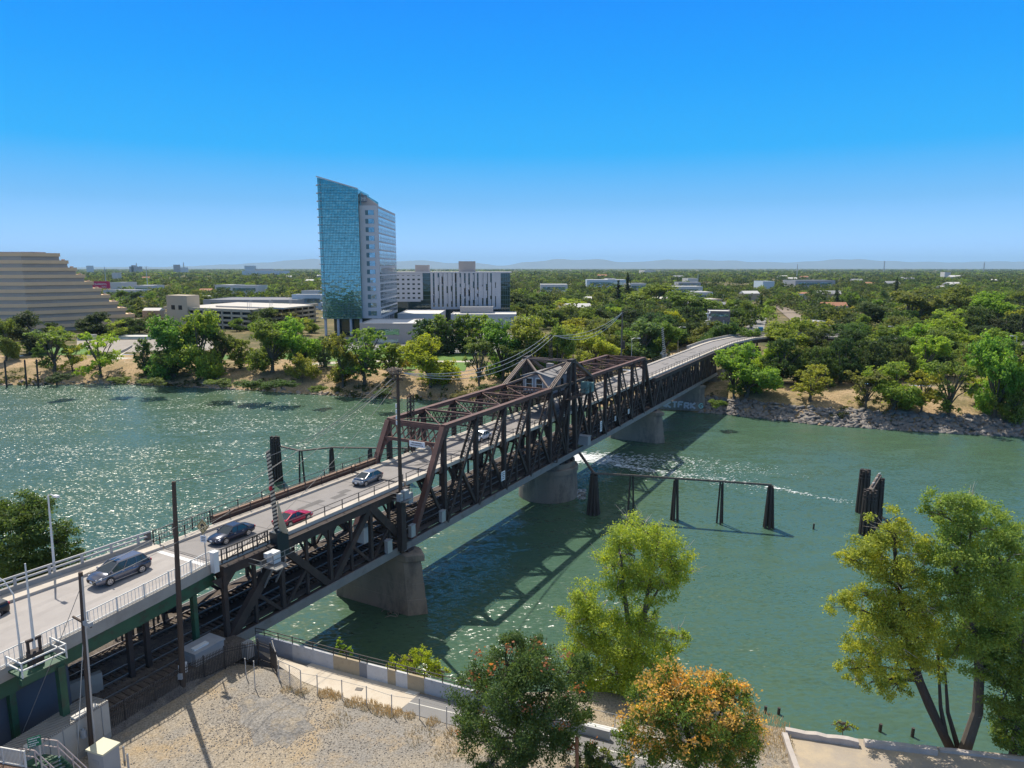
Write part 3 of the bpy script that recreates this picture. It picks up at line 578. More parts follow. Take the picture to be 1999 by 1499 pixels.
# ---------------------------------------------------------------- piers
def pier(label, sc, name='bridge_pier', zt=8.15, hl=6.3, hw=1.55, tl=5.5, low=0):
    root = empty(name, B(sc, 0, -2.5), label, 'bridge pier'); m = MB()
    def ring(z, k):
        a = hw*k; b = tl*k; c = (hl+.9)*k; return [Bt(sc+x, y, z) for x, y in ((-a, -b), (a*.2-a*.2, -c), (a, -b), (a, b), (0, c), (-a, b))]
    zs = [(-2.5, 1.12), (0, 1.10), (2.0, 1.07), (2.02, 1.055), (4.0, 1.03), (4.02, 1.02), (6.0, .99), (6.02, 1.0), (zt-1.15, .965)]
    R = [ring(z, k) for z, k in zs]; n = 6
    m.add([p for r in R for p in r], [(k*n+i, k*n+(i+1) % n, (k+1)*n+(i+1) % n, (k+1)*n+i) for k in range(len(R)-1) for i in range(n)]+[tuple((len(R)-1)*n+i for i in range(n))])
    m.build('shaft', PIERC, root)
    m = MB(); R = [ring(zt-1.15, 1.0), ring(zt-1.0, 1.05), ring(zt-.25, 1.05), ring(zt-.1, 1.0)]
    m.add([p for r in R for p in r], [(k*n+i, k*n+(i+1) % n, (k+1)*n+(i+1) % n, (k+1)*n+i) for k in range(3) for i in range(n)]+[tuple(3*n+i for i in range(n)), tuple(range(n-1, -1, -1))]); m.build('coping', PIERC, root)
    for t in (-TT, TT): m = MB(); m.box(B(sc, t, zt+.06), (1.5, 1.2, .34), -TH); m.box(B(sc, t, zt+.3), (1.0, .8, .22), -TH); m.build('bearing', STEEL, root)
    return root
pier('angular concrete pier with pointed ends standing nearest the camera in the river', -51.6)
pier('angular concrete pier with pointed ends just beyond the round pier', 51.6)
root = empty('pivot_pier', B(0, 0, -2.5), 'round concrete pivot pier under the middle of the swing span', 'bridge pier')
m = MB(); m.lathe(B(0, 0, -2.5), [(5.95, 0), (5.8, 2.5), (5.74, 5.2), (5.70, 5.21), (5.62, 7.7)], 48); m.build('shaft', PIERC, root, smooth=False)
m = MB(); m.lathe(B(0, 0, 5.2), [(5.62, 0), (5.85, .1), (5.85, .95), (5.7, 1.1), (5.2, 1.12), (5.2, 2.1)], 48); m.build('coping', PIERC, root)
pier('concrete bank pier half hidden under the far truss, behind the graffiti wall', 98.2, zt=8.15, hl=5.4, tl=5.1)
pier('concrete abutment pier at the landward end of the far truss', 119.8, zt=8.15, hl=5.6, tl=5.2)
# drift wood caught on the near pier
m = MB(); rn = random.Random(3)
for i in range(9):
    a = B(-53.7-rn.random()*.6, 2.2+rn.random()*3, .05); b = a+Vector((rn.uniform(-1.6, 1.2), rn.uniform(-.9, .2), rn.uniform(.1, .9))); m.limb([a, (a+b)/2+Vector((0, 0, .2)), b], [.07, .06, .02], 5)
simple(m, 'driftwood', mat('grey_wood', (.24, .2, .17), .9, var=.5, vscale=2), 'grey driftwood branches caught at the foot of the nearest river pier', 'driftwood')
# graffiti wall on the far bank beneath the truss
m = MB(); W0, W1 = gp(1268, 797, .3), gp(1372, 803, .3); d = (W1-W0).normalized(); nn = Vector((d.y, -d.x, 0))
m.hexa([W0, W1, W1-nn*.8, W0-nn*.8], [Vector((*W0.xy, 3.1)), Vector((*W1.xy, 2.9)), Vector((*(W1-nn*.8).xy, 2.9)), Vector((*(W0-nn*.8).xy, 3.1))])
gw = tag(m.build('graffiti_wall', PIERC), 'low concrete bank wall with pale graffiti letters under the far truss', 'retaining wall')
gm = mat('graffiti_paint', (.60, .58, .60), .7, var=.35, vscale=1.5)
LET = {'I': [((.5, 0), (.5, 1))], 'N': [((0, 0), (0, 1)), ((0, 1), (1, 0)), ((1, 0), (1, 1))], 'K': [((0, 0), (0, 1)), ((1, 1), (0, .5)), ((0, .5), (1, 0))], 'T': [((.5, 0), (.5, 1)), ((0, 1), (1, 1))], 'F': [((0, 0), (0, 1)), ((0, 1), (1, 1)), ((0, .55), (.8, .55))],
       'R': [((0, 0), (0, 1)), ((0, 1), (.9, .95)), ((.9, .95), (.9, .55)), ((.9, .55), (0, .5)), ((.3, .5), (1, 0))], 'V': [((0, 1), (.5, 0)), ((.5, 0), (1, 1))], 'G': [((1, .85), (.5, 1)), ((.5, 1), (0, .5)), ((0, .5), (.5, 0)), ((.5, 0), (1, .25)), ((1, .25), (1, .5)), ((1, .5), (.5, .5))]}
m = MB(); L = (W1-W0).length*.80; n = 7
for i, ch in enumerate('INKTFRK'):
    for (a, b), (c, e) in LET[ch]:
        f = lambda u, v: W0+d*(1.2+L*(i+.12+.74*u)/n)+nn*.04+Vector((0, 0, .75+1.75*v+.12*sin(i*2.1)))
        m.bar(f(a, b), f(c, e), .52, .07, up=nn)
m.build('graffiti', gm, gw)
m = MB()
for (a, b), (c, e) in LET['G']:
    f = lambda u, v: W0+d*(L+1.9+1.3*u)+nn*.04+Vector((0, 0, .9+1.6*v)); m.bar(f(a, b), f(c, e), .3, .07, up=nn)
m.build('graffiti', mat('graffiti_mint', (.35, .62, .55), .7), gw)
# ---------------------------------------------------------------- near ramp (viaduct on green girders)
def ramp_drop(s): return interp(-s, [82, 84, 92, 100, 112, 140], [0, 0, .48, 1.0, 1.7, 3.0])     # the ramp falls towards the street
def ramp():
    root = empty('road_ramp', B(-96, 0, 8.4), 'pale concrete road ramp on green steel girders leading onto the near truss', 'road viaduct')
    ss = [-79.7, -82, -86, -92, -100, -112, -140]; tl = [-3.5, -3.6, -4.0, -5.2, -6.7, -8.4, -11]; tr = [3.6, 4.0, 4.4, 4.5, 4.4, 4.3, 4.3]; dz = [ramp_drop(s) for s in ss]
    def slab(name, L, R, za, zb, mt, par=root):
        m = MB()
        for i in range(len(ss)-1): m.hexa([Bt(ss[i], L[i], za-dz[i]), Bt(ss[i], R[i], za-dz[i]), Bt(ss[i+1], R[i+1], za-dz[i+1]), Bt(ss[i+1], L[i+1], za-dz[i+1])], [Bt(ss[i], L[i], zb-dz[i]), Bt(ss[i], R[i], zb-dz[i]), Bt(ss[i+1], R[i+1], zb-dz[i+1]), Bt(ss[i+1], L[i+1], zb-dz[i+1])])
        return m.build(name, mt, par)
    slab('road_deck', tl, tr, 16.1, 16.7, RAMPD)
    slab('sidewalk', [t-1.6 for t in tl], tl, 16.15, 16.95, WALKC); slab('parapet', [t-2.05 for t in tl], [t-1.6 for t in tl], 16.0, 17.35, CONC)
    slab('curb', tr, [t+.45 for t in tr], 15.95, 16.95, CONC)
    slab('girder', [t-.35 for t in tr], [t+.25 for t in tr], 14.7, 15.95, GREENST); slab('girder', [t-.6 for t in tl], [t-.1 for t in tl], 14.7, 16.1, GREENST)
    m = MB()
    for i in range(len(ss)-1):
        for z, r in ((17.75, .09), (18.15, .09)): m.bar(Bt(ss[i], tl[i]-1.83, z-dz[i]), Bt(ss[i+1], tl[i+1]-1.83, z-dz[i+1]), .14, .16)
    for s in np.arange(-81, -125, -2.6): t = interp(-s, [-q for q in ss], tl)-1.83; m.bar(Bt(s, t, 17.3-ramp_drop(s)), Bt(s, t, 18.2-ramp_drop(s)), .16, .2)
    m.build('guard_rail', mat('grey_rail', (.42, .41, .40), .6, var=.3, vscale=1), root)
    m = MB()
    for i in range(len(ss)-1):
        for z in (17.05, 18.05): m.bar(Bt(ss[i], tr[i]+.22, z-dz[i]), Bt(ss[i+1], tr[i+1]+.22, z-dz[i+1]), .07, .07)
    for s in np.arange(-80, -120, -.32): t = interp(-s, [-q for q in ss], tr)+.22; m.bar(Bt(s, t, 17.05-ramp_drop(s)), Bt(s, t, 18.05-ramp_drop(s)), .028)
    for s in np.arange(-80, -120, -2.4): t = interp(-s, [-q for q in ss], tr)+.22; m.bar(Bt(s, t, 16.9-ramp_drop(s)), Bt(s, t, 18.12-ramp_drop(s)), .1)
    m.build('railing', RAILW, root)
    m = MB()
    for c in (-2.7, -1.1, .9, 2.6):
        for i in range(len(ss)-2): m.quad(Bt(ss[i]-(.9 if i == 0 else 0), c-.28, 16.7045-dz[i]), Bt(ss[i]-(.9 if i == 0 else 0), c+.28, 16.7045-dz[i]), Bt(ss[i+1], c+.28, 16.7045-dz[i+1]), Bt(ss[i+1], c-.28, 16.7045-dz[i+1]))
    m.build('tyre_marking', mat('tyre_worn_concrete', (.29, .265, .25), .85, var=.8, vscale=.5, col2=(.37, .34, .32)), root)
    m = MB(); m.hexa([Bt(-80.6, -3.3, 16.702), Bt(-80.6, 3.4, 16.702), Bt(-80.15, 3.4, 16.702), Bt(-80.15, -3.3, 16.702)], [Bt(-80.6, -3.3, 16.71), Bt(-80.6, 3.4, 16.71), Bt(-80.15, 3.4, 16.71), Bt(-80.15, -3.3, 16.71)]); m.build('expansion_joint', WHITEP, root)
    for s, t in ((-82.3, 4.1), (-97.6, 4.2), (-82.3, -4.3), (-97.6, -6.2)):
        m = MB(); m.bar(Bt(s, t, 8.4), Bt(s, t, 14.72-ramp_drop(s)), .46, .1); m.bar(Bt(s-.0, t, 8.4), Bt(s, t, 14.72-ramp_drop(s)), .1, .4)
        for q in (-.22, .22): m.bar(Bt(s, t+q, 8.4), Bt(s, t+q, 14.72-ramp_drop(s)), .06, .42)
        m.box(B(s, t, 8.55), (.8, .8, .3), -TH); m.build('column', GREENST, root)
    for s, t in ((-88, 3.2), (-86.3, 3.0)):
        m = MB(); m.bar(Bt(s, t, 8.4), Bt(s, t, 14.72-ramp_drop(s)), .4, .4); m.build('column', STEEL, root)
    m = MB(); m.hexa([Bt(-93.3, -5.5, 8.2), Bt(-93.3, 3.7, 8.2), Bt(-130, 3.7, 8.2), Bt(-130, -8, 8.2)], [Bt(-93.3, -5.5, 14.0), Bt(-93.3, 3.7, 14.0), Bt(-130, 3.7, 12.2), Bt(-130, -8, 12.2)]); m.build('abutment', mat('blue_grey_concrete', (.10, .115, .145), .9, var=.4, vscale=.5), root)
    for s in (-81.5, -85, -88.5, -92):
        m = MB(); t = interp(-s, [-q for q in ss], tr); m.bar(Bt(s, interp(-s, [-q for q in ss], tl), 15.3), Bt(s, t-.4, 15.3), .3, .9); m.build('floor_beam', STEEL, root)
ramp()
# road and picket rails at the joint of ramp and truss
for t, s0, s1, z in ((-5.25, -79.5, -72.8, 16.9), (4.75, -79.5, -74.0, 16.9)):
    m = MB()
    for zz in (z+.15, z+1.25): m.bar(B(s0, t, zz), B(s1, t, zz), .07)
    for s in np.arange(s0, s1, .3): m.bar(B(s, t, z+.15), B(s, t, z+1.25), .03)
    for s in np.linspace(s0, s1, 4): m.bar(B(s, t, z-.1), B(s, t, z+1.32), .1)
    m.build('picket_railing', DARKR, NR)
m = MB()
for zz in (17.9, 18.45): m.bar(B(-72.8, -4.9, zz), B(-45.5, -4.9, zz), .06)
for s in np.arange(-72.8, -45, 3.4): m.bar(B(s, -4.9, 17.6), B(s, -4.9, 18.5), .09)
m.build('railing', DARKR, NR)
# ---------------------------------------------------------------- far ramp curving to the right
def far_ramp():
    root = empty('road_ramp', B(135, 0, 7), 'curving grey road ramp on columns beyond the far end of the bridge', 'road viaduct')
    c = [B(119.7, 0, 0), B(134, 0, 0), B(147, .5, 0)]+[Vector((x, y, 0)) for x, y in ((93, 283), (104, 291), (117, 297), (132, 300.5), (150, 301), (175, 297), (205, 290), (260, 272))]
    pts = []
    for i, p in enumerate(c):
        d = (c[min(i+1, len(c)-1)]-c[max(i-1, 0)]).normalized(); pts.append((p, Vector((d.y, -d.x, 0))))
    zr = [16.7, 16.7, 16.7, 16.6, 16.4, 16.0, 15.4, 14.8, 14, 13, 11]
    def sl(name, a, b, lo, hi, mt):
        m = MB()
        for i in range(len(pts)-1):
            (p, u), (q, v) = pts[i], pts[i+1]; A = [p+u*a, p+u*b, q+v*b, q+v*a]; z = [zr[i], zr[i], zr[i+1], zr[i+1]]
            m.hexa([Vector((*x.xy, zz+lo)) for x, zz in zip(A, z)], [Vector((*x.xy, zz+hi)) for x, zz in zip(A, z)])
        return m.build(name, mt, root)
    sl('road_deck', -3.6, 3.6, -.6, 0, DECK); sl('sidewalk', -5.2, -3.6, -.5, .25, WALKC); sl('sidewalk', 3.6, 4.6, -.5, .25, WALKC); sl('girder', 4.2, 4.9, -1.9, -.5, STEEL); sl('girder', -5.2, -4.6, -1.9, -.5, STEEL)
    sl('parapet', -5.6, -5.2, -.4, 1.0, CONC); sl('railing', 4.5, 4.58, .95, 1.05, DARKR)
    m = MB()
    for i in range(len(pts)-1):
        (p, u), (q, v) = pts[i], pts[i+1]; k = max(2, int((q-p).length/2.6))
        for j in range(k): a = (p+u*4.54).lerp(q+v*4.54, j/k); z = lerp(zr[i], zr[i+1], j/k); m.bar((a.x, a.y, z+.2), (a.x, a.y, z+1.05), .08)
    m.build('railing', DARKR, root)
    for i in range(1, len(pts)-1):
        for o in (-4, 4): m = MB(); a = pts[i][0]+pts[i][1]*o; m.tube((a.x, a.y, far_z(a.x, a.y)-.2), (a.x, a.y, zr[i]-1.7), .45); m.build('column', CONC, root)
far_ramp()
# ---------------------------------------------------------------- railway on the near bank
m = MB(); 
L = [B(s, -6.2, 8.42) for s in (-79.0, -90, -110, -140)]; R = [B(-79.0, 6.6, 8.42), B(-90, 6.9, 8.42), B(-110, 7.2, 8.42), B(-140, 7.6, 8.42)]
m.strip([v+Vector((0, 0, 1.05)) for v in R], [v+Vector((0, 0, 1.05)) for v in L]); m.strip(R and [v+NV*.9 for v in R], [v+Vector((0, 0, 1.05)) for v in R]); m.strip([v+Vector((0, 0, 1.05)) for v in L], [v-NV*.9 for v in L])
m.add([B(-79.0, -6.2, 9.47), B(-79.0, 6.6, 9.47), B(-78.4, 6.6, 6.5), B(-78.4, -6.2, 6.5)], [(0, 1, 2, 3)])
simple(m, 'track_bed', BALL, None, None, kind='structure')
trk = MB(); ties = MB()
for c in (-2.0, 2.0, 5.2):
    e = -140 if c < 5 else -140
    s0 = -79.7 if c < 5 else -82
    for g in (-.75, .75): trk.bar(B(s0, c+g, 9.62), B(e, c+g*1.0+(.6 if c > 5 else 0), 9.62), .09, .16)
    for s in np.arange(s0-.3, -120, -.62): ties.box(B(s, c, 9.40), (.26, 2.5, .3), -TH+pi/2)
simple(trk, 'railway_rails', RAIL, None, None, kind='structure'); simple(ties, 'railway_ties', TIE, None, None, kind='structure')
# ================================================================== VEHICLES
TYRE = mat('tyre_rubber', (.02, .02, .022), .85); RIM = mat('alloy_rim', (.55, .55, .57), .3, .8); RIMD = mat('wheel_gap', (.03, .03, .03), .6)
HEADL = mat('headlight_glass', (.75, .77, .8), .1, spec=.8); TAILL = mat('tail_light_red', (.35, .015, .02), .25); TRIM = mat('black_trim', (.025, .025, .028), .5)
CGLASS = mat('car_glass', (.022, .032, .04), .05, spec=.9); PLATE = mat('plate_white', (.7, .7, .7), .5)
def paint(name, c, metal=.35): return mat(name, c, .25, metal, spec=.6)
def car(name, label, cat, loc, heading, col, L=4.7, W=1.82, H=1.45, belt=.92, hood=.78, tail=.92, ws=(1.05, .25), rs=(-1.55, -.95), wb=2.75, r=.33, sunroof=False, bed=False, spoiler=False, slim=False, roofm=None):
    """Lofted body on four wheels; x forward. ws/rs: windscreen and rear screen, foot and head."""
    root = empty(name, loc, label, cat, rz=heading); w = W/2; h = L/2
    pr = [(-h, .38, tail-.18, .80), (-h+.08, .28, tail-.05, .90), (-h+.35, .24, tail, .97), (rs[0], .22, belt+.01, 1), (-.3, .22, belt, 1), (ws[0]-.1, .22, belt-.02, 1), (ws[0]+.45, .22, lerp(belt, hood, .55), .99), (h-.55, .23, hood, .97), (h-.2, .26, hood-.08, .90), (h-.04, .33, hood-.2, .78), (h, .40, hood-.28, .70)]
    m = MB(); n = 10; V = []; 
    for x, zb, zt, k in pr:
        a = w*k; V += [(x, -a*.86, zb), (x, -a*.98, zb+.12), (x, -a, (zb+zt)/2), (x, -a*.97, zt-.12), (x, -a*.84, zt), (x, a*.84, zt), (x, a*.97, zt-.12), (x, a, (zb+zt)/2), (x, a*.98, zb+.12), (x, a*.86, zb)]
    Fq = [(i*n+j, i*n+(j+1) % n, (i+1)*n+(j+1) % n, (i+1)*n+j) for i in range(len(pr)-1) for j in range(n)]+[tuple(range(n)), tuple((len(pr)-1)*n+j for j in range(n-1, -1, -1))]
    m.add(V, Fq); m.build('body', col, root, True, True)
    # glasshouse and roof
    a, b = w*.88, w*.70; g = MB(); zr = H-.07
    g.hexa([(rs[0], -a, belt-.04), (ws[0], -a, belt-.04), (ws[0], a, belt-.04), (rs[0], a, belt-.04)], [(rs[1], -b, zr), (ws[1], -b, zr), (ws[1], b, zr), (rs[1], b, zr)]); g.build('windows', CGLASS, root, True)
    t = MB(); t.hexa([(rs[1]-.05, -b-.03, zr-.01), (ws[1]+.05, -b-.03, zr-.01), (ws[1]+.05, b+.03, zr-.01), (rs[1]-.05, b+.03, zr-.01)], [(rs[1]+.12, -b*.86, H), (ws[1]-.1, -b*.86, H), (ws[1]-.1, b*.86, H), (rs[1]+.12, b*.86, H)])
    for s in (-1, 1):
        t.bar((ws[0], s*(a+.005), belt-.03), (ws[1], s*(b+.01), zr), .07, .05); t.bar((rs[0], s*(a+.005), belt-.03), (rs[1], s*(b+.01), zr), .11 if not bed else .08, .06)
        for k in ((.45,) if not (L > 5) else (.36, .68)): t.bar((lerp(ws[0], rs[0], k), s*(a+.01), belt-.03), (lerp(ws[1], rs[1], k), s*(b+.012), zr), .06, .07)
    t.build('roof', roofm or col, root, True)
    if sunroof: q = MB(); q.box(((ws[1]*.55), 0, H+.004), (.5, .75, .012)); q.build('sunroof', CGLASS, root, True)
    if bed: q = MB(); q.box((-h+.85, 0, tail-.02), (1.5, W*.74, .06)); q.build('cargo_bed', TRIM, root, True)
    if spoiler: q = MB(); q.box((-h+.2, 0, tail+.16), (.22, W*.72, .04)); q.box((-h+.22, -.5, tail+.08), (.1, .05, .16)); q.box((-h+.22, .5, tail+.08), (.1, .05, .16)); q.build('spoiler', col, root, True)
    for x in (wb/2, -wb/2):
        for s in (-1, 1):
            q = MB(); q.tube((x, s*(w-.16), r+.03), (x, s*(w+.004), r+.03), r+.075, n=20); q.build('wheel_arch', TRIM, root, True)
            wh = empty('wheel', (0, 0, 0)); wh.parent = root; wh.location = (x, s*(w-.09), r)
            q = MB(); q.tube((0, -s*.1, 0), (0, s*.115, 0), r, n=20); q.build('tyre', TYRE, wh, True)
            q = MB(); q.tube((0, s*.105, 0), (0, s*.12, 0), r*.68, n=16); 
            q.build('wheel_hub', RIMD, wh, True); q = MB()
            for k in range(5): an = 2*pi*k/5+.3; q.bar((0, s*.125, 0), (cos(an)*r*.64, s*.125, sin(an)*r*.64), .085, .03, up=(0, 1, 0))
            for k in range(16): an, bn = 2*pi*k/16, 2*pi*(k+1)/16; q.bar((cos(an)*r*.66, s*.125, sin(an)*r*.66), (cos(bn)*r*.66, s*.125, sin(bn)*r*.66), .05, .03, up=(0, 1, 0))
            q.build('rim', RIM, wh, True)
    for s in (-1, 1):
        q = MB(); q.hexa([(h-.42, s*w*.93, hood-.22), (h-.05, s*w*.60, hood-.30), (h-.02, s*w*.58, hood-.30), (h-.38, s*w*.97, hood-.22)], [(h-.5, s*w*.86, hood-.05), (h-.15, s*w*.6, hood-.12), (h-.04, s*w*.62, hood-.17), (h-.36, s*w*.95, hood-.08)]); q.build('headlight', HEADL, root, True)
        q = MB(); q.box((-h+.06, s*w*.70, tail-.22), (.16, .32, .2)); q.build('tail_light', TAILL, root, True)
        q = MB(); q.box((ws[0]-.25, s*(w+.08), belt+.08), (.1, .2, .14)); q.build('mirror', col, root, True)
        q = MB(); q.bar((wb/2-.45, s*(w-.0), .27), (-wb/2+.45, s*(w-.0), .27), .04, .05); q.build('side_trim', RIM if L > 5 else TRIM, root, True)
        for xx in (.25, -.75): q = MB(); q.box((xx, s*(w+.005), belt-.13), (.2, .03, .035)); q.build('door_handle', RIM, root, True)
    q = MB(); q.box((h-.015, 0, hood-.33), (.06, W*.5, .12)); q.box((h-.0, 0, .42), (.05, W*.55, .14)); q.build('grille', TRIM, root, True)
    q = MB(); q.box((h+.02, 0, .52), (.02, .34, .16)); q.box((-h-.005, 0, .62), (.02, .34, .16)); q.build('licence_plate', PLATE, root, True)
    return root
HB, HA = atan2(-EV.y, -EV.x), atan2(EV.y, EV.x)
RZ = 16.705; RD = lambda s: RZ-ramp_drop(s)
car('minivan', 'grey minivan with a sunroof crossing from the ramp, nearest whole vehicle', 'minivan', B(-85.6, -1.25, RD(-85.6)), HB, paint('grey_car_paint', (.17, .175, .21), .6), L=5.15, W=1.98, H=1.74, belt=1.05, hood=.95, tail=1.12, ws=(1.55, .45), rs=(-2.35, -1.9), wb=2.98, r=.35, sunroof=True)
car('sedan', 'dark blue sedan on the bridge between the diamond sign and the gate arm', 'car', B(-74.6, .15, RZ), HB, paint('navy_car_paint', (.035, .042, .07)), L=4.85, W=1.84, H=1.46, wb=2.78)
car('coupe', 'crimson coupe with a rear spoiler passing behind the striped gate arm', 'car', B(-68.2, 2.3, RZ), HA, paint('crimson_car_paint', (.42, .012, .055), .2), L=4.65, W=1.8, H=1.38, belt=.9, ws=(.9, .1), rs=(-1.75, -.75), wb=2.65, spoiler=True)
car('hatchback', 'silver hatchback about to leave the truss past the tall wire pole', 'car', B(-53.0, -.2, RZ), HB, paint('silver_car_paint', (.24, .25, .27), .5), L=4.45, W=1.76, H=1.5, belt=.98, tail=1.0, hood=.86, ws=(1.35, .3), rs=(-1.95, -1.3), wb=2.7, r=.32)
car('hatchback', 'white car driving inside the truss, seen between the lattice diagonals', 'car', B(-26.2, .6, RZ), HB, paint('white_car_paint', (.62, .63, .66), .1), L=4.5, W=1.78, H=1.47, wb=2.65)
car('pickup_truck', 'black pickup cut by the picture edge at the foot of the ramp', 'pickup truck', B(bz(23, 1196, RD(-95))[0]-2.9, bz(23, 1196, RD(-95))[1]-1.0, RD(-98)+.02), HB, paint('black_car_paint', (.016, .018, .024)), L=5.8, W=2.02, H=1.88, belt=1.2, hood=1.15, tail=1.22, ws=(1.25, .6), rs=(-.75, -.6), wb=3.6, r=.4, bed=True)
# small parked vehicles in the far street
FV = [(1437, 655, 'van', (.6, .6, .6), 'white van parked beyond the far ramp beside the teal truck'), (1447, 650, 'car', (.5, .45, .42), 'pale car parked in the far street behind the white van'), (1458, 645, 'car', (.08, .08, .09), 'dark car parked halfway up the far street'), (1466, 640, 'car', (.55, .55, .56), 'silver car parked farther up the far street'),
      (1474, 629, 'car', (.6, .6, .6), 'first of two white cars in line far up the street'), (1477, 622, 'car', (.62, .62, .62), 'last of two white cars in line far up the street'), (786, 690, 'van', (.66, .66, .66), 'white van parked under the trees in front of the beige podium'), (812, 690, 'car', (.05, .05, .06), 'black car parked in front of the beige podium')]
for px, py, kind, c, lab in FV:
    p = gp(px, py, 7); p.z = far_z(p.x, p.y)+.13
    v = kind == 'van'
    root = car('van' if v else 'parked_car', lab, 'van' if v else 'car', p, radians(70), paint('paint_%d' % px, c, .1), **(dict(L=5.4, W=2, H=2.2, belt=1.3, hood=1.1, tail=1.5, ws=(1.9, 1.2), rs=(-2.6, -2.5), wb=3.2, r=.36) if v else {}))
def box_truck(px, py, c, lab):
    p = gp(px, py, 7); p.z = far_z(p.x, p.y)+.13; root = empty('box_truck', p, lab, 'truck', rz=radians(75))
    m = MB(); m.box((-1, 0, 2.2), (5.6, 2.4, 2.7)); m.build('cargo_box', paint('truck_%d' % px, c, 0), root, True)
    m = MB(); m.hexa([(1.9, -1.1, .5), (3.7, -1.1, .5), (3.7, 1.1, .5), (1.9, 1.1, .5)], [(1.9, -1.05, 2.4), (3.1, -1.05, 2.4), (3.1, 1.05, 2.4), (1.9, 1.05, 2.4)]); m.box((0, 0, .65), (7.2, 1.2, .3)); m.build('cab', WHITEP, root, True)
    m = MB(); m.box((3.35, 0, 1.8), (.5, 1.9, .6)); m.build('windscreen', CGLASS, root, True)
    for x in (2.7, -2.4):
        for s in (-1, 1): m = MB(); m.tube((x, s*.85, .45), (x, s*1.15, .45), .45, n=14); m.build('wheel', TYRE, root, True)
box_truck(1484, 651, (.02, .14, .28), 'teal blue box truck parked beyond the far ramp')
box_truck(1240, 703, (.62, .62, .62), 'white box truck parked behind the far bridge railing')
# ================================================================== POLES, LAMPS, WIRES, GATES
WOOD = mat('creosoted_pole', (.085, .058, .042), .85, var=.7, vscale=1.5, stretch=(3, 3, .3)); WOODG = mat('weathered_timber', (.20, .165, .14), .9, var=.8, vscale=1.2, col2=(.05, .04, .035), stretch=(3, 3, .35))
PILE = mat('tarred_pile', (.075, .06, .052), .85, var=.8, vscale=1.2, col2=(.02, .017, .016), stretch=(4, 4, .3)); GALV = mat('galvanised_steel', (.47, .47, .47), .45, .35, var=.3, vscale=2)
WIRE = mat('wire', (.16, .155, .15), .5); WIREL = mat('bright_wire', (.42, .41, .39), .4)
def at_y_top(px, py, base): return ap(px, py, base.y)
def wire(a, b, sag, name, label, group=None, r=.03, m=WIRE):
    a, b = Vector(a), Vector(b); pts = [a.lerp(b, i/16)-Vector((0, 0, sag*4*(i/16)*(1-i/16))) for i in range(17)]
    mb = MB(); mb.path(pts, r, 5); return simple(mb, name, m, label, 'wire', group)
# --- the two wooden poles by the railway
pa = gp(357, 1347, 8.4); ta = at_y_top(339, 940, pa); RA = empty('utility_pole', pa, 'tall bare wooden pole beside the black picket fence, one wire leaving its top', 'utility pole')
m = MB(); m.limb([pa-Vector((0, 0, .5)), pa.lerp(ta, .5), ta], [.26, .21, .16], 10); m.build('pole', WOOD, RA)
m = MB(); m.box(pa.lerp(ta, .03)+Vector((0, -.3, .9)), (.35, .2, .5)); m.build('meter_box', GREYP, RA)
pb = gp(181, 1474, 8.4); tb = at_y_top(157, 1117, pb); RB = empty('utility_pole', pb, 'wooden pole with a floodlight crossarm standing behind the green stair', 'utility pole')
m = MB(); m.limb([pb-Vector((0, 0, .5)), pb.lerp(tb, .5), tb], [.24, .2, .15], 10); m.build('pole', WOOD, RB)
m = MB(); m.limb([pb+Vector((.3, -.1, 0)), pb.lerp(tb, .3)+Vector((.22, -.1, 0)), tb-Vector((-.15, .1, .3))], [.07, .07, .07], 6); m.build('conduit', GALV, RB)
arm = pb.lerp(tb, .745); m = MB(); m.bar(arm-NV*1.1+Vector((0, -.2, .12)), arm+NV*1.1+Vector((0, -.2, -.12)), .12, .12); m.build('crossarm', WOOD, RB)
for o in (.75, 1.05): m = MB(); m.box(arm+NV*o+Vector((0, -.35, .18)), (.42, .3, .3), -.4); m.build('floodlight', GREYP, RB)
m = MB(); q = pb.lerp(tb, .12)+Vector((-.42, -.2, .2)); m.tube(q-Vector((0, 0, .3)), q+Vector((0, 0, .25)), .22, n=12); m.tube(q+Vector((0, 0, .25)), q+Vector((0, 0, .4)), .1, .06); m.build('transformer', GREYP, RB)
# --- tall wire pole carried by the near span
s5, _ = bt(782, 968, 5.6); pt = B(s5, 5.6, 8.6); tt = at_y_top(776, 722, pt); RT = empty('wire_pole', pt, 'tall brown pole at the truss portal topped by a twig nest and wires', 'utility pole')
m = MB(); m.limb([pt, pt.lerp(tt, .5), tt], [.3, .24, .17], 10); m.build('pole', WOOD, RT)
m = MB()
for z, o in ((-.5, 1.15), (-1.1, .8)): m.bar(tt-EV*o+Vector((0, 0, z)), tt+EV*o+Vector((0, 0, z)), .13); m.bar(tt-NV*o+Vector((0, 0, z-.1)), tt+NV*o+Vector((0, 0, z-.1)), .13)
m.build('crossarm', WOOD, RT)
m = MB(); rn = random.Random(5)
for i in range(150):
    a = rn.random()*2*pi; q = tt+Vector((cos(a)*rn.random()*.8-.35, sin(a)*rn.random()*.8, rn.random()*.55-.35)); d = Vector((rn.uniform(-1, 1), rn.uniform(-1, 1), rn.uniform(-.3, .4)))*.5; m.bar(q-d, q+d, .035)
m.build('nest', mat('nest_sticks', (.33, .26, .2), .9), RT)
for k in range(4): m = MB(); q = pt.lerp(tt, .8-.03*k)+Vector((-.25, -.1, 0)); m.tube(q, q+Vector((0, 0, .5)), .1); m.build('insulator', WHITEP, RT)
m = MB(); m.box(pt+Vector((0, 0, 7.0)), (2.4, 1.7, .12), -TH)
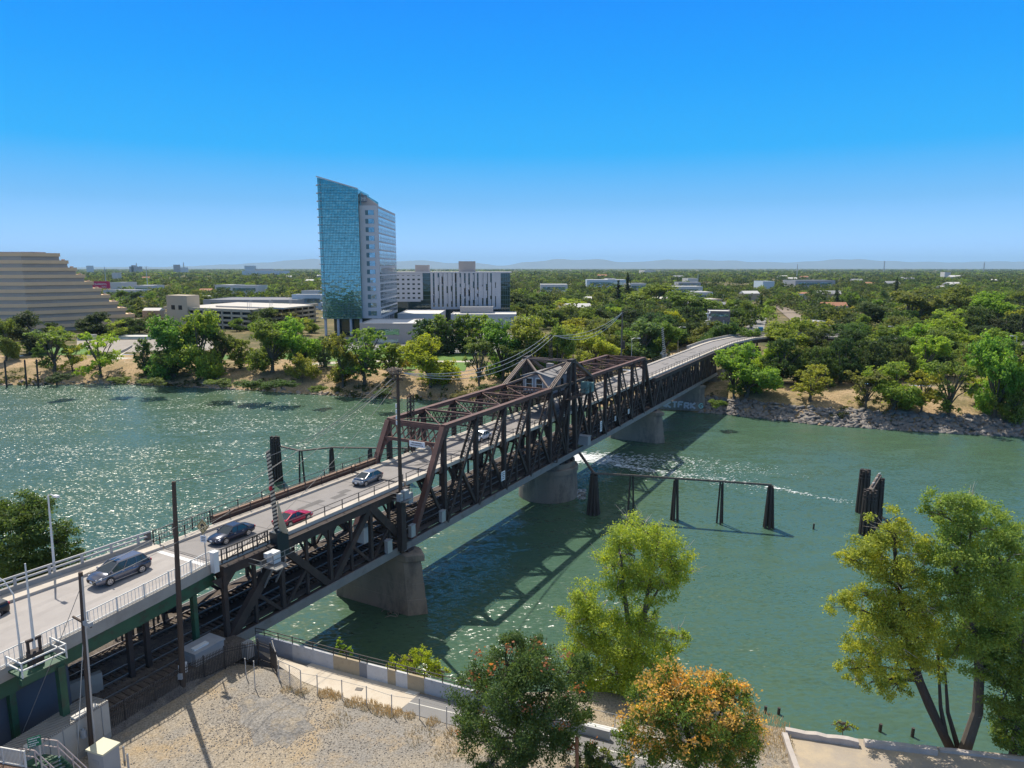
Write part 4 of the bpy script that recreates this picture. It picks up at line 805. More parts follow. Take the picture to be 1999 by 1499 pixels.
for z in (7.6, 8.1):
    for a, b in ((-1.2, -.85), (1.2, -.85)): m.bar(B(s5+a, 5.6-.85, 8.6+z), B(s5+a, 5.6+.85, 8.6+z), .05)
    m.bar(B(s5-1.2, 6.45, 8.6+z), B(s5+1.2, 6.45, 8.6+z), .05)
for a in (-1.2, 1.2): m.bar(B(s5+a, 6.45, 15.6), B(s5+a, 6.45, 16.75), .06)
m.build('platform', GREYST, RT)
for a, z, d in ((1.0, 15.6, (.9, .5, 1.3)), (-.9, 16.2, (.7, .5, .9)), (.1, 16.3, (.9, .6, 1.1))): m = MB(); m.box(B(s5+a, 6.2, z), d, pi/2-TH); m.build('electric_cabinet', GREYP, RT)
m = MB(); m.bar(B(s5+.1, 5.55, 8.9), B(s5+.1, 5.55, 15.5), .8, .9); m.build('cable_casing', STEEL, RT)
m = MB(); m.box(B(-58.2, 3.2, 12.2), (1.6, 1.3, 1.9), -TH); m.box(B(-58.2, 3.2, 13.2), (1.75, 1.45, .1), -TH); simple(m, 'signal_cabinet', WHITEP, 'white signal cabinet hung between road and railway on the near span', 'cabinet')
for px, py, w, h in ((862, 0, 0, 0),): pass
for s, z in ((-56.0, 10.2), (-51.2, 10.6), (-44.3, 10.4)):
    m = MB(); m.box(B(s, 5.35, z), (.9, .5, 1.5), pi/2-TH); m.box(B(s, 5.35, z+.8), (1.0, .6, .08), pi/2-TH)
    simple(m, 'relay_cabinet', GALV, {-56.0: 'small grey cabinet on the near span, just left of the nearest pier top', -51.2: 'small grey cabinet directly over the nearest river pier', -44.3: 'small grey cabinet on the swing span below the portal'}[s], 'cabinet', 'cabinets along the near lower chord')
# --- slim mast over the swing span crest and the far wooden pole
pm = B(.6, 0, 26.9); m = MB()
for a, b in ((-.25, -.25), (.25, -.25), (.25, .25), (-.25, .25)): m.bar(pm+EV*a+NV*b, pm+EV*a*.7+NV*b*.7+Vector((0, 0, 4.6)), .09)
for i in range(8): z = i*.55; m.bar(pm+EV*.25-NV*.25+Vector((0, 0, z)), pm-EV*.25+NV*.25+Vector((0, 0, z+.5)), .06); m.bar(pm-EV*.25-NV*.25+Vector((0, 0, z)), pm+EV*.25+NV*.25+Vector((0, 0, z+.5)), .06)
m.bar(pm-NV*.9+Vector((0, 0, 4.4)), pm+NV*.9+Vector((0, 0, 4.4)), .1); simple(m, 'wire_mast', STEEL, 'short dark lattice mast on the crest of the swing span, above the operator house', 'mast')
s6, _ = bt(1213, 702, -6.0); pf = B(s6, -6.0, 9); tf = at_y_top(1215, 606, pf); RF = empty('utility_pole', pf, 'tall thin pole on the far side of the bridge beyond the truss', 'utility pole')
m = MB(); m.limb([pf, pf.lerp(tf, .5), tf], [.26, .22, .17], 8); m.build('pole', WOODG, RF)
m = MB(); m.box(pf.lerp(tf, .62)+Vector((.5, 0, 0)), (.7, .7, 2.2)); m.build('equipment_box', STEEL, RF); m = MB(); m.bar(tf-EV*1.2-Vector((0, 0, .6)), tf+EV*1.2-Vector((0, 0, .6)), .14); m.build('crossarm', WOODG, RF)
# --- wires
G = 'overhead wires'
wire(ta, tt-Vector((0, 0, .5)), 2.2, 'overhead_wire', 'sagging wire from the tall bare pole up to the wire pole at the portal', G)
for i, (o, sg, lab) in enumerate(((1.1, 1.6, 'upper thin wire from the pole at the portal down to the floodlight pole'), (.4, 2.4, 'lower thin wire from the pole at the portal down to the floodlight pole'))): wire(tt-NV*o-Vector((0, 0, .6)), tb+Vector((0, 0, -.3-.9*i)), sg, 'overhead_wire', lab, G, .02, WIRE)
wire(tt-Vector((0, 0, 1.2)), B(-79, -5.2, 18.1), 1.0, 'overhead_wire', 'thin wire running down from the portal pole to the picket railing', G, .025)
wire(tt-Vector((0, 0, 1.4)), B(-74, 4.8, 18.5), .8, 'overhead_wire', 'thin wire running down from the portal pole to the gate box', G, .025)
mt = pm+Vector((0, 0, 4.45))
for o, sg, lab in ((.8, 3.6, 'lowest of three wires sagging from the portal pole to the crest mast'), (0, 3.0, 'middle of three wires sagging from the portal pole to the crest mast'), (-.8, 2.5, 'highest of three wires sagging from the portal pole to the crest mast')): wire(tt+EV*.5-Vector((0, 0, .4)), mt+NV*o, sg, 'overhead_wire', lab, G, .04, WIREL)
for o, sg, lab in ((.8, 3.2, 'lowest of three wires from the crest mast to the far thin pole'), (0, 2.6, 'middle of three wires from the crest mast to the far thin pole'), (-.8, 2.0, 'highest of three wires from the crest mast to the far thin pole')): wire(mt+NV*o, tf-Vector((0, 0, .5)), sg, 'overhead_wire', lab, G, .045, WIREL)
wire(pb.lerp(tb, .93), gp(40, 1440, 11), .1, 'guy_wire', 'guy wire from the floodlight pole down to the ribbed roof', None, .022)
wire(pb.lerp(tb, .72), gp(150, 1490, 8.5), .0, 'guy_wire', 'guy wire from the floodlight crossarm down beside the green stair', None, .03, WIREL)
# --- lamps
def street_lamp(base, top, arm, label, m=GALV, group='street lamps', r=.09, head=(.62, .3, .16)):
    base, top, arm = Vector(base), Vector(top), Vector(arm); root = empty('street_lamp', base, label, 'street lamp', group)
    mb = MB(); mb.limb([base, base.lerp(top, .5), top], [r*1.3, r, r*.75], 8); mb.tube(base, base+Vector((0, 0, .5)), r*2.0, r*1.5); mb.build('pole', m, root)
    e = top+arm; mb = MB(); mid = top+arm*.45+Vector((0, 0, arm.length*.16)); mb.limb([top, mid, e], [r*.75, r*.6, r*.5], 6); mb.build('arm', m, root)
    mb = MB(); mb.box(e+arm.normalized()*head[0]*.4, head, atan2(arm.y, arm.x)); mb.box(e+arm.normalized()*head[0]*.45-Vector((0, 0, head[2]*.62)), (head[0]*.6, head[1]*.7, .06), atan2(arm.y, arm.x)); mb.build('lamp_head', WHITEP, root); return root
b = gp(107, 1120, 16.7); street_lamp(b, ap(94, 968, b.y), Vector((.9, -.5, .15)), 'slim grey street lamp on the parapet behind the minivan', RAILW)
b = gp(42, 1290, 15.9); t = ap(26, 1160, b.y); street_lamp(b, t, ap(-10, 1122, b.y)-t, 'white lamp arm at the picture edge above the ramp railing', RAILW, r=.065)
for px, pb_, pt_, s, lab in ((1233, 700, 683, 1, 'arm lamp on the far bridge walk just past the truss'), (1324, 672, 655, 1, 'arm lamp beside the dry yard beyond the bridge'), (1373, 660, 645, 1, 'arm lamp beside the grey apartment block')):
    b = gp(px, pb_, 12); t = ap(px, pt_-6, b.y); t.z = max(t.z, b.z+7); b.z = 7; street_lamp(b, t, Vector((2.0, -.4, .3)), lab, r=.13, head=(1.1, .5, .25))
for px, py, py2, sx, lab in ((1746, 668, 638, -1, 'arm lamp rising between the oaks right of the bridge'), (1985, 690, 657, -1, 'arm lamp nearest the right picture edge among the trees'), (1617, 650, 632, 1, 'arm lamp by the white houses beyond the right bank')):
    b = gp(px, py, 12); t = ap(px, py2, b.y); b.z = 7; street_lamp(b, t, Vector((1.8*sx, -.3, .25)), lab, r=.15, head=(1.2, .5, .3))
# --- diamond sign, railing end post
b = B(-81.0, 4.55, 16.9); z0, z1 = b.z, ap(401, 1012, b.y).z; root = empty('warning_sign', b, 'yellow diamond slippery road sign on a post at the ramp end', 'road sign')
m = MB(); m.tube(b, b+Vector((-.05, 0, z1-b.z+.2)), .06); m.build('post', GALV, root)
sc = b+Vector((-.05, 0, z1-b.z-.75)); f = (Vector((0, 0, HC))-sc); f.z = 0; f = (-EV*.8+f.normalized()*.4).normalized(); u = Vector((f.y, -f.x, 0))*-1; fr = sc+f*.09; Z = Vector((0, 0, 1))
m = MB(); m.hexa([fr-Z*.72, fr+u*.62, fr+Z*.72, fr-u*.62], [q+f*.03 for q in (fr-Z*.72, fr+u*.62, fr+Z*.72, fr-u*.62)]); dm = m.build('diamond_plate', mat('sign_yellow', (.62, .47, .22), .6, var=.4, vscale=3), root)
SB = mat('sign_black', (.03, .03, .03), .6); m = MB(); P2 = lambda x, y, o=.04: fr+u*x+Z*y+f*o
m.hexa([P2(-.2, .08), P2(.2, .08), P2(.17, .2), P2(-.17, .2)], [P2(-.2, .08, .05), P2(.2, .08, .05), P2(.17, .2, .05), P2(-.17, .2, .05)]); m.hexa([P2(-.11, .2), P2(.11, .2), P2(.08, .31), P2(-.08, .31)], [P2(-.11, .2, .05), P2(.11, .2, .05), P2(.08, .31, .05), P2(-.08, .31, .05)])
for o in (-.13, .13):
    w = [P2(o+.07*sin(k*1.5), .06-.07*k, .045) for k in range(6)]
    for a, c in zip(w, w[1:]): m.bar(a, c, .05, .01, up=f)
e = [P2(0, -.62, .045), P2(.53, 0, .045), P2(0, .62, .045), P2(-.53, 0, .045)]
for a, c in zip(e, e[1:]+e[:1]): m.bar(a, c, .035, .01, up=f)
m.build('slippery_symbol', SB, dm)
m = MB(); fr2 = sc+f*.09-Z*1.15; m.hexa([fr2-u*.3-Z*.32, fr2+u*.3-Z*.32, fr2+u*.3+Z*.32, fr2-u*.3+Z*.32], [q+f*.03 for q in (fr2-u*.3-Z*.32, fr2+u*.3-Z*.32, fr2+u*.3+Z*.32, fr2-u*.3+Z*.32)]); sp = m.build('speed_plate', SIGNW, root)
m = MB()
for k in range(3): m.bar(fr2-u*.2+Z*(.17-.17*k)+f*.04, fr2+u*.2+Z*(.17-.17*k)+f*.04, .07, .01, up=f)
m.build('lettering', SB, sp)
m = MB(); m.box(B(-80.1, 4.5, 17.1), (.55, .55, 1.9), -TH); m.box(B(-80.1, 4.5, 18.1), (.65, .65, .12), -TH); simple(m, 'end_pillar', WHITEP, 'white concrete pillar ending the ramp railing below the diamond sign', 'pillar')
m = MB(); m.box(B(-79.9, -5.55, 17.3), (.6, .4, 1.5), -TH); simple(m, 'end_pillar', mat('stained_concrete', (.17, .14, .12), .9, var=.8, vscale=1.5, col2=(.06, .05, .045)), 'dark stained concrete pillar joining guard rail and picket railing', 'pillar')
# --- raised striped gate arm with its box
def gate_arm(base, top, label, w0, w1, nb, box=True):
    root = empty('barrier_gate', base, label, 'barrier gate'); d = (top-base); L = d.length; d.normalize(); f = -EV; a = d.cross(f).normalized()
    wm, bm = MB(), MB()
    for i in range(nb*2):
        k0, k1 = i/(nb*2), (i+1)/(nb*2); h0, h1 = lerp(w0, w1, k0)/2, lerp(w0, w1, k1)/2; sl = d*.28
        q = wm if i % 2 else bm; p0, p1 = base+d*L*k0, base+d*L*k1
        q.hexa([p0-a*h0-f*.06, p0+a*h0+sl-f*.06, p0+a*h0+sl+f*.06, p0-a*h0+f*.06], [p1-a*h1-f*.06, p1+a*h1+sl-f*.06, p1+a*h1+sl+f*.06, p1-a*h1+f*.06])
    wm.build('arm', mat('gate_cream', (.56, .48, .36), .6, var=.3, vscale=2), root); bm.build('stripes', SB, root); return root, d, a
gb, gt = B(-72.6, 4.55, 17.6), None; gt = ap(523, 882, gb.y); root, d, a = gate_arm(gb, gt, 'tall striped gate arm standing upright beside the crimson coupe', .62, .5, 22)
m = MB(); m.add([gb+NV*.35-EV*.02, gb+NV*1.5-EV*.02, gb+Vector((0, 0, 3.2))+NV*.25-EV*.02, gb+NV*.35+EV*.12, gb+NV*1.5+EV*.12, gb+Vector((0, 0, 3.2))+NV*.25+EV*.12], [(0, 1, 2), (5, 4, 3), (0, 3, 4, 1), (1, 4, 5, 2), (2, 5, 3, 0)]); m.build('gusset', mat('gusset_tan', (.45, .37, .24), .6, var=.4, vscale=1.5), root)
m = MB(); m.box(gb+d*(gt-gb).length*.55-EV*.12, (.42, .2, .35), pi/2-TH); m.build('warning_lamp', mat('lamp_red', (.5, .03, .05), .3), root)
m = MB(); m.box(B(-72.6, 4.8, 16.4), (1.1, 1.5, 2.6), -TH); m.build('gate_box', mat('dark_teal_box', (.018, .03, .036), .5, var=.5, vscale=1), root)
m = MB()
for i in range(5): an = i*1.3; c = B(-73.17, 4.8, 16.9); m.bar(c+NV*.45*cos(an)+Vector((0, 0, .5*sin(an))), c+NV*.45*cos(an+1.3)+Vector((0, 0, .5*sin(an+1.3))), .1, .02, up=EV)
m.build('graffiti', mat('graffiti_blue', (.03, .17, .30), .6), root)
m = MB(); m.bar(B(-73.25, 4.5, 15.4), B(-73.25, 4.5, 17.8), .14, .03, up=EV); m.build('white_edge', WHITEP, root)
m = MB(); m.box(B(-75.0, 6.0, 15.3), (3.6, 1.7, .12), -TH)
for z in (15.9, 16.4):
    m.bar(B(-76.8, 6.8, z), B(-72.2, 6.8, z), .05); m.bar(B(-76.8, 5.1, z), B(-76.8, 6.8, z), .05)
for s in (-76.8, -75.3, -73.8, -72.2): m.bar(B(s, 6.8, 15.3), B(s, 6.8, 16.45), .06)
m.bar(B(-75, 6.6, 15.3), B(-75, 5, 12.6), .14); m.bar(B(-73.5, 6.6, 15.3), B(-73.5, 5, 12.6), .14); m.build('platform', GREYST, root)
m = MB(); m.box(B(-74.6, 6.1, 15.95), (1.0, .9, 1.1), -TH); m.box(B(-75.2, 6.0, 16.3), (.5, .6, .5), -TH); m.build('motor_housing', WHITEP, root)
m = MB()
for t in (4.3,):
    for z in (17.1, 17.6, 18.1): m.bar(B(-78.9, t+.42, z), B(-74.0, t+.42, z), .07)
    m.bar(B(-78.5, t+.42, 17.1), B(-75.3, t+.42, 18.1), .06); m.bar(B(-75.3, t+.42, 17.1), B(-74.2, t+.42, 18.1), .06); m.bar(B(-74.2, t+.42, 17.1), B(-75.3, t+.42, 18.1), .06)
    for s in (-78.9, -77.1, -75.3, -74.0): m.bar(B(s, t+.42, 16.9), B(s, t+.42, 18.2), .11)
simple(m, 'sliding_gate', DARKR, 'dark sliding pedestrian gate of crossed bars left of the gate box', 'gate')
s7, _ = bt(1297, 702, -5.6); fb = B(s7, -5.6, 16.8); gate_arm(fb, ap(1293, 640, fb.y), 'pale striped gate arm upright on the far side beyond the truss', .9, .7, 14)
m = MB(); m.box(fb-Vector((0, 0, .4)), (1.4, 1.4, 2.4), -TH); m.hexa([fb-NV*1.6+Vector((0, 0, .6)), fb+NV*.2+Vector((0, 0, .6)), fb+NV*.2+EV*.3+Vector((0, 0, .6)), fb-NV*1.6+EV*.3+Vector((0, 0, .6))], [fb+Vector((0, 0, 3)), fb+NV*.2+Vector((0, 0, 3)), fb+NV*.2+EV*.3+Vector((0, 0, 3)), fb+EV*.3+Vector((0, 0, 3))]); simple(m, 'gate_motor', CONC, 'pale stand at the foot of the far gate arm', 'gate box')
# --- basket with a slim raised arm, on a green bracket at the ramp
bb = B(bt(72, 1296, 5.7)[0], 5.7, bt(72, 1296, 5.7)[1]); tmast = ap(49, 1100, bb.y); root = empty('gate_platform', bb, 'white railed steel platform on a green column beside the ramp, slim mast rising from it', 'platform')
m = MB(); Bq = lambda x, y, z: bb+EV*x+NV*y+Vector((0, 0, z)); m.hexa([Bq(-1.5, -.9, -.15), Bq(1.5, -.9, -.15), Bq(1.5, 1.1, -.15), Bq(-1.5, 1.1, -.15)], [Bq(-1.5, -.9, 0), Bq(1.5, -.9, 0), Bq(1.5, 1.1, 0), Bq(-1.5, 1.1, 0)]); m.build('floor', GREENST, root)
m = MB()
for z in (.55, 1.1):
    for a, c in (((-1.5, 1.1), (1.5, 1.1)), ((-1.5, -.9), (-1.5, 1.1)), ((1.5, -.9), (1.5, 1.1))): m.bar(Bq(*a, z), Bq(*c, z), .09)
for x in (-1.5, 1.5):
    for y in (-.9, 1.1): m.bar(Bq(x, y, 0), Bq(x, y, 1.15), .09)
m.build('railing', RAILW, root)
m = MB(); m.box(Bq(0, -.1, .5), (.8, .8, 1.0), -TH); m.bar(Bq(-.4, -.1, 1), Bq(-.4, -.1, 1.9), .16); m.bar(Bq(.4, -.1, 1), Bq(.4, -.1, 1.9), .16); m.bar(Bq(-.5, -.1, 1.9), Bq(.5, -.1, 1.9), .2); m.build('motor_frame', STEEL, root)
m = MB(); m.limb([Bq(0, -.1, 1.2), tmast], [.11, .05], 8); m.build('mast', RAILW, root)
m = MB(); k = Bq(1.0, 1.0, 0); m.bar(k-Vector((0, 0, .35)), Vector((k.x, k.y, 8.3)), .5, .5); m.bar(Bq(-1.6, .9, -.35), Bq(1.5, .9, -.35), .35, .45); m.bar(Bq(1.0, -1.0, -.35), Bq(1.0, 1.1, -.35), .35, .45); m.build('column', GREENST, root)
# ---------------------------------------------------------------- timber fenders and dolphins in the river
def pile_cluster(x, y, top, k, spread, rad, root, name='pile', bands=False):
    for i in range(k):
        a = 2*pi*i/k+.4; o = Vector((cos(a), sin(a), 0)); r1 = spread*.45 if k > 1 else 0
        m = MB(); m.limb([Vector((x, y, -3))+o*spread*1.15, Vector((x, y, 0))+o*spread, Vector((x, y, top+.25*sin(i*2.3)))+o*r1], [rad*1.1, rad, rad*.85], 8); m.build(name, PILE, root)
    if bands:
        for z in (top-1.2,): m = MB(); m.lathe((x, y, z), [(spread*.6+rad, 0), (spread*.6+rad, .25)], 16); m.build('iron_band', STEEL, root)
zf = 7.6; fl = [gp(1158, 1003), gp(1231, 1008), gp(1317, 1015), gp(1405, 1022), gp(1500, 1030)]
root = empty('timber_fender', Vector((fl[2].x, fl[2].y, 0)), 'long timber walkway on pile bents reaching from the round pier towards the right', 'river fender')
for q, k, s_, r_ in zip(fl, (10, 2, 5, 3, 6), (1.0, .6, .6, .55, .75), (.24, .17, .24, .17, .24)): pile_cluster(q.x, q.y, zf-.15, k, s_, r_, root)
m = MB(); P0 = B(3.2, 5.2, 8.3); chain = [P0]+[Vector((q.x, q.y, zf)) for q in fl]
for a, c in zip(chain, chain[1:]): m.bar(a, c, .5, .22); m.bar(a+Vector((0, -.35, .12)), c+Vector((0, -.35, .12)), .15, .3)
m.build('walkway', WOODG, root)
m = MB(); rn = random.Random(2)
for i in range(5): k = .15+.16*i; a = chain[1].lerp(chain[-1], k); m.bar(a, a+Vector((rn.uniform(-.5, .5), 0, .9)), .05)
m.build('rail_stubs', WOODG, root)
# left fender
fl = [gp(541, 938), gp(590, 946), Vector((-37.6, 143.6, 0)), Vector((-29.5, 143.2, 0)), Vector((-22, 142.9, 0)), Vector((-12, 142.6, 0))]; fl[0].z = 0
root = empty('timber_fender', Vector((fl[1].x, fl[1].y, 0)), 'timber walkway on pile bents behind the bridge, ending at the dark dolphin on the left', 'river fender')
for q, k, s_, r_ in zip(fl[1:], (2, 4, 4, 4, 4), (.5, .5, .5, .5, .5), (.2, .26, .26, .26, .26)): pile_cluster(q.x, q.y, 7.0, k, s_, r_, root)
m = MB(); zt = 7.15; m.bar(Vector((fl[0].x+.3, fl[0].y, zt+.4)), Vector((fl[1].x, fl[1].y, zt)), .4, .25)
for a, c in zip(fl[1:], fl[2:]): m.bar(Vector((a.x, a.y, zt)), Vector((c.x, c.y, zt)), .4, .25)
m.build('walkway', WOODG, root)
def dolphin(x, y, top, k, rad, label, plank=None):
    root = empty('pile_dolphin', Vector((x, y, 0)), label, 'pile dolphin', 'dolphins of bundled piles')
    for ring, kk in ((rad, k), (rad*.45, max(3, k//2))):
        for i in range(kk):
            a = 2*pi*i/kk; m = MB(); o = Vector((cos(a), sin(a), 0))*ring; m.limb([Vector((x, y, -3))+o*1.2, Vector((x, y, top+.2*sin(i*3)))+o*.85], [.24, .2], 8); m.build('pile', PILE, root)
    for z in (top-.9, top-1.5): m = MB(); m.lathe((x, y, z), [(rad*.9+.2, 0), (rad*.9+.2, .16)], 18); m.build('iron_band', STEEL, root)
    return root
q = fl[0]; dolphin(q.x, q.y, 9.4, 12, .95, 'dark dolphin of bundled piles at the left end of the fender behind the bridge')
a = gp(1676, 1000); dolphin(a.x+.6, a.y, 8.0, 10, .85, 'rear dolphin of the trio of pile bundles out in the river on the right')
b_ = gp(1692, 1043); dolphin(b_.x, b_.y, 7.6, 12, 1.0, 'front dolphin of the trio of pile bundles, nearest the cottonwoods')
c = gp(1710, 1028); dolphin(c.x, c.y, 8.6, 8, .65, 'leaning right dolphin of the trio of pile bundles with gulls on its beam')
m = MB(); m.bar(Vector((b_.x, b_.y, 7.75)), Vector((c.x+.3, c.y+.8, 9.0)), .7, .18); m.bar(Vector((b_.x+.4, b_.y+.5, 8.2)), Vector((c.x+.3, c.y+.8, 9.3)), .15, .15); simple(m, 'timber_beam', WOODG, 'weathered beam laid across the trio of pile bundles', 'beam')
rn = random.Random(9)
for i, lab in enumerate(('white gull highest on the beam of the pile bundles', 'white gull halfway up the beam of the pile bundles', 'white gull lowest on the beam of the pile bundles')):
    k = .95-.32*i; p = Vector((b_.x, b_.y, 7.9)).lerp(Vector((c.x+.3, c.y+.8, 9.15)), k); r = empty('gull', p, lab, 'gull', 'gulls on the pile bundles'); m = MB()
    m.limb([p+Vector((-.24, 0, .16)), p+Vector((-.1, 0, .2)), p+Vector((.08, 0, .24)), p+Vector((.16, 0, .33)), p+Vector((.22, 0, .36))], [.02, .1, .09, .055, .03], 8); m.build('body', WHITEP, r); m = MB(); m.bar(p+Vector((.23, 0, .36)), p+Vector((.31, 0, .34)), .03); m.build('beak', mat('beak_yellow', (.6, .35, .05)), r)
    m = MB(); m.bar(p+Vector((0, .04, 0)), p+Vector((0, .04, .14)), .02); m.bar(p+Vector((0, -.04, 0)), p+Vector((0, -.04, .14)), .02); m.build('legs', MATS['beak_yellow'], r)
for px, py, h, lab in ((1587, 1033, 1.0, 'lone leaning pile stub in open water left of the pile bundles'), (1492, 1391, .7, 'first of two short pile stubs by the near bank beside the orange tree'), (1518, 1394, .7, 'second of two short pile stubs by the near bank, closer to the slab'), (1716, 1428, .8, 'short pile stub behind the concrete slab edge'), (1779, 1438, .9, 'short pile stub behind the slab beside the cottonwood trunks')):
    p = gp(px, py, 0); m = MB(); m.limb([p-Vector((0, 0, 2)), p+Vector((.12, 0, h))], [.19, .15], 8); simple(m, 'pile_stub', PILE, lab, 'pile stub', 'pile stubs')
for px, py, t, lab in ((13, 755, 705, 'mooring pile at the left picture edge off the far bank'), (52, 754, 704, 'second mooring pile from the left off the far bank'), (75, 754, 703, 'third mooring pile from the left off the far bank'), (111, 752, 703, 'fourth mooring pile from the left, before the bank trees')):
    p = gp(px, py, 0); e = ap(px-4, t, p.y); m = MB(); m.limb([p-Vector((0, 0, 2)), e], [.34, .3], 8); m.limb([e, e+Vector((0, 0, .5))], [.33, .05], 8); simple(m, 'mooring_pile', PILE, lab, 'mooring pile', 'mooring piles off the far bank')
# ================================================================== NEAR BANK: lot, path, walls, fences, cabinets
ZL = 8.4
def L2(px, py, z=ZL): return gp(px, py, z)
# concrete and asphalt riverside path
pc = [L2(*q, 8.43) for q in ((360+140, 1268), (597, 1300), (610, 1293), (760, 1330), (825, 1345), (818, 1355), (780, 1386), (690, 1368), (590, 1330), (545, 1300))]
m = MB(); m.add(pc[::-1], [tuple(range(len(pc)))]); simple(m, 'riverside_path', mat('path_concrete', (.56, .49, .40), .9, var=.4, vscale=.3, stain=((.42, .35, .27), .6, .5, .72), bump=.1), None, None, kind='structure')
pa_ = [(818, 1354), (905, 1371), (1010, 1396), (1120, 1420), (1215, 1442), (1290, 1458), (1420, 1482)]; pbt = [(780, 1387), (890, 1417), (1000, 1444), (1110, 1472), (1205, 1497), (1290, 1518), (1420, 1545)]
m = MB(); m.strip([L2(*q, 8.436) for q in pa_], [L2(*q, 8.436) for q in pbt]); simple(m, 'riverside_path', ASPH, None, None, kind='structure')
m = MB()
for i in range(len(pa_)-1):
    a0, b0, a1, b1 = L2(*pa_[i], 8.442), L2(*pbt[i], 8.442), L2(*pa_[i+1], 8.442), L2(*pbt[i+1], 8.442); m.quad(a0.lerp(b0, .50), a0.lerp(b0, .53), a1.lerp(b1, .53), a1.lerp(b1, .50))
simple(m, 'path_centre_line', mat('path_paint', (.62, .6, .55), .8), None, None, kind='structure')
m = MB(); a = L2(790, 1352, 8.44); m.quad(a, a+Vector((.9, -.35, 0)), a+Vector((1.2, .0, 0)), a+Vector((.3, .35, 0))); simple(m, 'path_marking', MATS['path_paint'], None, None, kind='structure')
m = MB(); m.box(L2(701, 1345, 8.45), (.62, .42, .03), -.2); simple(m, 'utility_cover', mat('dark_iron', (.1, .09, .085), .6), 'small dark rectangular cover set in the concrete path', 'utility cover')
# flood wall in painted panels
def flood_wall():
    top = [(498, 1240), (515, 1243), (570, 1258), (610, 1269), (650, 1280), (701, 1293), (716, 1297), (756, 1307), (772, 1311), (795, 1317), (828, 1325), (900, 1344), (990, 1366), (1085, 1390), (1150, 1406), (1190, 1416)]
    P = [gp(x, y, 9.75) for x, y in top]; P = [Vector((p.x, p.y, 0)) for p in P]; root = empty('flood_wall', Vector((P[6].x, P[6].y, 8.3)), 'low riverside flood wall patched in grey, white and tan paint with a dark rail', 'flood wall')
    cols = ['blue', 'blue', 'pale', 'pale', 'tan', 'dark', 'white', 'tan', 'white', 'tan', 'pale', 'pale', 'pale', 'pale', 'pale']
    CC = dict(blue=(.27, .29, .34), pale=(.44, .44, .45), tan=(.40, .32, .21), dark=(.21, .215, .23), white=(.56, .55, .54))
    for c in dict.fromkeys(cols):
        pass
    for i, c in enumerate(cols):
        a, b = P[i], P[i+1]; d = (b-a).normalized(); nn = Vector((-d.y, d.x, 0))*.28; m = MB(); zt = 9.75 if i < 13 else 9.2
        A = [a-nn*0, b-nn*0, b+nn, a+nn]; m.hexa([Vector((q.x, q.y, 6.5)) for q in A], [Vector((q.x, q.y, zt)) for q in A]); m.build('wall_panel', mat('wall_'+c, CC[c], .9, var=.3, vscale=1.2, stain=((CC[c][0]*.6, CC[c][1]*.6, CC[c][2]*.58), 1.1, .56, .75)), root)
    m = MB()
    for i in range(13):
        a, b = P[i], P[i+1]
        for z in (10.05, 10.4): m.bar((a.x, a.y+.14, z), (b.x, b.y+.14, z), .06)
    acc = 0
    for i in range(13):
        L = (P[i+1]-P[i]).length; k = max(1, round(L/1.6))
        for j in range(k): q = P[i].lerp(P[i+1], j/k); m.bar((q.x, q.y+.14, 9.7), (q.x, q.y+.14, 10.45), .06)
    m.build('rail', DARKR, root)
    # the wall beyond the bend under the truss end
    m = MB(); a = P[0]; pts = [a, B(-78.3, 2, 0), B(-78.2, -7, 0)]
    for a, b in zip(pts, pts[1:]):
        d = (b-a).normalized(); nn = Vector((d.y, -d.x, 0))*.3; m.hexa([Vector((q.x, q.y, 4.5)) for q in (a, b, b+nn, a+nn)], [Vector((q.x, q.y, 8.6)) for q in (a, b, b+nn, a+nn)])
    m.build('end_wall', mat('wall_blue', (.27, .29, .34)), root)
flood_wall()
# fences
def picket_fence(pts, h, label, sp=.14, name='picket_fence'):
    root = empty(name, pts[0], label, 'fence')
    acc = [(a, b, (b-a).length) for a, b in zip(pts, pts[1:])]
    for a, b, L in acc:
        m = MB(); k = max(1, int(L/sp)); d = (b-a)
        for j in range(k+1):
            q = a.lerp(b, j/k); m.bar(q+Vector((0, 0, .12)), q+Vector((0, 0, h)), .032); 
        for z in (.25, h-.25, h-.5): m.bar(a+Vector((0, 0, z)), b+Vector((0, 0, z)), .05, .05)
        m.build('picket_panel', DARKR, root)
        n = max(1, round(L/2.6))
        for j in range(n+1 if (b-pts[-1]).length < .01 else n): q = a.lerp(b, j/n); m = MB(); m.bar(q-Vector((0, 0, .3)), q+Vector((0, 0, h+.1)), .09); m.build('post', DARKR, root)
    return root
picket_fence([L2(*q) for q in ((40, 1532), (184, 1454), (358, 1347), (440, 1306), (505, 1291), (530, 1300), (541, 1318))], 2.15, 'black steel picket fence curving round the gravel lot beside the railway')
CL = mat('chain_link_wire', (.27, .26, .25), .6)
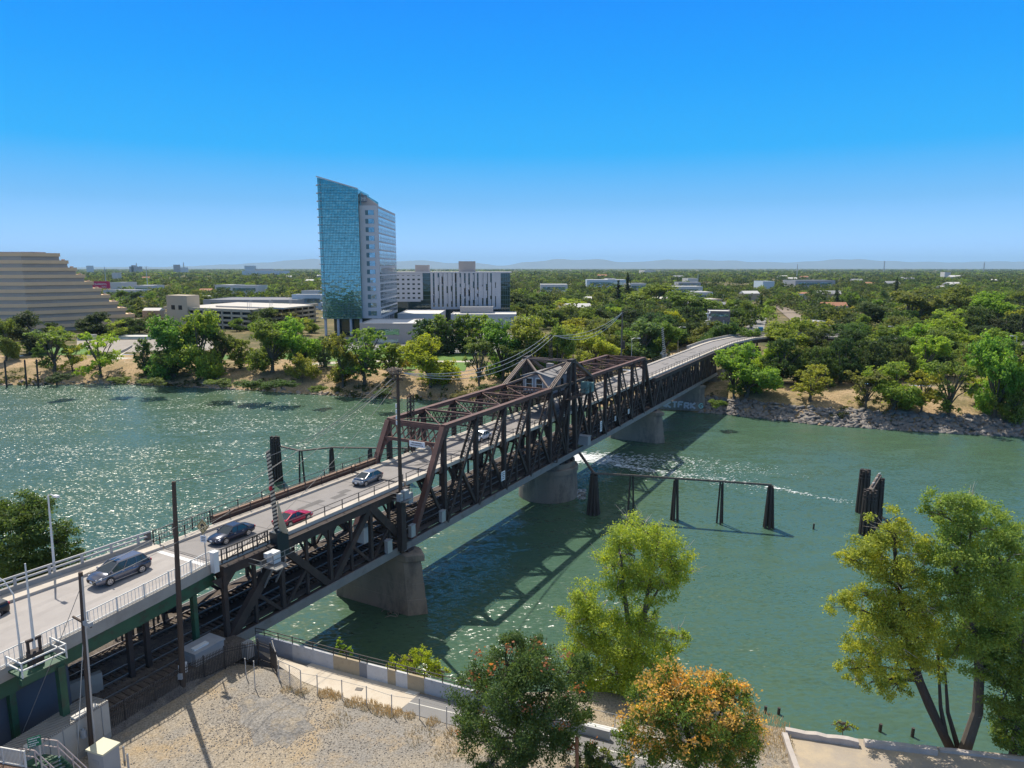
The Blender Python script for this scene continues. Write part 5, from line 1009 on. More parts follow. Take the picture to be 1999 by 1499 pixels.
def chain_fence(pts, h, label, mesh=True, every=2.4, panel=.32, rail=True):
    root = empty('chain_link_fence', pts[0], label, 'fence')
    for a, b in zip(pts, pts[1:]):
        L = (b-a).length; n = max(1, round(L/every))
        for j in range(n+(1 if (b-pts[-1]).length < .01 else 0)): q = a.lerp(b, j/n); m = MB(); m.tube(q-Vector((0, 0, .2)), q+Vector((.02, 0, h)), .045, n=6); m.build('post', GALV, root)
        m = MB()
        if mesh:
            k = int(L/panel)
            for j in range(k):
                q0, q1 = a.lerp(b, j/k), a.lerp(b, min(1, j/k+h/L)); f = min(1.0, (1-j/k)*L/h); m.bar(q0, q0.lerp(q1, 1)+Vector((0, 0, h*f)), .012)
                q2 = a.lerp(b, max(0, j/k-h/L)); f = min(1.0, (j/k)*L/h); m.bar(q0, q2+Vector((0, 0, h*f)), .012)
        if rail: m.bar(a+Vector((0, 0, h)), b+Vector((0, 0, h)), .04)
        else: m.bar(a+Vector((0, 0, h*.93)), b+Vector((0, 0, h*.93)), .022)
        m.build('wire_mesh', CL, root)
    return root
chain_fence([L2(*q) for q in ((533, 1290), (545, 1330), (588, 1350))], 2.0, 'grey chain link fence at the bend between the picket fence and the path', every=1.6, panel=.16)
chain_fence([L2(*q) for q in ((588, 1350), (620, 1356), (668, 1366), (716, 1379), (765, 1396), (819, 1404), (872, 1421), (940, 1440), (1010, 1458))], 1.85, 'row of thin fence posts with a wire between the gravel lot and the path', mesh=False, every=3, rail=False)
chain_fence([L2(*q) for q in ((1140, 1410), (1200, 1424), (1280, 1444))], 1.3, 'short railing of thin posts at the end of the flood wall by the cottonwood', mesh=False, every=1.8, rail=True)
m = MB(); a, b = L2(1147, 1416, 8.5), L2(1290, 1449, 8.5); m.bar(a, b, .35, .4); simple(m, 'concrete_kerb', WHITEP, 'white concrete kerb beside the path behind the dark tree', 'kerb')
# slender stakes in the lot
for px, py, t, lab in ((498, 1344, 1290, 'thin leaning stake in the lot near the fence corner'), (481, 1322, 1285, 'thin upright stake in the lot beside the picket fence')):
    p = L2(px, py); e = ap(px-3, t, p.y); m = MB(); m.tube(p-Vector((0, 0, .2)), e, .045); simple(m, 'stake', GALV, lab, 'stake')
for px, py, lab in ((243, 1484, 'white bollard pipe standing in the lot beside the cream cabinet'), (251, 1499, 'white bollard pipe at the bottom edge beside the cream cabinet')):
    p = L2(px, py); m = MB(); m.tube(p-Vector((0, 0, .2)), p+Vector((0, 0, 1.1)), .08, n=10); m.tube(p+Vector((0, 0, 1.1)), p+Vector((0, 0, 1.16)), .08, .02, n=10); simple(m, 'bollard', GALV, lab, 'bollard', 'bollards by the cream cabinet')
# brown post by the dark tree
p = L2(1127, 1530); e = ap(1126, 1440, p.y); m = MB(); m.tube(p-Vector((0, 0, .3)), e, .13, n=10); simple(m, 'timber_post', mat('brown_post', (.30, .13, .06), .8, var=.5, vscale=2), 'brown wooden post at the bottom edge between the dark and orange trees', 'post')
# grey equipment bungalow beside the span end
a = B(-82.9, 5.75, 8.6); root = empty('equipment_cabinet', a, 'pale grey flat roofed equipment bungalow beside the tracks at the truss end', 'equipment cabinet', rz=-TH)
m = MB(); m.box((0, 0, 1.0), (1.9, 3.0, 2.0)); m.build('cabinet_body', mat('cabinet_grey', (.36, .36, .36), .6, var=.25, vscale=1), root, True)
m = MB(); m.box((0, 0, 2.06), (2.1, 3.2, .12)); m.build('roof', mat('roof_grey', (.36, .36, .37), .7, var=.4, vscale=2), root, True); m = MB(); m.box((.3, -.5, 2.2), (.5, 1.5, .16)); m.build('roof_vent', WHITEP, root, True)
m = MB(); m.box((0, -1.515, .95), (.8, .03, 1.5)); m.build('door', GREYP, root, True)
for s, t, h, lab in ((-79.9, 8.0, 1.5, 'small grey box behind the equipment bungalow, under the truss end'), (-85.6, 6.6, 1.9, 'narrow white notice on a post by the tracks left of the equipment bungalow')):
    m = MB(); m.box(B(s, t, 8.5+h/2), (.7 if h < 1.6 else .12, .8, h), -TH); simple(m, 'signal_box' if h < 1.6 else 'notice_post', GALV if h < 1.6 else SIGNW, lab, 'signal box' if h < 1.6 else 'notice')
# precast walls and slab beside the tracks
for (x0, y0), (x1, y1), lab in (((112, 1346), (199, 1312), 'tall precast concrete block wall standing by the track behind the ribbed container'), ((-30, 1424), (84, 1367), 'second precast concrete wall at the picture edge, left of the green column')):
    a, b = gp(x0, y0, 11.1), gp(x1, y1, 11.1); d = (b-a).normalized(); nn = Vector((d.y, -d.x, 0)); m = MB(); q = [a, b, b+nn*-.5, a+nn*-.5]; m.hexa([Vector((v.x, v.y, 8.3)) for v in q], [Vector((v.x, v.y, 11.1)) for v in q]); simple(m, 'concrete_wall', CONC, lab, 'concrete wall')
m = MB(); q = [L2(*v, 8.55) for v in ((213, 1388), (205, 1377), (300, 1324), (320, 1331))]; m.hexa([v-Vector((0, 0, .4)) for v in q], [v+Vector((0, 0, .25)) for v in q]); simple(m, 'concrete_slab', CONC, 'long pale concrete slab lying between the tracks and the picket fence', 'concrete slab')
# ribbed-roof container
q = [gp(*v, 11.5) for v in ((170, 1356), (211, 1367), (50, 1467), (4, 1456))]; a, b, c_, d_ = q; cx_ = (a+b+c_+d_)/4
root = empty('container', Vector((cx_.x, cx_.y, 8.4)), 'long pale container with a ribbed roof and an open flap, behind the picket fence', 'container')
m = MB(); m.hexa([Vector((v.x, v.y, 8.9)) for v in q], [Vector((v.x, v.y, 11.35)) for v in q]); m.build('container_body', mat('container_cream', (.47, .44, .39), .65, var=.3, vscale=.8), root)
m = MB(); m.hexa([Vector((v.x, v.y, 8.0)) for v in q], [Vector((v.x, v.y, 8.89)) for v in q]); m.build('plinth', CONC, root)
m = MB(); n = 44
for i in range(n):
    k0, k1 = i/n, (i+.55)/n; p = [a.lerp(d_, k0), b.lerp(c_, k0), b.lerp(c_, k1), a.lerp(d_, k1)]; m.hexa([v-Vector((0, 0, .15)) for v in p], [v for v in p])
m.hexa([Vector((v.x, v.y, 11.32)) for v in q], [Vector((v.x, v.y, 11.39)) for v in q]); m.build('ribbed_roof', mat('container_roof', (.40, .375, .34), .6, var=.5, vscale=1, stain=((.25, .22, .19), .8, .55, .75)), root)
m = MB()
for k in np.linspace(.1, .9, 6): m.bar(b.lerp(c_, k)+Vector((.02, -.01, -2.6)), b.lerp(c_, k)+Vector((.02, -.01, -.2)), .06, .03)
m.build('wall_ribs', GREYP, root)
m = MB()
for k0, k1 in ((.12, .42), (.80, .97)): o = Vector((0, 0, .12)); p0, p1 = b.lerp(c_, k0), b.lerp(c_, k1); o2 = (a-b).normalized(); m.hexa([p0+o2*.05+o*0, p1+o2*.05+o*0, p1+o2*.5, p0+o2*.5], [p0+o2*.05+o, p1+o2*.05+o, p1+o2*.5+o*1.5, p0+o2*.5+o*1.5])
m.build('roof_flap', mat('flap_white', (.62, .58, .52), .6, var=.3, vscale=1), root)
# cream cabinet at the bottom edge
p = L2(206, 1506); root = empty('utility_cabinet', p, 'cream topped grey utility cabinet standing in the lot at the pole foot', 'utility cabinet', rz=-TH+.15)
m = MB(); m.box((0, 0, .95), (1.5, 1.3, 1.9)); m.build('cabinet_body', mat('cabinet_grey', (.36, .36, .36)), root, True); m = MB(); m.box((0, 0, 1.96), (1.65, 1.45, .14)); m.build('lid', mat('cream_lid', (.56, .53, .38), .6), root, True)
m = MB(); m.box((0, -.66, 1.2), (.5, .02, .3)); m.box((.3, -.665, .4), (.9, .02, .7)); m.build('door_panel', GREYP, root, True)
# signal bridge stair with the green sign
zs = 11.6; root = empty('stair', gp(95, 1490, 9), 'green steel stair with pinkish white handrails at the bottom corner', 'stair')
PINK = mat('handrail_paint', (.55, .44, .40), .6, var=.3, vscale=2)
S0, S1, S2 = gp(82, 1442, 12.0), gp(112, 1446, 12.0), gp(170, 1500, 9.6)
m = MB()
for dz in (0, -.5): m.path([S0+Vector((0, 0, dz)), S1+Vector((0, 0, dz)), S2+Vector((0, 0, dz))], .04, 6)
for q in (S0, S1, S1.lerp(S2, .5), S2): m.bar(q-Vector((0, 0, 1.15)), q, .07)
o = Vector((-.9, -1.0, 0))
for dz in (0, -.5): m.path([S0+o*1.0+Vector((0, 0, dz)), S1+o+Vector((0, 0, dz)), S2+o+Vector((0, 0, dz))], .04, 6)
for q in (S0, S1, S1.lerp(S2, .5), S2): m.bar(q+o-Vector((0, 0, 1.15)), q+o, .07)
m.build('handrail', PINK, root)
m = MB(); h = Vector((0, 0, -1.15)); m.hexa([S0+h-Vector((0, 0, .2)), S1+h-Vector((0, 0, .2)), S1+o+h-Vector((0, 0, .2)), S0+o+h-Vector((0, 0, .2))], [S0+h, S1+h, S1+o+h, S0+o+h])
for k in range(10): a = S1.lerp(S2, (k+.5)/10)+h; m.hexa([a-Vector((.1, 0, .05)), a+Vector((.16, 0, -.05)), a+o+Vector((.16, 0, -.05)), a+o-Vector((.1, 0, .05))], [a-Vector((.1, 0, 0)), a+Vector((.16, 0, 0)), a+o+Vector((.16, 0, 0)), a+o-Vector((.1, 0, 0))])
for e in (Vector((0, 0, 0)), o): m.bar(S1+h+e-Vector((0, 0, .1)), S2+h+e-Vector((0, 0, .1)), .08, .3)
m.build('steps', GREENST, root)
m = MB()
for q in (S0, S0+o, S1): m.bar(Vector((q.x, q.y, 8.3)), q+h, .14)
m.build('legs', WHITEP, root)
# white picket railing at the corner
root = empty('walkway', gp(20, 1500, 11), 'corner of a walkway with a white picket railing at the lower left corner', 'walkway'); a, b = gp(-40, 1452, 12.2), gp(47, 1467, 12.2); m = MB()
for z in (0, -1.1): m.bar(a+Vector((0, 0, z)), b+Vector((0, 0, z)), .08)
for k in np.linspace(0, 1, 34): q = a.lerp(b, k); m.bar(q-Vector((0, 0, 1.1)), q, .035)
for k in (0, .5, 1): q = a.lerp(b, k); m.bar(q-Vector((0, 0, 1.2)), q+Vector((0, 0, .05)), .1)
m.build('picket_railing', RAILW, root); m = MB(); nn = Vector((.25, -1, 0)).normalized()*2; p = [a, b, b+nn, a+nn]; m.hexa([v-Vector((0, 0, 1.45)) for v in p], [v-Vector((0, 0, 1.22)) for v in p]); m.build('floor', mat('rusty_floor', (.3, .19, .13), .8, var=.5, vscale=2), root)
m = MB()
for q in (b, b+nn*.8): m.bar(Vector((q.x, q.y, 8.3)), q-Vector((0, 0, 1.4)), .14)
m.build('legs', WHITEP, root)
# green direction sign (back of four white lines)
p = gp(66, 1452, 13); root = empty('direction_sign', Vector((p.x, p.y, 8.3)), 'green direction sign with white lines beside the corner stair', 'sign'); c0, c1 = ap(54, 1452, p.y), ap(79, 1434, p.y-.3)
d = (c1-c0); c1 = c0+Vector((d.x, d.y, .5)); f = Vector((.25, -1, .1)).normalized(); Zz = Vector((0, 0, .62)); m = MB(); A = [c0-Zz*.5, c1-Zz*.5, c1+Zz*.6, c0+Zz*.6]; m.hexa(A, [v+f*.04 for v in A]); pl = m.build('sign_plate', mat('sign_green', (.0, .16, .085), .5), root)
m = MB()
for k, L in ((.45, .8), (.18, .6), (-.1, .7), (-.32, .5)):
    x = .1
    while x < L+.1: m.bar(c0.lerp(c1, x)+Zz*k+f*.06, c0.lerp(c1, min(x+.07, .95))+Zz*k+f*.06, .07, .01, up=f); x += .11
m.build('lettering', SIGNW, pl)
m = MB(); q = c0.lerp(c1, .8)-f*.06; m.bar(Vector((q.x, q.y, 8.3)), q+Zz*.5, .08); m.build('post', GALV, root)
# broken concrete slab, lower right
ze = 7.05; q = [gp(*v, ze) for v in ((1540, 1428), (1830, 1455), (2010, 1476), (2060, 1640), (1590, 1640))]; m = MB(); m.hexa([v-Vector((0, 0, 1.2)) for v in (q[4], q[3], q[2], q[0])], [q[4], q[3], q[2], q[0]])
simple(m, 'old_foundation', mat('foundation_concrete', (.36, .305, .245), .95, var=.6, vscale=.35, col2=(.25, .21, .17), bump=.4, bscale=9, stain=((.42, .34, .24), .25, .48, .62)), 'tan concrete foundation slab with broken edge walls at the lower right', 'concrete slab')
for (x0, y0), (x1, y1), h, w, lab in (((1533, 1419), (1675, 1441), .5, .45, 'cracked white topped edge wall of the slab, left piece along the river'), ((1686, 1440), (1827, 1457), .45, .5, 'cracked edge wall of the slab, right piece by the cottonwood trunks'), ((1832, 1458), (2012, 1478), .18, .4, 'low edge wall of the slab beneath the tree shadow'), ((1537, 1429), (1572, 1530), .55, .4, 'side edge wall of the slab running down to the bottom edge')):
    a, b = gp(x0, y0, ze+h), gp(x1, y1, ze+h); m = MB(); k = 7; rn = random.Random(x0)
    pts = [a.lerp(b, i/k)+Vector((0, 0, rn.uniform(-.08, .05))) for i in range(k+1)]; d = (b-a).normalized(); nn = Vector((d.y, -d.x, 0))*w
    for p0, p1 in zip(pts, pts[1:]): m.hexa([Vector((p0.x, p0.y, 5.8)), Vector((p1.x, p1.y, 5.8)), Vector((p1.x, p1.y, 5.8))+nn, Vector((p0.x, p0.y, 5.8))+nn], [p0, p1, p1+nn, p0+nn])
    simple(m, 'edge_wall', mat('broken_concrete', (.50, .45, .41), .9, var=.6, vscale=1, col2=(.26, .22, .2), bump=.4, bscale=8), lab, 'edge wall', 'broken edge walls of the slab')
# gravel heap surface on the lot and dry weeds
q = [L2(*v, 8.425) for v in ((462, 1372), (490, 1356), (522, 1360), (548, 1352), (580, 1372), (606, 1380), (590, 1402), (625, 1425), (585, 1436), (560, 1462), (530, 1446), (498, 1455), (486, 1424), (458, 1412), (470, 1392))]; n = len(q); c = sum(q, Vector())/n
V = [c+Vector((0, 0, .35))]
for k, hgt in ((.45, .26), (.75, .12), (1, 0)):
    for i, v in enumerate(q): w = c.lerp(v, k*(1+.06*sin(i*2.4))); V.append(Vector((w.x, w.y, 8.395+hgt+.03*sin(i*5+k*9))))
Fq = [(0, 1+i, 1+(i+1) % n) for i in range(n)]+[(1+r*n+i, 1+(r+1)*n+i, 1+(r+1)*n+(i+1) % n, 1+r*n+(i+1) % n) for r in range(2) for i in range(n)]; m = MB(); m.add(V, [f[::-1] for f in Fq])
tag(simple(m, 'gravel', land_mat('gravel_mix', (.27, .25, .225), (.20, .19, .18), (.31, .265, .205), .3, .8, .8, 5.5), None, None, kind='stuff', smooth=True))
def tufts(name, spots, m, n, h, kind='stuff', label=None, cat=None):
    V, Q = [], []; r = np.random.default_rng(len(spots)+int(h*100))
    for p, rad, k in spots:
        for _ in range(int(k)):
            a = r.random()*6.28; d = rad*sqrt(r.random()); x, y = p.x+cos(a)*d, p.y+sin(a)*d; hh = h*(.5+r.random()); b = r.random()*6.28; w = .018+.02*r.random(); lx, ly = cos(b)*hh*.35*r.random(), sin(b)*hh*.35*r.random(); i = len(V)
            V += [(x-cos(b+1.57)*w, y-sin(b+1.57)*w, p.z-.02), (x+cos(b+1.57)*w, y+sin(b+1.57)*w, p.z-.02), (x+lx+cos(b+1.57)*w*.3, y+ly+sin(b+1.57)*w*.3, p.z+hh), (x+lx-cos(b+1.57)*w*.3, y+ly-sin(b+1.57)*w*.3, p.z+hh)]; Q.append((i, i+1, i+2, i+3))
    return tag(np_mesh(name, np.array(V), np.array(Q), m), label, cat, None, kind)
rn = random.Random(8); sp = []
for px, py, rad, k in [(635, 1355, .7, 260), (655, 1360, .6, 200), (690, 1372, .8, 300), (720, 1378, .8, 300), (745, 1388, .8, 320), (770, 1393, .7, 260), (800, 1398, .5, 120), (845, 1410, .6, 140), (590, 1352, .6, 120), (835, 1345, .5, 90), (780, 1331, .5, 80), (860, 1352, .6, 100), (1490, 1420, 2.2, 700), (1500, 1450, 2.0, 500), (560, 1348, .5, 80), (885, 1432, .8, 120), (660, 1408, 1.2, 120), (820, 1440, 1.4, 140), (880, 1470, 1.3, 150)]: sp.append((L2(px, py, near_top(gp(px, py, 8.4).x)), rad, k))
tufts('dry_grass', sp, mat('straw', (.74, .56, .32), .9, var=.6, vscale=2, col2=(.5, .4, .18)), 0, .24)

picket_fence([L2(196, 1262, 8.5), L2(250, 1240, 8.5), L2(312, 1222, 8.5)], 1.9, 'dark picket fence glimpsed beneath the ramp, on the sunlit gravel', sp=.2)
for (px, py), lab in (((228, 1262), 'dark steel frame standing on gravel beneath the ramp, left one'), ((290, 1240), 'dark steel frame standing on gravel beneath the ramp, right one')):
    p = L2(px, py, 8.5); m = MB()
    for a, b in ((0, 0), (1.1, 0), (1.1, 1.0), (0, 1.0)): q = p+EV*a+NV*b; m.bar(q, q+Vector((0, 0, 2.4)), .14)
    for z in (.6, 2.35):
        for a, b in (((0, 0), (1.1, 0)), ((1.1, 0), (1.1, 1)), ((1.1, 1), (0, 1)), ((0, 1), (0, 0))): m.bar(p+EV*a[0]+NV*a[1]+Vector((0, 0, z)), p+EV*b[0]+NV*b[1]+Vector((0, 0, z)), .12)
    simple(m, 'steel_frame', STEEL, lab, 'steel frame')

def stones():
    r = np.random.default_rng(4); V, Q = [], []; base = np.array([(-1, -1, -.5), (1, -1, -.5), (1, 1, -.5), (-1, 1, -.5), (-.7, -.7, .6), (.7, -.7, .6), (.7, .7, .6), (-.7, .7, .6)]); fq = [(4, 5, 6, 7), (0, 1, 5, 4), (1, 2, 6, 5), (2, 3, 7, 6), (3, 0, 4, 7)]
    for px, py, sx, sy, n in ((530, 1405, 55, 38, 1500), (520, 1400, 110, 60, 1300), (700, 1440, 160, 50, 600), (400, 1450, 130, 50, 350), (820, 1460, 110, 30, 250)):
        for _ in range(n):
            p = L2(px+r.normal()*sx, py+r.normal()*sy*.7)
            if not (-30 < p.x < -1) or st(p)[1] < 9.2 or p.y > 57.5-(p.x+24)*.30: continue
            s = .02+.045*r.random()**2; a = r.random()*6.28; R = np.array([[cos(a), -sin(a), 0], [sin(a), cos(a), 0], [0, 0, 1]]); k = len(V); V += list((base*s*(.7+.6*r.random((8, 3)))) @ R.T+np.array([p.x, p.y, ZL+.03])); Q += [tuple(i+k for i in f) for f in fq]
    tag(np_mesh('gravel_stones', np.array(V), np.array(Q), mat('gravel_stone', (.36, .31, .255), .95, var=.9, vscale=3, col2=(.16, .14, .12))), 'loose grey stones strewn over the dirt lot', None, None, 'stuff')
stones()
# ================================================================== BUILDINGS BEYOND THE RIVER
def Z3(v, z): return Vector((v.x, v.y, z))
def dirv(az): a = radians(az); return Vector((sin(a), cos(a), 0))
def hitx(px, P, d):                          # distance along d from P to the vertical plane through photo column px
    r = ray(px, 523); k = r.x/r.y; return (k*P.y-P.x)/(d.x-k*d.y)
def glassmat(name, tint, rough=.06, grid=None, metal=.0, spec=.9, base=None, pane=None):
    m = bpy.data.materials.new(name); m.use_nodes = True; n, l = m.node_tree.nodes, m.node_tree.links; b = n['Principled BSDF']
    b.inputs['Base Color'].default_value = (*tint, 1); b.inputs['Roughness'].default_value = rough; b.inputs['Metallic'].default_value = metal; b.inputs['Specular IOR Level'].default_value = spec
    t = n.new('ShaderNodeTexNoise'); t.inputs['Scale'].default_value = .35; t.inputs['Detail'].default_value = 2; tc = n.new('ShaderNodeTexCoord'); l.new(tc.outputs['Object'], t.inputs[0])
    bp = n.new('ShaderNodeBump'); bp.inputs['Strength'].default_value = .12; bp.inputs['Distance'].default_value = .3; l.new(t.outputs[0], bp.inputs['Height']); l.new(bp.outputs[0], b.inputs['Normal'])
    if pane:                                 # every pane lighter or darker, standing in for varied reflections, and set at its own slight angle
        mp = n.new('ShaderNodeVectorMath'); mp.operation = 'MULTIPLY'; mp.inputs[1].default_value = (pane[0], pane[0], pane[1]); l.new(tc.outputs['Object'], mp.inputs[0])
        fl = n.new('ShaderNodeVectorMath'); fl.operation = 'FLOOR'; l.new(mp.outputs[0], fl.inputs[0]); wn2 = n.new('ShaderNodeTexWhiteNoise'); l.new(fl.outputs[0], wn2.inputs[0])
        rg = n.new('ShaderNodeMapRange'); rg.inputs[3].default_value = .84; rg.inputs[4].default_value = 1.1; l.new(wn2.outputs['Value'], rg.inputs[0])
        sc = n.new('ShaderNodeVectorMath'); sc.operation = 'SCALE'; sc.inputs[0].default_value = tint; l.new(rg.outputs[0], sc.inputs['Scale']); l.new(sc.outputs[0], b.inputs['Base Color'])
        ad = n.new('ShaderNodeMath'); ad.operation = 'MULTIPLY_ADD'; ad.inputs[1].default_value = .1; l.new(wn2.outputs['Value'], ad.inputs[0]); l.new(t.outputs[0], ad.inputs[2]); bp.inputs['Strength'].default_value = .3; l.new(ad.outputs[0], bp.inputs['Height'])
    MATS[name] = m; return m
TGL = glassmat('teal_curtain_glass', (.19, .38, .39), .05, metal=.8, pane=(1.0/1.3, 1.0/1.4)); WGL = glassmat('window_glass', (.32, .45, .52), .06, metal=.75, pane=(.4, .5)); DGL = glassmat('dark_green_glass', (.035, .06, .055), .06, metal=.3)
MULL = mat('mullion_metal', (.10, .17, .19), .5, .3); STONE = mat('pale_stone_cladding', (.56, .545, .56), .8, var=.2, vscale=.15); STONE2 = mat('beige_stone', (.44, .385, .35), .85, var=.25, vscale=.2); ROOFW = mat('pale_roof', (.62, .60, .57), .85, var=.3, vscale=.08); ROOFG = mat('grey_roof', (.30, .30, .31), .9, var=.4, vscale=.1); TANB = mat('tan_band', (.80, .55, .34), .85, var=.25, vscale=.12)
GARC = mat('garage_cream', (.50, .43, .33), .85, var=.25, vscale=.2); VOID = mat('shaded_opening', (.035, .033, .03), .9)  # near-black tone holds the shade inside the garage openings
def wallq(mb, P, d, x0, x1, z0, z1, out, depth):   # slab on a facade: P + d*x, pushed out
    a, b = P+d*x0, P+d*x1; q = [a, b, b+out*depth, a+out*depth]
    if d.x*out.y-d.y*out.x > 0: pass
    else: q = [b, a, a+out*depth, b+out*depth]
    return mb.hexa([Z3(v, z0) for v in q], [Z3(v, z1) for v in q])
# --- stepped ziggurat on the left
def ziggurat():
    P = gp(59, 650, 7); d = dirv(40); e = dirv(-50); H0 = 7; n = 11; lv = dirv(-90); top = ap(59, 493, P.y).z; fh = (top-H0)/n
    root = empty('stepped_office', Z3(P, 7), 'tan stepped pyramid office building with dark window bands at the left edge', 'office building')
    core, band, tr = MB(), MB(), MB()
    for k in range(n):
        x1 = hitx(120+15.1*(n-1-k), P, d); z0 = H0+fh*k; z1 = z0+fh
        for off, lo, hi, mb in ((.9, z0, z0+fh*.56, core), (0, z0+fh*.52, z1, band)):
            q = [P, P+d*x1, P+d*x1+e*62, P+lv*130+e*30, P+lv*130]; c = sum(q, Vector())/5; q = [v+(c-v).normalized()*off for v in q]; mb.prism([(v.x, v.y) for v in q], lo+.001*k, hi-.001*k)
        for j in range(int(x1/2.4)): a = P+d*(1.2+j*2.4)+e*.8; tr.bar(Z3(a, z0), Z3(a, z0+fh*.52), .14)
        if k < n-1:
            for j in range(3): a = P+d*(x1-1.5)+e*(4+9*j); tr.box(Z3(a, z1+.35), (1.4, 1.4, .7))
    core.build('window_band', mat('grey_window_band', (.46, .38, .31), .45, var=.5, vscale=.4, col2=(.27, .225, .19), stretch=(.3, .3, 1)), root); band.build('spandrel_band', TANB, root); tr.build('mullion', STONE2, root)
    m = MB(); a = P+d*4+e*14; m.box(Z3(a, top+.25), (22, 10, .7)); m.build('roof', ROOFG, root)
ziggurat()
# --- parking garage with a stair tower
def garage():
    P = gp(493, 645, 7); d1 = dirv(-63); d2 = dirv(14); W1 = hitx(313, P, d1); W2 = hitx(618, P, d2); top = ap(493, 606, P.y).z; root = empty('parking_garage', Z3(P, 7), 'cream open sided parking garage with a block stair tower', 'parking garage'); n = 4; fh = (top-7)/n
    core = MB(); q = [P+d1*1.5+d2*1.5, P+d2*(W2-1.5)+d1*1.5, P+d2*(W2-1.5)+d1*(W1-1.5), P+d1*(W1-1.5)+d2*1.5]; core.hexa([Z3(v, 7) for v in q], [Z3(v, top-.6) for v in q]); core.build('deck_shade_block', VOID, root)  # solid dark block standing in for the shaded open decks
    o1, o2 = -d2, -d1
    for nm, d, L, o in (('facade', d1, W1, o1), ('facade', d2, W2, o2)):
        o = (d2 if nm and d is d1 else d1); m = MB()
        for k in range(n): wallq(m, P, d, 0, L, 7+fh*(k+1)-fh*.42, 7+fh*(k+1)+(.5 if k == n-1 else 0), o, 1.4)
        x = 0
        while x < L: wallq(m, P, d, x, min(L, x+1.1), 7, top-.2, o, 1.3); x += 8.2
        m.build(nm, GARC, root)
    m = MB(); q = [P+d1*.6+d2*.6, P+d2*(W2-.6)+d1*.6, P+d2*(W2-.6)+d1*(W1-.6), P+d1*(W1-.6)+d2*.6]; m.hexa([Z3(v, top-.59) for v in q], [Z3(v, top-.3) for v in q]); m.build('roof_deck', mat('roof_deck', (.55, .51, .46), .9, var=.3, vscale=.06), root)
    m = MB(); a = P+d1*hitx(362, P, d1); w = hitx(322, P, d1)-hitx(362, P, d1); zt = ap(340, 577, a.y).z; q = [a-d2*1, a+d1*w-d2*1, a+d1*w+d2*11, a+d2*11]; m.hexa([Z3(v, 7) for v in q[::-1]], [Z3(v, zt) for v in q[::-1]]); m.build('stair_tower', mat('tower_cream', (.52, .44, .33), .85, var=.2, vscale=.2), root)
    m = MB()
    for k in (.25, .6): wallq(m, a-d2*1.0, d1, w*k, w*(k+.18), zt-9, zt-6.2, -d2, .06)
    m.build('stair_opening', VOID, root)  # dark slabs, with the shade of the openings put into colour
    for i in range(9): a = P+d2*(6+i*W2/10)+d1*(8+5*(i % 3)); m = MB(); m.tube(Z3(a, top-.4), Z3(a, top+4.5), .12, n=6); m.box(Z3(a, top+4.5), (1.2, .3, .15)); m.build('roof_lamp', GALV, root)
    m = MB(); a = P+d1*20+d2*W2*.5; m.hexa([Z3(a+d1*s*30+d2*t*18, top-.2) for s, t in ((-1, -1), (1, -1), (1, 1), (-1, 1))][::-1], [Z3(a+d1*s*30+d2*t*18, top+.7) for s, t in ((-1, -1), (1, -1), (1, 1), (-1, 1))][::-1]); m.build('ramp_deck', MATS['roof_deck'], root)
garage()
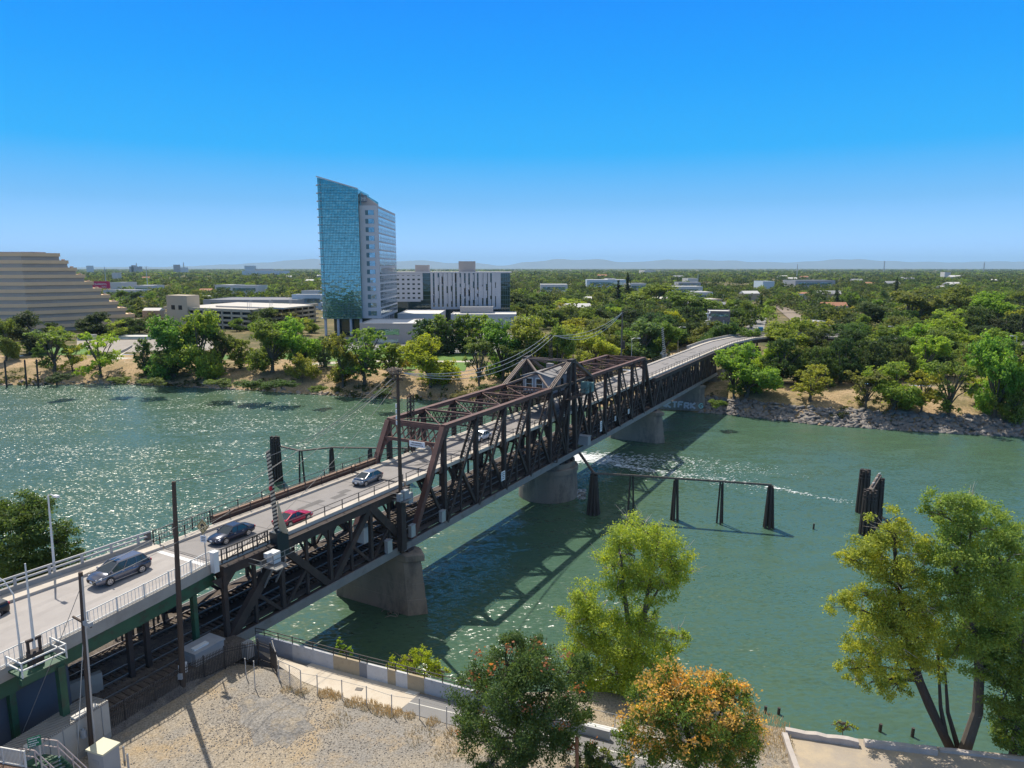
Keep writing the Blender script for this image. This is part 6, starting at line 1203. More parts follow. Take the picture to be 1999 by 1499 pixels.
# --- the glass tower
def tower():
    Yf = 392.0; f = lambda px, py, Y=Yf: ap(px, py, Y); A = f(628, 655); xl, xg, xc = f(626, 600).x, f(706, 600).x, f(739, 560).x; dep = 60.0
    root = empty('glass_tower', Vector(((xl+xc)/2, Yf, 7)), 'tall teal glass office tower with a slanted top and a banded stone wing', 'office tower')
    zb = f(650, 622).z; zl, zr_ = f(621, 345).z, f(700, 369).z; zs = f(701, 401, Yf+3).z; zend = f(733, 396, Yf+12).z
    # glass slab: curved left end, sloping roof
    def ring(z, side=0): return [(xg, Yf), (xl+3, Yf), (xl+.8, Yf+1), (xl, Yf+3.5), (xl+1, Yf+9), (xl+4, Yf+22), (xg, Yf+30)]
    R = ring(0); zt = [lerp(zl, zr_, (x-xl)/(xg-xl)) for x, y in R]; m = MB(); m.prism([R[i] for i in range(len(R)-1, -1, -1)], [zb]*len(R), zt[::-1]); m.build('glass_slab', TGL, root)
    m = MB(); n = 26
    for i in range(n+1): x = lerp(xl+1.5, xg, i/n); m.bar((x, Yf-.05, zb), (x, Yf-.05, lerp(zl, zr_, (x-xl)/(xg-xl))), .1, .14)
    z = zb; k = 0
    while z < zl:
        xr = xg if z < zr_ else xl+(zl-z)/(zl-zr_)*(xg-xl); 
        if xr > xl+2: m.bar((xl+1.5, Yf-.06, z), (xr, Yf-.06, z), .1, .22 if k % 3 == 0 else .1)
        z += 1.4; k += 1
    m.build('mullion', MULL, root)
    m = MB(); fl = zb
    while fl < zl-3: m.add([(xl+3, Yf-.2, fl), (xl+.3, Yf+.6, fl), (xl-.8, Yf+3.5, fl), (xl+.2, Yf+10, fl), (xl+3, Yf-.2, fl+.4), (xl+.3, Yf+.6, fl+.4), (xl-.8, Yf+3.5, fl+.4), (xl+.2, Yf+10, fl+.4)], [(0, 1, 5, 4), (1, 2, 6, 5), (2, 3, 7, 6), (3, 2, 1, 0), (4, 5, 6, 7)]); fl += 4.2
    m.build('edge_fins', STONE, root)
    m = MB(); m.bar((xl+.5, Yf-.05, zl+.25), (xg, Yf-.05, zr_+.25), .5, .6); m.build('coping', STONE, root)
    # stone wing
    yw = Yf+3; m = MB(); m.hexa([(xg, yw, zb), (xc, yw, zb), (xc, yw+dep, zb), (xg, yw+dep, zb)], [(xg, yw, zs), (xc, yw, zs), (xc, yw+dep, zs), (xg, yw+dep, zs)]); m.build('stone_wing', STONE, root)
    # sloping screen above the wing with sign box
    m = MB(); x0, x1 = xg, f(733, 396, Yf+12).x; m.hexa([(x0, Yf+8, zs), (x1, Yf+20, zs), (x1, Yf+20.6, zs), (x0, Yf+8.6, zs)], [(x0, Yf+8, zr_-.5), (x1, Yf+20, zend+1), (x1, Yf+20.6, zend+1), (x0, Yf+8.6, zr_-.5)]); m.build('roof_screen', TGL, root)
    m = MB(); m.hexa([(xg+.3, Yf+6.5, zs+.2), (xg+9, Yf+9, zs+.2), (xg+9, Yf+9.8, zs+.2), (xg+.3, Yf+7.3, zs+.2)], [(xg+.3, Yf+6.5, zs+7), (xg+9, Yf+9, zs+1), (xg+9, Yf+9.8, zs+1), (xg+.3, Yf+7.3, zs+7)]); m.build('roof_wall', STONE2, root)
    sg = MB(); sg.box((xg+1.9, Yf+6.2, zr_-4.4), (3.4, .5, 3.6)); so_ = sg.build('sign_box', mat('sign_slate', (.16, .17, .2), .6), root); m = MB()
    for i, w in enumerate((0, .8, 1.6, 2.4)): m.bar((xg+.7+w, Yf+5.9, zr_-5.6), (xg+.7+w, Yf+5.9, zr_-3.4), .3, .08, up=(0, 1, 0)); 
    m.bar((xg+.5, Yf+5.9, zr_-4.4), (xg+3.3, Yf+5.9, zr_-4.4), .25, .08, up=(0, 1, 0)); m.build('lettering', SIGNW, so_)
    nf = 13; fh = (zs-zb-2.0)/nf
    for k in range(nf):
        z0 = zb+1.5+fh*k; m = MB(); m.hexa([(xg+3.0, yw-.06, z0), (xc-2.0, yw-.06, z0), (xc-2.0, yw+.2, z0), (xg+3.0, yw+.2, z0)], [(xg+3.0, yw-.06, z0+fh*.56), (xc-2.0, yw-.06, z0+fh*.56), (xc-2.0, yw+.2, z0+fh*.56), (xg+3.0, yw+.2, z0+fh*.56)])
        w = m.build('window', WGL, root); m = MB()
        for i in range(7): x = lerp(xg+4.6, xc-2.0, i/6); m.bar((x, yw-.1, z0), (x, yw-.1, z0+fh*.56), .1)
        m.hexa([(xg+3.0, yw-.12, z0), (xg+4.6, yw-.12, z0), (xg+4.6, yw-.05, z0), (xg+3.0, yw-.05, z0)], [(xg+3.0, yw-.12, z0+fh*.56), (xg+4.6, yw-.12, z0+fh*.56), (xg+4.6, yw-.05, z0+fh*.56), (xg+3.0, yw-.05, z0+fh*.56)]); m.build('frame', MULL, w)
        m = MB(); m.hexa([(xc+.06, yw+2, z0), (xc+.06, yw+dep-1, z0), (xc-.2, yw+dep-1, z0), (xc-.2, yw+2, z0)], [(xc+.06, yw+2, z0+fh*.80), (xc+.06, yw+dep-1, z0+fh*.80), (xc-.2, yw+dep-1, z0+fh*.80), (xc-.2, yw+2, z0+fh*.80)]); w = m.build('window', WGL, root)
        m = MB(); m.bar((xc+.1, yw+2, z0+fh*.38), (xc+.1, yw+dep-1, z0+fh*.38), .08, .14)
        for i in range(14): y = lerp(yw+2, yw+dep-1, i/13); m.bar((xc+.1, y, z0), (xc+.1, y, z0+fh*.6), .08)
        m.build('frame', STONE, w)
    m = MB(); m.hexa([(xl+6, Yf+4, 7), (xc-2, Yf+4, 7), (xc-2, yw+dep-4, 7), (xl+6, yw+dep-4, 7)], [(xl+6, Yf+4, zb), (xc-2, Yf+4, zb), (xc-2, yw+dep-4, zb), (xl+6, yw+dep-4, zb)]); m.build('lobby', DGL, root)
    for x, y in ((xl+2, Yf+1.5), (xl+9, Yf+1.5), (xl+16, Yf+1.5), (xg-1, Yf+1.5), (xc-1, yw+1))+tuple((xc-1, yw+8+i*8) for i in range(6)): m = MB(); m.tube((x, y, 7), (x, y, zb), .75, n=14); m.build('column', STONE, root)
tower()
# --- the hotel block with slit windows
def hotel():
    Y = 478.0; f = lambda px, py, YY=Y: ap(px, py, YY); z1 = f(900, 532).z; z0 = 7; x0, x1 = f(760, 560).x, f(997, 560).x; xa, xb, xcx = f(821, 560).x, f(843, 560).x, f(972, 560).x
    root = empty('hotel_block', Vector(((x0+x1)/2, Y, 7)), 'broad pale block with tall slit windows and dark glass corners, right of the tower', 'office building'); D = 32
    m = MB(); m.hexa([(x0, Y+.6, z0), (x1-.5, Y+.6, z0), (x1-.5, Y+D, z0), (x0, Y+D, z0)], [(x0, Y+.6, z1-.3), (x1-.5, Y+.6, z1-.3), (x1-.5, Y+D, z1-.3), (x0, Y+D, z1-.3)]); m.build('glass_core', DGL, root)
    m = MB(); m.hexa([(x0-.3, Y-.5, z1-.3), (x1+.5, Y-.5, z1-.3), (x1+.5, Y+D+.5, z1-.3), (x0-.3, Y+D+.5, z1-.3)], [(x0-.3, Y-.5, z1+.5), (x1+.5, Y-.5, z1+.5), (x1+.5, Y+D+.5, z1+.5), (x0-.3, Y+D+.5, z1+.5)]); m.build('roof', STONE, root)
    # left part: piers and spandrels round square windows
    m = MB(); zb = f(800, 586).z; nw = 6
    for i in range(nw+1): x = lerp(x0, xa, i/nw); m.box((x+.6, Y+.25, (zb+z1)/2), (1.7, .7, z1-zb))
    for k in range(7): z = lerp(zb, z1, k/6.0); m.box(((x0+xa)/2, Y+.28, min(z, z1-.8)), (xa-x0, .6, 1.9))
    m.build('stone_facade', STONE, root)
    m = MB(); n = 15; zl = f(900, 603).z; rn = random.Random(4)
    for i in range(n+1):
        x = lerp(xb, xcx, i/n); w = rn.uniform(1.3, 2.3); m.box((x, Y+.1, (zl+z1)/2), (w, .9, z1-zl))
        for q in range(2): zz = rn.uniform(zl+2, z1-4); h = rn.uniform(4, 9); m.box((x+w*.5+.35, Y+.2, min(zz+h/2, z1-h/2-.3)), (rn.uniform(.6, 1.0), .7, h))
    m.box(((xb+xcx)/2, Y+.1, zl+.6), (xcx-xb, .85, 1.6)); m.box((xcx+.3, Y+.12, (zl+z1)/2), (3.2, .95, z1-zl)); m.build('stone_piers', STONE, root)
    m = MB()
    for k in range(1, 8): z = lerp(zl, z1, k/8); m.box(((xb+xcx)/2, Y+.5, z), (xcx-xb, .2, .35)); m.box(((xa+xb)/2, Y+.55, z), (xb-xa, .1, .25)); m.box(((xcx+x1)/2, Y+.55, z), (x1-xcx, .1, .25))
    for i in range(5): m.box((lerp(xcx+2, x1-.6, i/4), Y+.55, (z0+z1)/2), (.15, .1, z1-z0-1))
    m.build('mullion', MULL, root)
    for px, w, hh in ((825, 9, 5), (912, 11, 7.5)): m = MB(); a = f(px, 530, Y+12); m.box((a.x, Y+12, z1+hh/2), (w, 8, hh)); m.build('plant_room', STONE2, root)
hotel()
# --- podium and low roofs round the tower's foot
def slab_building(name, label, px0, px1, pyt, Y, D, m_, roof=None, z0=7, windows=(), cat='building', group=None, par=.5, rz=0, cols=None):
    a, b = ap(px0, pyt, Y), ap(px1, pyt, Y); zt = a.z; root = empty(name, Vector(((a.x+b.x)/2, Y, z0)), label, cat, group); cx_, w = (a.x+b.x)/2, b.x-a.x
    R = Matrix.Rotation(rz, 3, 'Z'); P = lambda x, y, z: Vector((cx_, Y, 0))+R @ Vector((x, y, 0))+Vector((0, 0, z)); m = MB()
    hx = lambda x0, x1, y0, y1, q0, q1: m.hexa([P(x0, y0, q0), P(x1, y0, q0), P(x1, y1, q0), P(x0, y1, q0)], [P(x0, y0, q1), P(x1, y0, q1), P(x1, y1, q1), P(x0, y1, q1)])
    hx(-w/2, w/2, 0, D, z0-1, zt-par); m.build('wall', m_, root)
    m = MB(); hx(-w/2+.3, w/2-.3, .3, D-.3, zt-par, zt-par+.06); m.build('roof', roof or ROOFW, root)
    m = MB(); t = .3
    hx(-w/2-.05, w/2+.05, -.05, t, zt-par, zt); hx(-w/2-.05, w/2+.05, D-t, D+.05, zt-par, zt); hx(-w/2-.05, -w/2+t, t, D-t, zt-par, zt); hx(w/2-t, w/2+.05, t, D-t, zt-par, zt); m.build('parapet', m_, root)
    for (u0, u1, q0, q1) in windows:
        m = MB(); hx(-w/2+w*u0, -w/2+w*u1, -.08, .1, lerp(z0, zt, q0), lerp(z0, zt, q1)); m.build('window', WGL, root)
    return root, P, zt
slab_building('podium_building', 'beige podium building with a long strip window in front of the glass tower', 702, 812, 631, 352, 34, STONE2, windows=((.12, .70, .42, .72), (.30, .68, .02, .20)))
slab_building('low_annex', 'low flat building with a bright white roof behind the beige podium', 776, 858, 612, 425, 40, STONE, roof=mat('white_roof', (.72, .69, .64), .85, var=.15, vscale=.1), windows=((.05, .9, .3, .6),))
slab_building('low_annex', 'grey louvred low building under the slit window block', 898, 962, 599, 455, 16, mat('grey_louvre', (.36, .345, .34), .7, var=.3, vscale=.6, stretch=(.1, .1, 6)))
slab_building('low_annex', 'low pale building reaching right from the slit window block', 880, 1008, 613, 440, 26, STONE, windows=((.82, .97, .3, .8),))
slab_building('brick_block', 'grey four storey apartment block with white corner stairs behind the far ramp', 1383, 1425, 607, 350, 16, mat('grey_brick', (.17, .155, .16), .9, var=.4, vscale=.5), windows=((.15, .95, .83, .92), (.15, .95, .58, .68), (.15, .95, .33, .43)), rz=-.25)
# white stair landings of that block
p = ap(1383, 640, 349); m = MB()
for k in range(9): z = 8+k*1.75; m.box((p.x-.8+(k % 2)*.9, 348.4, z), (1.6, 1.4, .35)); m.box((p.x-.8+((k+1) % 2)*.9, 348.2, z+.8), (.3, 1.4, 1.2))
simple(m, 'outside_stair', WHITEP, 'zigzag white outside stair on the corner of the grey apartment block', 'stair')
# low roofs among the trees: (px0, px1, top row, distance, depth, wall, roof, label)
WW = mat('white_wall', (.58, .56, .53), .85, var=.2, vscale=.3); TW = mat('tan_wall', (.42, .33, .25), .85, var=.2, vscale=.3); BW = mat('blue_white_wall', (.46, .54, .60), .8); GW = mat('grey_wall', (.34, .34, .35), .85)
LOW = [(1055, 1108, 555, 1000, 45, WW, ROOFW, 'long white roofed warehouse left of the two dark conifers'), (1146, 1222, 546, 1250, 60, BW, ROOFW, 'wide pale blue warehouse behind the dark conifers'), (1186, 1202, 543.5, 1290, 30, WW, ROOFW, 'small white upper block on the pale blue warehouse'), (1230, 1262, 553, 1100, 40, WW, ROOFG, 'low white building right of the tall conifer'),
       (1305, 1372, 559, 900, 40, WW, ROOFW, 'white industrial building with several roof levels in the mid distance'), (1325, 1368, 551, 1150, 50, GW, ROOFG, 'grey flat roofed shed behind the white industrial building'), (1343, 1362, 543, 1500, 40, WW, ROOFW, 'small white block far off above the grey shed'), (1357, 1392, 570, 760, 30, WW, ROOFW, 'white building with dark window strip nearer the apartment block'),
       (1370, 1412, 584, 640, 30, TW, ROOFW, 'tan low building just above the apartment block roof'), (1490, 1512, 549, 1150, 60, BW, ROOFG, 'blue grey roofed hall between trees above the railway'), (1552, 1632, 547, 1250, 50, GW, ROOFG, 'long grey roof far off right of the railway'), (1590, 1612, 627, 430, 14, WW, ROOFW, 'white house nearest the railway bed on the right'),
       (1600, 1622, 634, 420, 12, WW, ROOFG, 'white house with a grey roof in front of its neighbour'), (1670, 1684, 643, 400, 10, WW, ROOFW, 'tiny white roofed shed among dark oaks'), (1802, 1824, 634, 400, 12, WW, ROOFG, 'grey white house glimpsed behind the yellow green tree'), (1932, 1972, 614, 520, 14, WW, ROOFW, 'white flat roofed house at the right among the trees'),
       (1905, 1926, 585, 700, 12, TW, ROOFW, 'tan house half hidden by trees far right'), (1662, 1676, 612, 560, 12, TW, mat('terracotta_roof', (.36, .17, .10), .9), 'small house with a terracotta roof right of the oaks'), (570, 628, 575, 640, 24, BW, ROOFG, 'pale blue office building between garage and tower'), (588, 622, 567, 700, 18, WW, ROOFG, 'white office building just behind the pale blue one'),
       (395, 580, 585, 620, 60, GW, mat('shingle_roof', (.24, .24, .26), .95, var=.4, vscale=.1), 'long grey roofed hall behind the parking garage'), (214, 238, 551, 1150, 40, WW, ROOFW, 'white roofed shed right of the red billboard'), (200, 262, 566, 900, 40, WW, ROOFG, 'long low grey white building below the red billboard'), (262, 298, 557, 1000, 40, WW, ROOFW, 'white building with a shallow roof right of the billboard'),
       (418, 452, 556, 1050, 40, WW, ROOFW, 'pale low building in the trees left of the glass tower'), (448, 504, 557, 960, 30, WW, ROOFG, 'white building with a dark strip beside the bright street'), (218, 228, 532, 1900, 25, WW, ROOFW, 'small white block far off above the billboard'), (470, 545, 528.5, 3300, 120, BW, ROOFW, 'long pale hall far away below the skyline'),
       (1010, 1030, 620, 470, 14, WW, ROOFW, 'small white house at the right foot of the slit window block'), (1052, 1064, 600, 560, 14, WW, ROOFG, 'little white house in the trees behind the street'), (1258, 1280, 527.5, 4200, 150, WW, ROOFW, 'white halls far off in the centre of the plain'), (1845, 1856, 531, 2300, 30, WW, ROOFW, 'tiny white roof far off on the right')]
for px0, px1, py, Y, D, w, r, lab in LOW:
    wn_ = ((.08, .92, .45, .75),) if Y < 1300 and (px1-px0) > 30 else ()
    slab_building('low_building' if 'house' not in lab else 'house', lab, px0, px1, py, Y, D, w, r, windows=wn_, cat='house' if 'house' in lab and 'warehouse' not in lab else 'building', group='low buildings among the trees', rz=((px0*7) % 11-5)*.03)
SKY_ = [(168, 176, 518.5, 5200, BW, 'small square block alone on the skyline beside the stepped building'), (252, 272, 520, 5200, GW, 'wide low block with roof towers on the far skyline'), (256, 260, 517.5, 5200, GW, 'short roof tower on the wide skyline block'), (338, 346, 516.5, 4600, GW, 'slim tall block on the far skyline'), (346, 362, 522, 4700, BW, 'low block right of the slim skyline tower'), (477, 495, 518.5, 4300, BW, 'bluish square block on the skyline left of the glass tower'), (497, 530, 525, 4100, WW, 'pale domed hall on the skyline left of the glass tower')]
for px0, px1, py, Y, w, lab in SKY_: slab_building('skyline_block', lab, px0, px1, py, Y, 40, w, w, cat='building', group='blocks on the far skyline', par=1.5)
# --- billboard
a, b = ap(178, 549, 900), ap(213.5, 549, 900); z1 = a.z; z0 = ap(178, 563, 900).z; root = empty('billboard', Vector((b.x-6, 900, 7)), 'crimson billboard with white lettering behind the stepped building', 'billboard')
m = MB(); m.hexa([(a.x, 900, z0), (b.x, 900, z0), (b.x, 901, z0), (a.x, 901, z0)], [(a.x, 900, z1), (b.x, 900, z1), (b.x, 901, z1), (a.x, 901, z1)]); bp_ = m.build('board', mat('billboard_red', (.50, .02, .09), .6), root)
def text_mesh(s, size, loc, mt, parent, name='lettering', rx=pi/2, rz=0):
    cu = bpy.data.curves.new(name, 'FONT'); cu.body = s; cu.size = size; cu.extrude = .05; cu.align_x = 'CENTER'; o = bpy.data.objects.new(name, cu); COL.objects.link(o); cu.materials.append(mt); dg_ = bpy.context.evaluated_depsgraph_get(); me = bpy.data.meshes.new_from_object(o.evaluated_get(dg_)); bpy.data.objects.remove(o); o = bpy.data.objects.new(name, me); COL.objects.link(o); o.parent = parent; o.location = Vector(loc)-wloc(parent); o.rotation_euler = (rx, 0, rz); return o
text_mesh('SACRAMENTO,', 3.0, ((a.x+b.x)/2-2.2, 899.8, z1-4.6), SIGNW, bp_); text_mesh('YOU.', 2.8, (b.x-7, 899.8, z1-7.8), SIGNW, bp_)
for x in (a.x+4, b.x-4): m = MB(); m.tube((x, 900.5, 7), (x, 900.5, z0), .5); m.build('post', GALV, root)
p0 = ap(285, 570, 1000); m = MB(); m.hexa([(p0.x-4, 1000, 7), (p0.x+4, 1000, 7), (p0.x+4, 1002, 7), (p0.x-4, 1002, 7)], [(p0.x-4, 1000, p0.z), (p0.x+2, 1000, p0.z+3), (p0.x+2, 1002, p0.z+3), (p0.x-4, 1002, p0.z)]); simple(m, 'red_sign', mat('sign_maroon', (.22, .03, .06), .7), 'small maroon sign at the end of the white building right of the billboard', 'sign')
# masts and poles on the plain
for px, t, Y, lab in ((204, 521, 1300, 'tall pole above the red billboard'), (285, 520, 1050, 'tall pole at the maroon sign'), (358, 512, 5000, 'thin radio mast beside the slim skyline tower'), (266, 513, 5200, 'thin radio mast over the wide skyline block'), (1557, 516, 2600, 'grey mast on the plain above the railway'), (1727, 509, 5000, 'thin radio mast over the far tree line on the right'), (1922, 512, 4500, 'lattice mast on the plain near the right edge'), (1363, 535, 1400, 'pale pole over the white industrial buildings'), (1413, 625, 330, 'lamp pole beside the apartment block'), (1062, 583, 700, 'wooden pole in the trees right of the slit window block')):
    e = ap(px, t, Y); m = MB(); r = max(.15, Y*.00045); m.limb([Vector((e.x, Y, 7)), e], [r*1.4, r], 6)
    if Y > 4000:
        for k in range(6): m.box((e.x, Y, lerp(12, e.z, k/6)), (r*4, r*4, r))
    simple(m, 'mast', GALV, lab, 'mast', 'masts and poles on the plain')
# park terraces
for (x0, y0), (x1, y1), lab in (((226, 692), (244, 684), 'lower stone terrace wall in the riverside park'), ((244, 684), (256, 677), 'upper stone terrace wall in the riverside park')):
    a, b = gp(x0, y0, 7), gp(x1, y1, 7); d = (b-a).normalized(); nn = Vector((d.y, -d.x, 0))*.6; m = MB(); m.hexa([Z3(v, 6) for v in (a, b, b+nn, a+nn)], [Z3(v, 7.9) for v in (a, b, b+nn, a+nn)]); simple(m, 'terrace_wall', CONC, lab, 'terrace wall')
p = gp(158, 664, 7); slab_building('pavilion', 'small flat white pavilion in the park by the stepped building', 150, 172, 655, p.y, 8, WW, ROOFW, windows=((.1, .9, .2, .8),)); slab_building('terrace_building', 'low glass fronted restaurant terrace in the riverside park', 222, 296, 657, 372, 14, mat('green_grey_wall', (.16, .20, .17), .7), ROOFW, windows=((.03, .97, .15, .7),))
# riprap along the right bank, concrete rubble on the left
def rocks(name, a, b, n, smin, smax, dmin, dmax, mt, seed):
    r = np.random.default_rng(seed); V, Q = [], []; base = np.array([(-1, -1, -.6), (1, -1, -.6), (1, 1, -.6), (-1, 1, -.6), (-.8, -.8, .6), (.8, -.7, .6), (.7, .8, .6), (-.8, .7, .6)])
    fq = [(3, 2, 1, 0), (4, 5, 6, 7), (0, 1, 5, 4), (1, 2, 6, 5), (2, 3, 7, 6), (3, 0, 4, 7)]
    for _ in range(n):
        x = lerp(a, b, r.random()); d = lerp(dmin, dmax, r.random()**1.3); y = interp(x, FARX, FARY)+d; z = far_z(x, y); s = lerp(smin, smax, r.random()**2); P = base*(1+.3*(r.random((8, 3))-.5))*s*np.array([.9, .6, .4]); R = np.array((Matrix.Rotation(r.random()*6.3, 3, 'Z') @ Matrix.Rotation((r.random()-.5)*1.4, 3, 'X') @ Matrix.Rotation((r.random()-.5)*1.2, 3, 'Y')))
        k = len(V); V += list((P @ R.T)+np.array([x, y, z+.1])); Q += [tuple(i+k for i in f) for f in fq]
    tag(np_mesh(name, np.array(V), np.array(Q), mt), 'grey broken rocks heaped along the far waterline', None, None, 'stuff')
RK = mat('riprap_rock', (.29, .26, .235), .9, var=.8, vscale=.5, col2=(.10, .09, .08))
rocks('riprap_rocks', 62, 150, 1900, .35, 1.6, -.6, 9, RK, 3); rocks('riprap_rocks', 58, 64, 60, .6, 1.6, -.5, 8, RK, 4); rocks('bank_rubble', -230, 20, 520, .35, 1.1, -.8, 2.5, mat('bank_rubble', (.38, .31, .25), .9, var=.7, vscale=.6), 5)
# ================================================================== TREES
LEAF = leafmat('leaf', .48, .30, .5, (1.22, 1.1, .65)); LEAFN = leafmat('leaf_near', .5, .75, .6, (1.45, 1.12, .5)); BARK = mat('bark', (.14, .115, .09), .95, var=.7, vscale=2.5, stretch=(2, 2, .4), bump=.4, bscale=9); BARKD = mat('dark_bark', (.07, .055, .045), .95, var=.6, vscale=2.5, stretch=(2, 2, .4)); TWIG = mat('dead_twig', (.42, .36, .31), .9)
def leaf_quads(C, size, r, aspect=.65, up=.45, out=None):
    """Random leaf quads at centres C (n,3)."""
    n = len(C); a = r.normal(size=(n, 3)); 
    if out is not None: a = a*.9+out*.5
    a[:, 2] += up; a /= np.linalg.norm(a, axis=1, keepdims=True)+1e-9; b = r.normal(size=(n, 3)); u = np.cross(a, b); u /= np.linalg.norm(u, axis=1, keepdims=True)+1e-9; v = np.cross(a, u); s = size*(.55+.9*r.random((n, 1)))
    u = u*s*.5; v = v*s*.5*aspect; fold = a*s*.12
    V = np.stack([C-u, C-v+fold, C+u, C+v+fold], axis=1).reshape(-1, 3); return V, np.arange(n*4).reshape(n, 4)
def blob_points(c, rad, n, r, shell=.55, clumps=0):
    """Points filling an ellipsoid, gathered in clumps, heavier near its skin."""
    d = r.normal(size=(n, 3)); d /= np.linalg.norm(d, axis=1, keepdims=True); k = (shell+(1-shell)*r.random((n, 1)))**.7
    if clumps:
        g = r.normal(size=(clumps, 3)); g /= np.linalg.norm(g, axis=1, keepdims=True); i = r.integers(0, clumps, n); kk = .55+.5*r.random((clumps, 1)); p = g[i]*kk[i]+r.normal(size=(n, 3))*.17
    else: p = d*k
    q = p*np.array(rad)+np.array(c); return q, p/(np.linalg.norm(p, axis=1, keepdims=True)+1e-9)
def crown_from(blobs, leaf, r, per=None, dens=1.0, cl=14, aspect=.6):
    Vs, off, Qs = [], 0, []
    for c, rad in blobs:
        area = (rad[0]*rad[1]*rad[2])**(2/3)*12.6; n = int(dens*area/(leaf*leaf*.6)*1.5); n = max(30, n); P, o = blob_points(c, rad, n, r, clumps=max(4, int(cl*(area/40)**.5)))
        V, Q = leaf_quads(P, leaf, r, aspect, out=o); Vs.append(V); Qs.append(Q+off); off += len(V)
    return np.concatenate(Vs), np.concatenate(Qs)
def limbs_to(blobs, base, trunk_h, r0, rn, lean=(0, 0), forks=True):
    m = MB(); top = Vector((base[0]+lean[0], base[1]+lean[1], base[2]+trunk_h)); b = Vector(base)
    m.limb([b-Vector((0, 0, .4)), b.lerp(top, .1)+Vector((0, 0, 0)), b.lerp(top, .6)+Vector((rn.uniform(-.2, .2), rn.uniform(-.2, .2), 0)), top], [r0*1.5, r0*1.08, r0*.9, r0*.75], 8)
    for c, rad in blobs:
        c = Vector(c); s = b.lerp(top, rn.uniform(.55, 1.0)); mid = s.lerp(c, .5)+Vector((rn.uniform(-.3, .3), rn.uniform(-.3, .3), rad[2]*.15)); k = r0*.5
        m.limb([s, mid, c, c+Vector((rn.uniform(-.4, .4)*rad[0], rn.uniform(-.4, .4)*rad[1], rad[2]*.7))], [k, k*.7, k*.4, k*.12], 5)
        for _ in range(3): e = c+Vector((rn.uniform(-1, 1)*rad[0], rn.uniform(-1, 1)*rad[1], rn.uniform(-.3, .9)*rad[2]))*.85; m.limb([mid.lerp(c, rn.random()), e], [k*.35, k*.08], 4)
    return m
# --- prototypes (unit: metres, about 10 m tall), copied through the town
def proto(kind, seed):
    rn = random.Random(seed); r = np.random.default_rng(seed); blobs = []
    if kind == 'round':
        th, r0 = 2.4, .30
        for i in range(19): a = i*2.4; q = rn.uniform(.45, 1); z = 1.3+7.1*((i*.618+rn.random()*.2) % 1); w = 3.7*sin(pi*min(1, (z-.2)/9.6))**.6*q; blobs.append(((cos(a)*w, sin(a)*w, z), (rn.uniform(1.3, 2.1),)*2+(rn.uniform(1.1, 1.8),)))
        blobs.append(((0, 0, 8.6), (1.7, 1.7, 1.3)))
    elif kind == 'wide':
        th, r0 = 2.0, .38
        for i in range(22): a = i*2.4; q = sqrt(rn.random()); z = rn.uniform(1.2, 6.6)-q*.5; blobs.append(((cos(a)*q*4.6, sin(a)*q*4.6, z), (rn.uniform(1.3, 2.1),)*2+(rn.uniform(.9, 1.35),)))
        for i in range(4): a = i*1.6; blobs.append(((cos(a)*1.5, sin(a)*1.5, 7.2), (1.7, 1.7, 1.2)))
    elif kind == 'tall':
        th, r0 = 2.4, .26
        for i in range(15): a = i*2.4; z = 1.1+i*.56; w = 1.8*(1-abs(z-5.4)/6.5); blobs.append(((cos(a)*w, sin(a)*w, z), (rn.uniform(.9, 1.4),)*2+(rn.uniform(1.0, 1.5),)))
        blobs.append(((0, 0, 9.3), (.8, .8, .9)))
    elif kind == 'loose':
        th, r0 = 3.0, .24
        for i in range(18): a = i*2.4+rn.random(); q = rn.uniform(.3, 1); z = rn.uniform(1.4, 9.0); blobs.append(((cos(a)*q*3.0, sin(a)*q*3.0, z), (rn.uniform(.8, 1.5),)*2+(rn.uniform(.6, 1.2),)))
    elif kind == 'conifer':
        th, r0 = 8.5, .22
        for i in range(17): z = 1.2+i*.52; w = 2.1*(1-z/10.6); a = i*2.4; blobs.append(((cos(a)*w*.5, sin(a)*w*.5, z), (w*.75+.15, w*.75+.15, .6)))
        blobs.append(((0, 0, 9.9), (.25, .25, .6)))
    elif kind == 'bush':
        th, r0 = 1.2, .12
        for i in range(9): a = i*2.4; q = sqrt(rn.random()); blobs.append(((cos(a)*q*3.2, sin(a)*q*3.2, rn.uniform(1.5, 4.5+3*(1-q))), (rn.uniform(1.2, 1.9),)*2+(rn.uniform(1.2, 2.2),)))
    dens = {'loose': .8, 'conifer': 1.1}.get(kind, 1.0); V, Q = crown_from(blobs, .40, r, dens=dens, cl=16); m = limbs_to(blobs, (0, 0, 0), th, r0, rn)
    return V, Q, m
PROTO = {}
def proto_mesh(kind, i):
    k = (kind, i)
    if k not in PROTO:
        V, Q, m = proto(kind, 100+i*17+len(kind)); c = np_mesh('crown', V, Q, LEAF); t = m.build('trunk', BARK if kind != 'conifer' else BARKD, None, True); PROTO[k] = (c.data, t.data); bpy.data.objects.remove(c); bpy.data.objects.remove(t)
    return PROTO[k]
GREEN = dict(mid=(.080, .122, .030), deep=(.046, .074, .027), dark=(.032, .051, .024), olive=(.090, .112, .034), yellow=(.165, .182, .032), lime=(.150, .200, .024), grey=(.080, .098, .048), gold=(.22, .19, .04), bright=(.108, .158, .030))
NV_ = 3
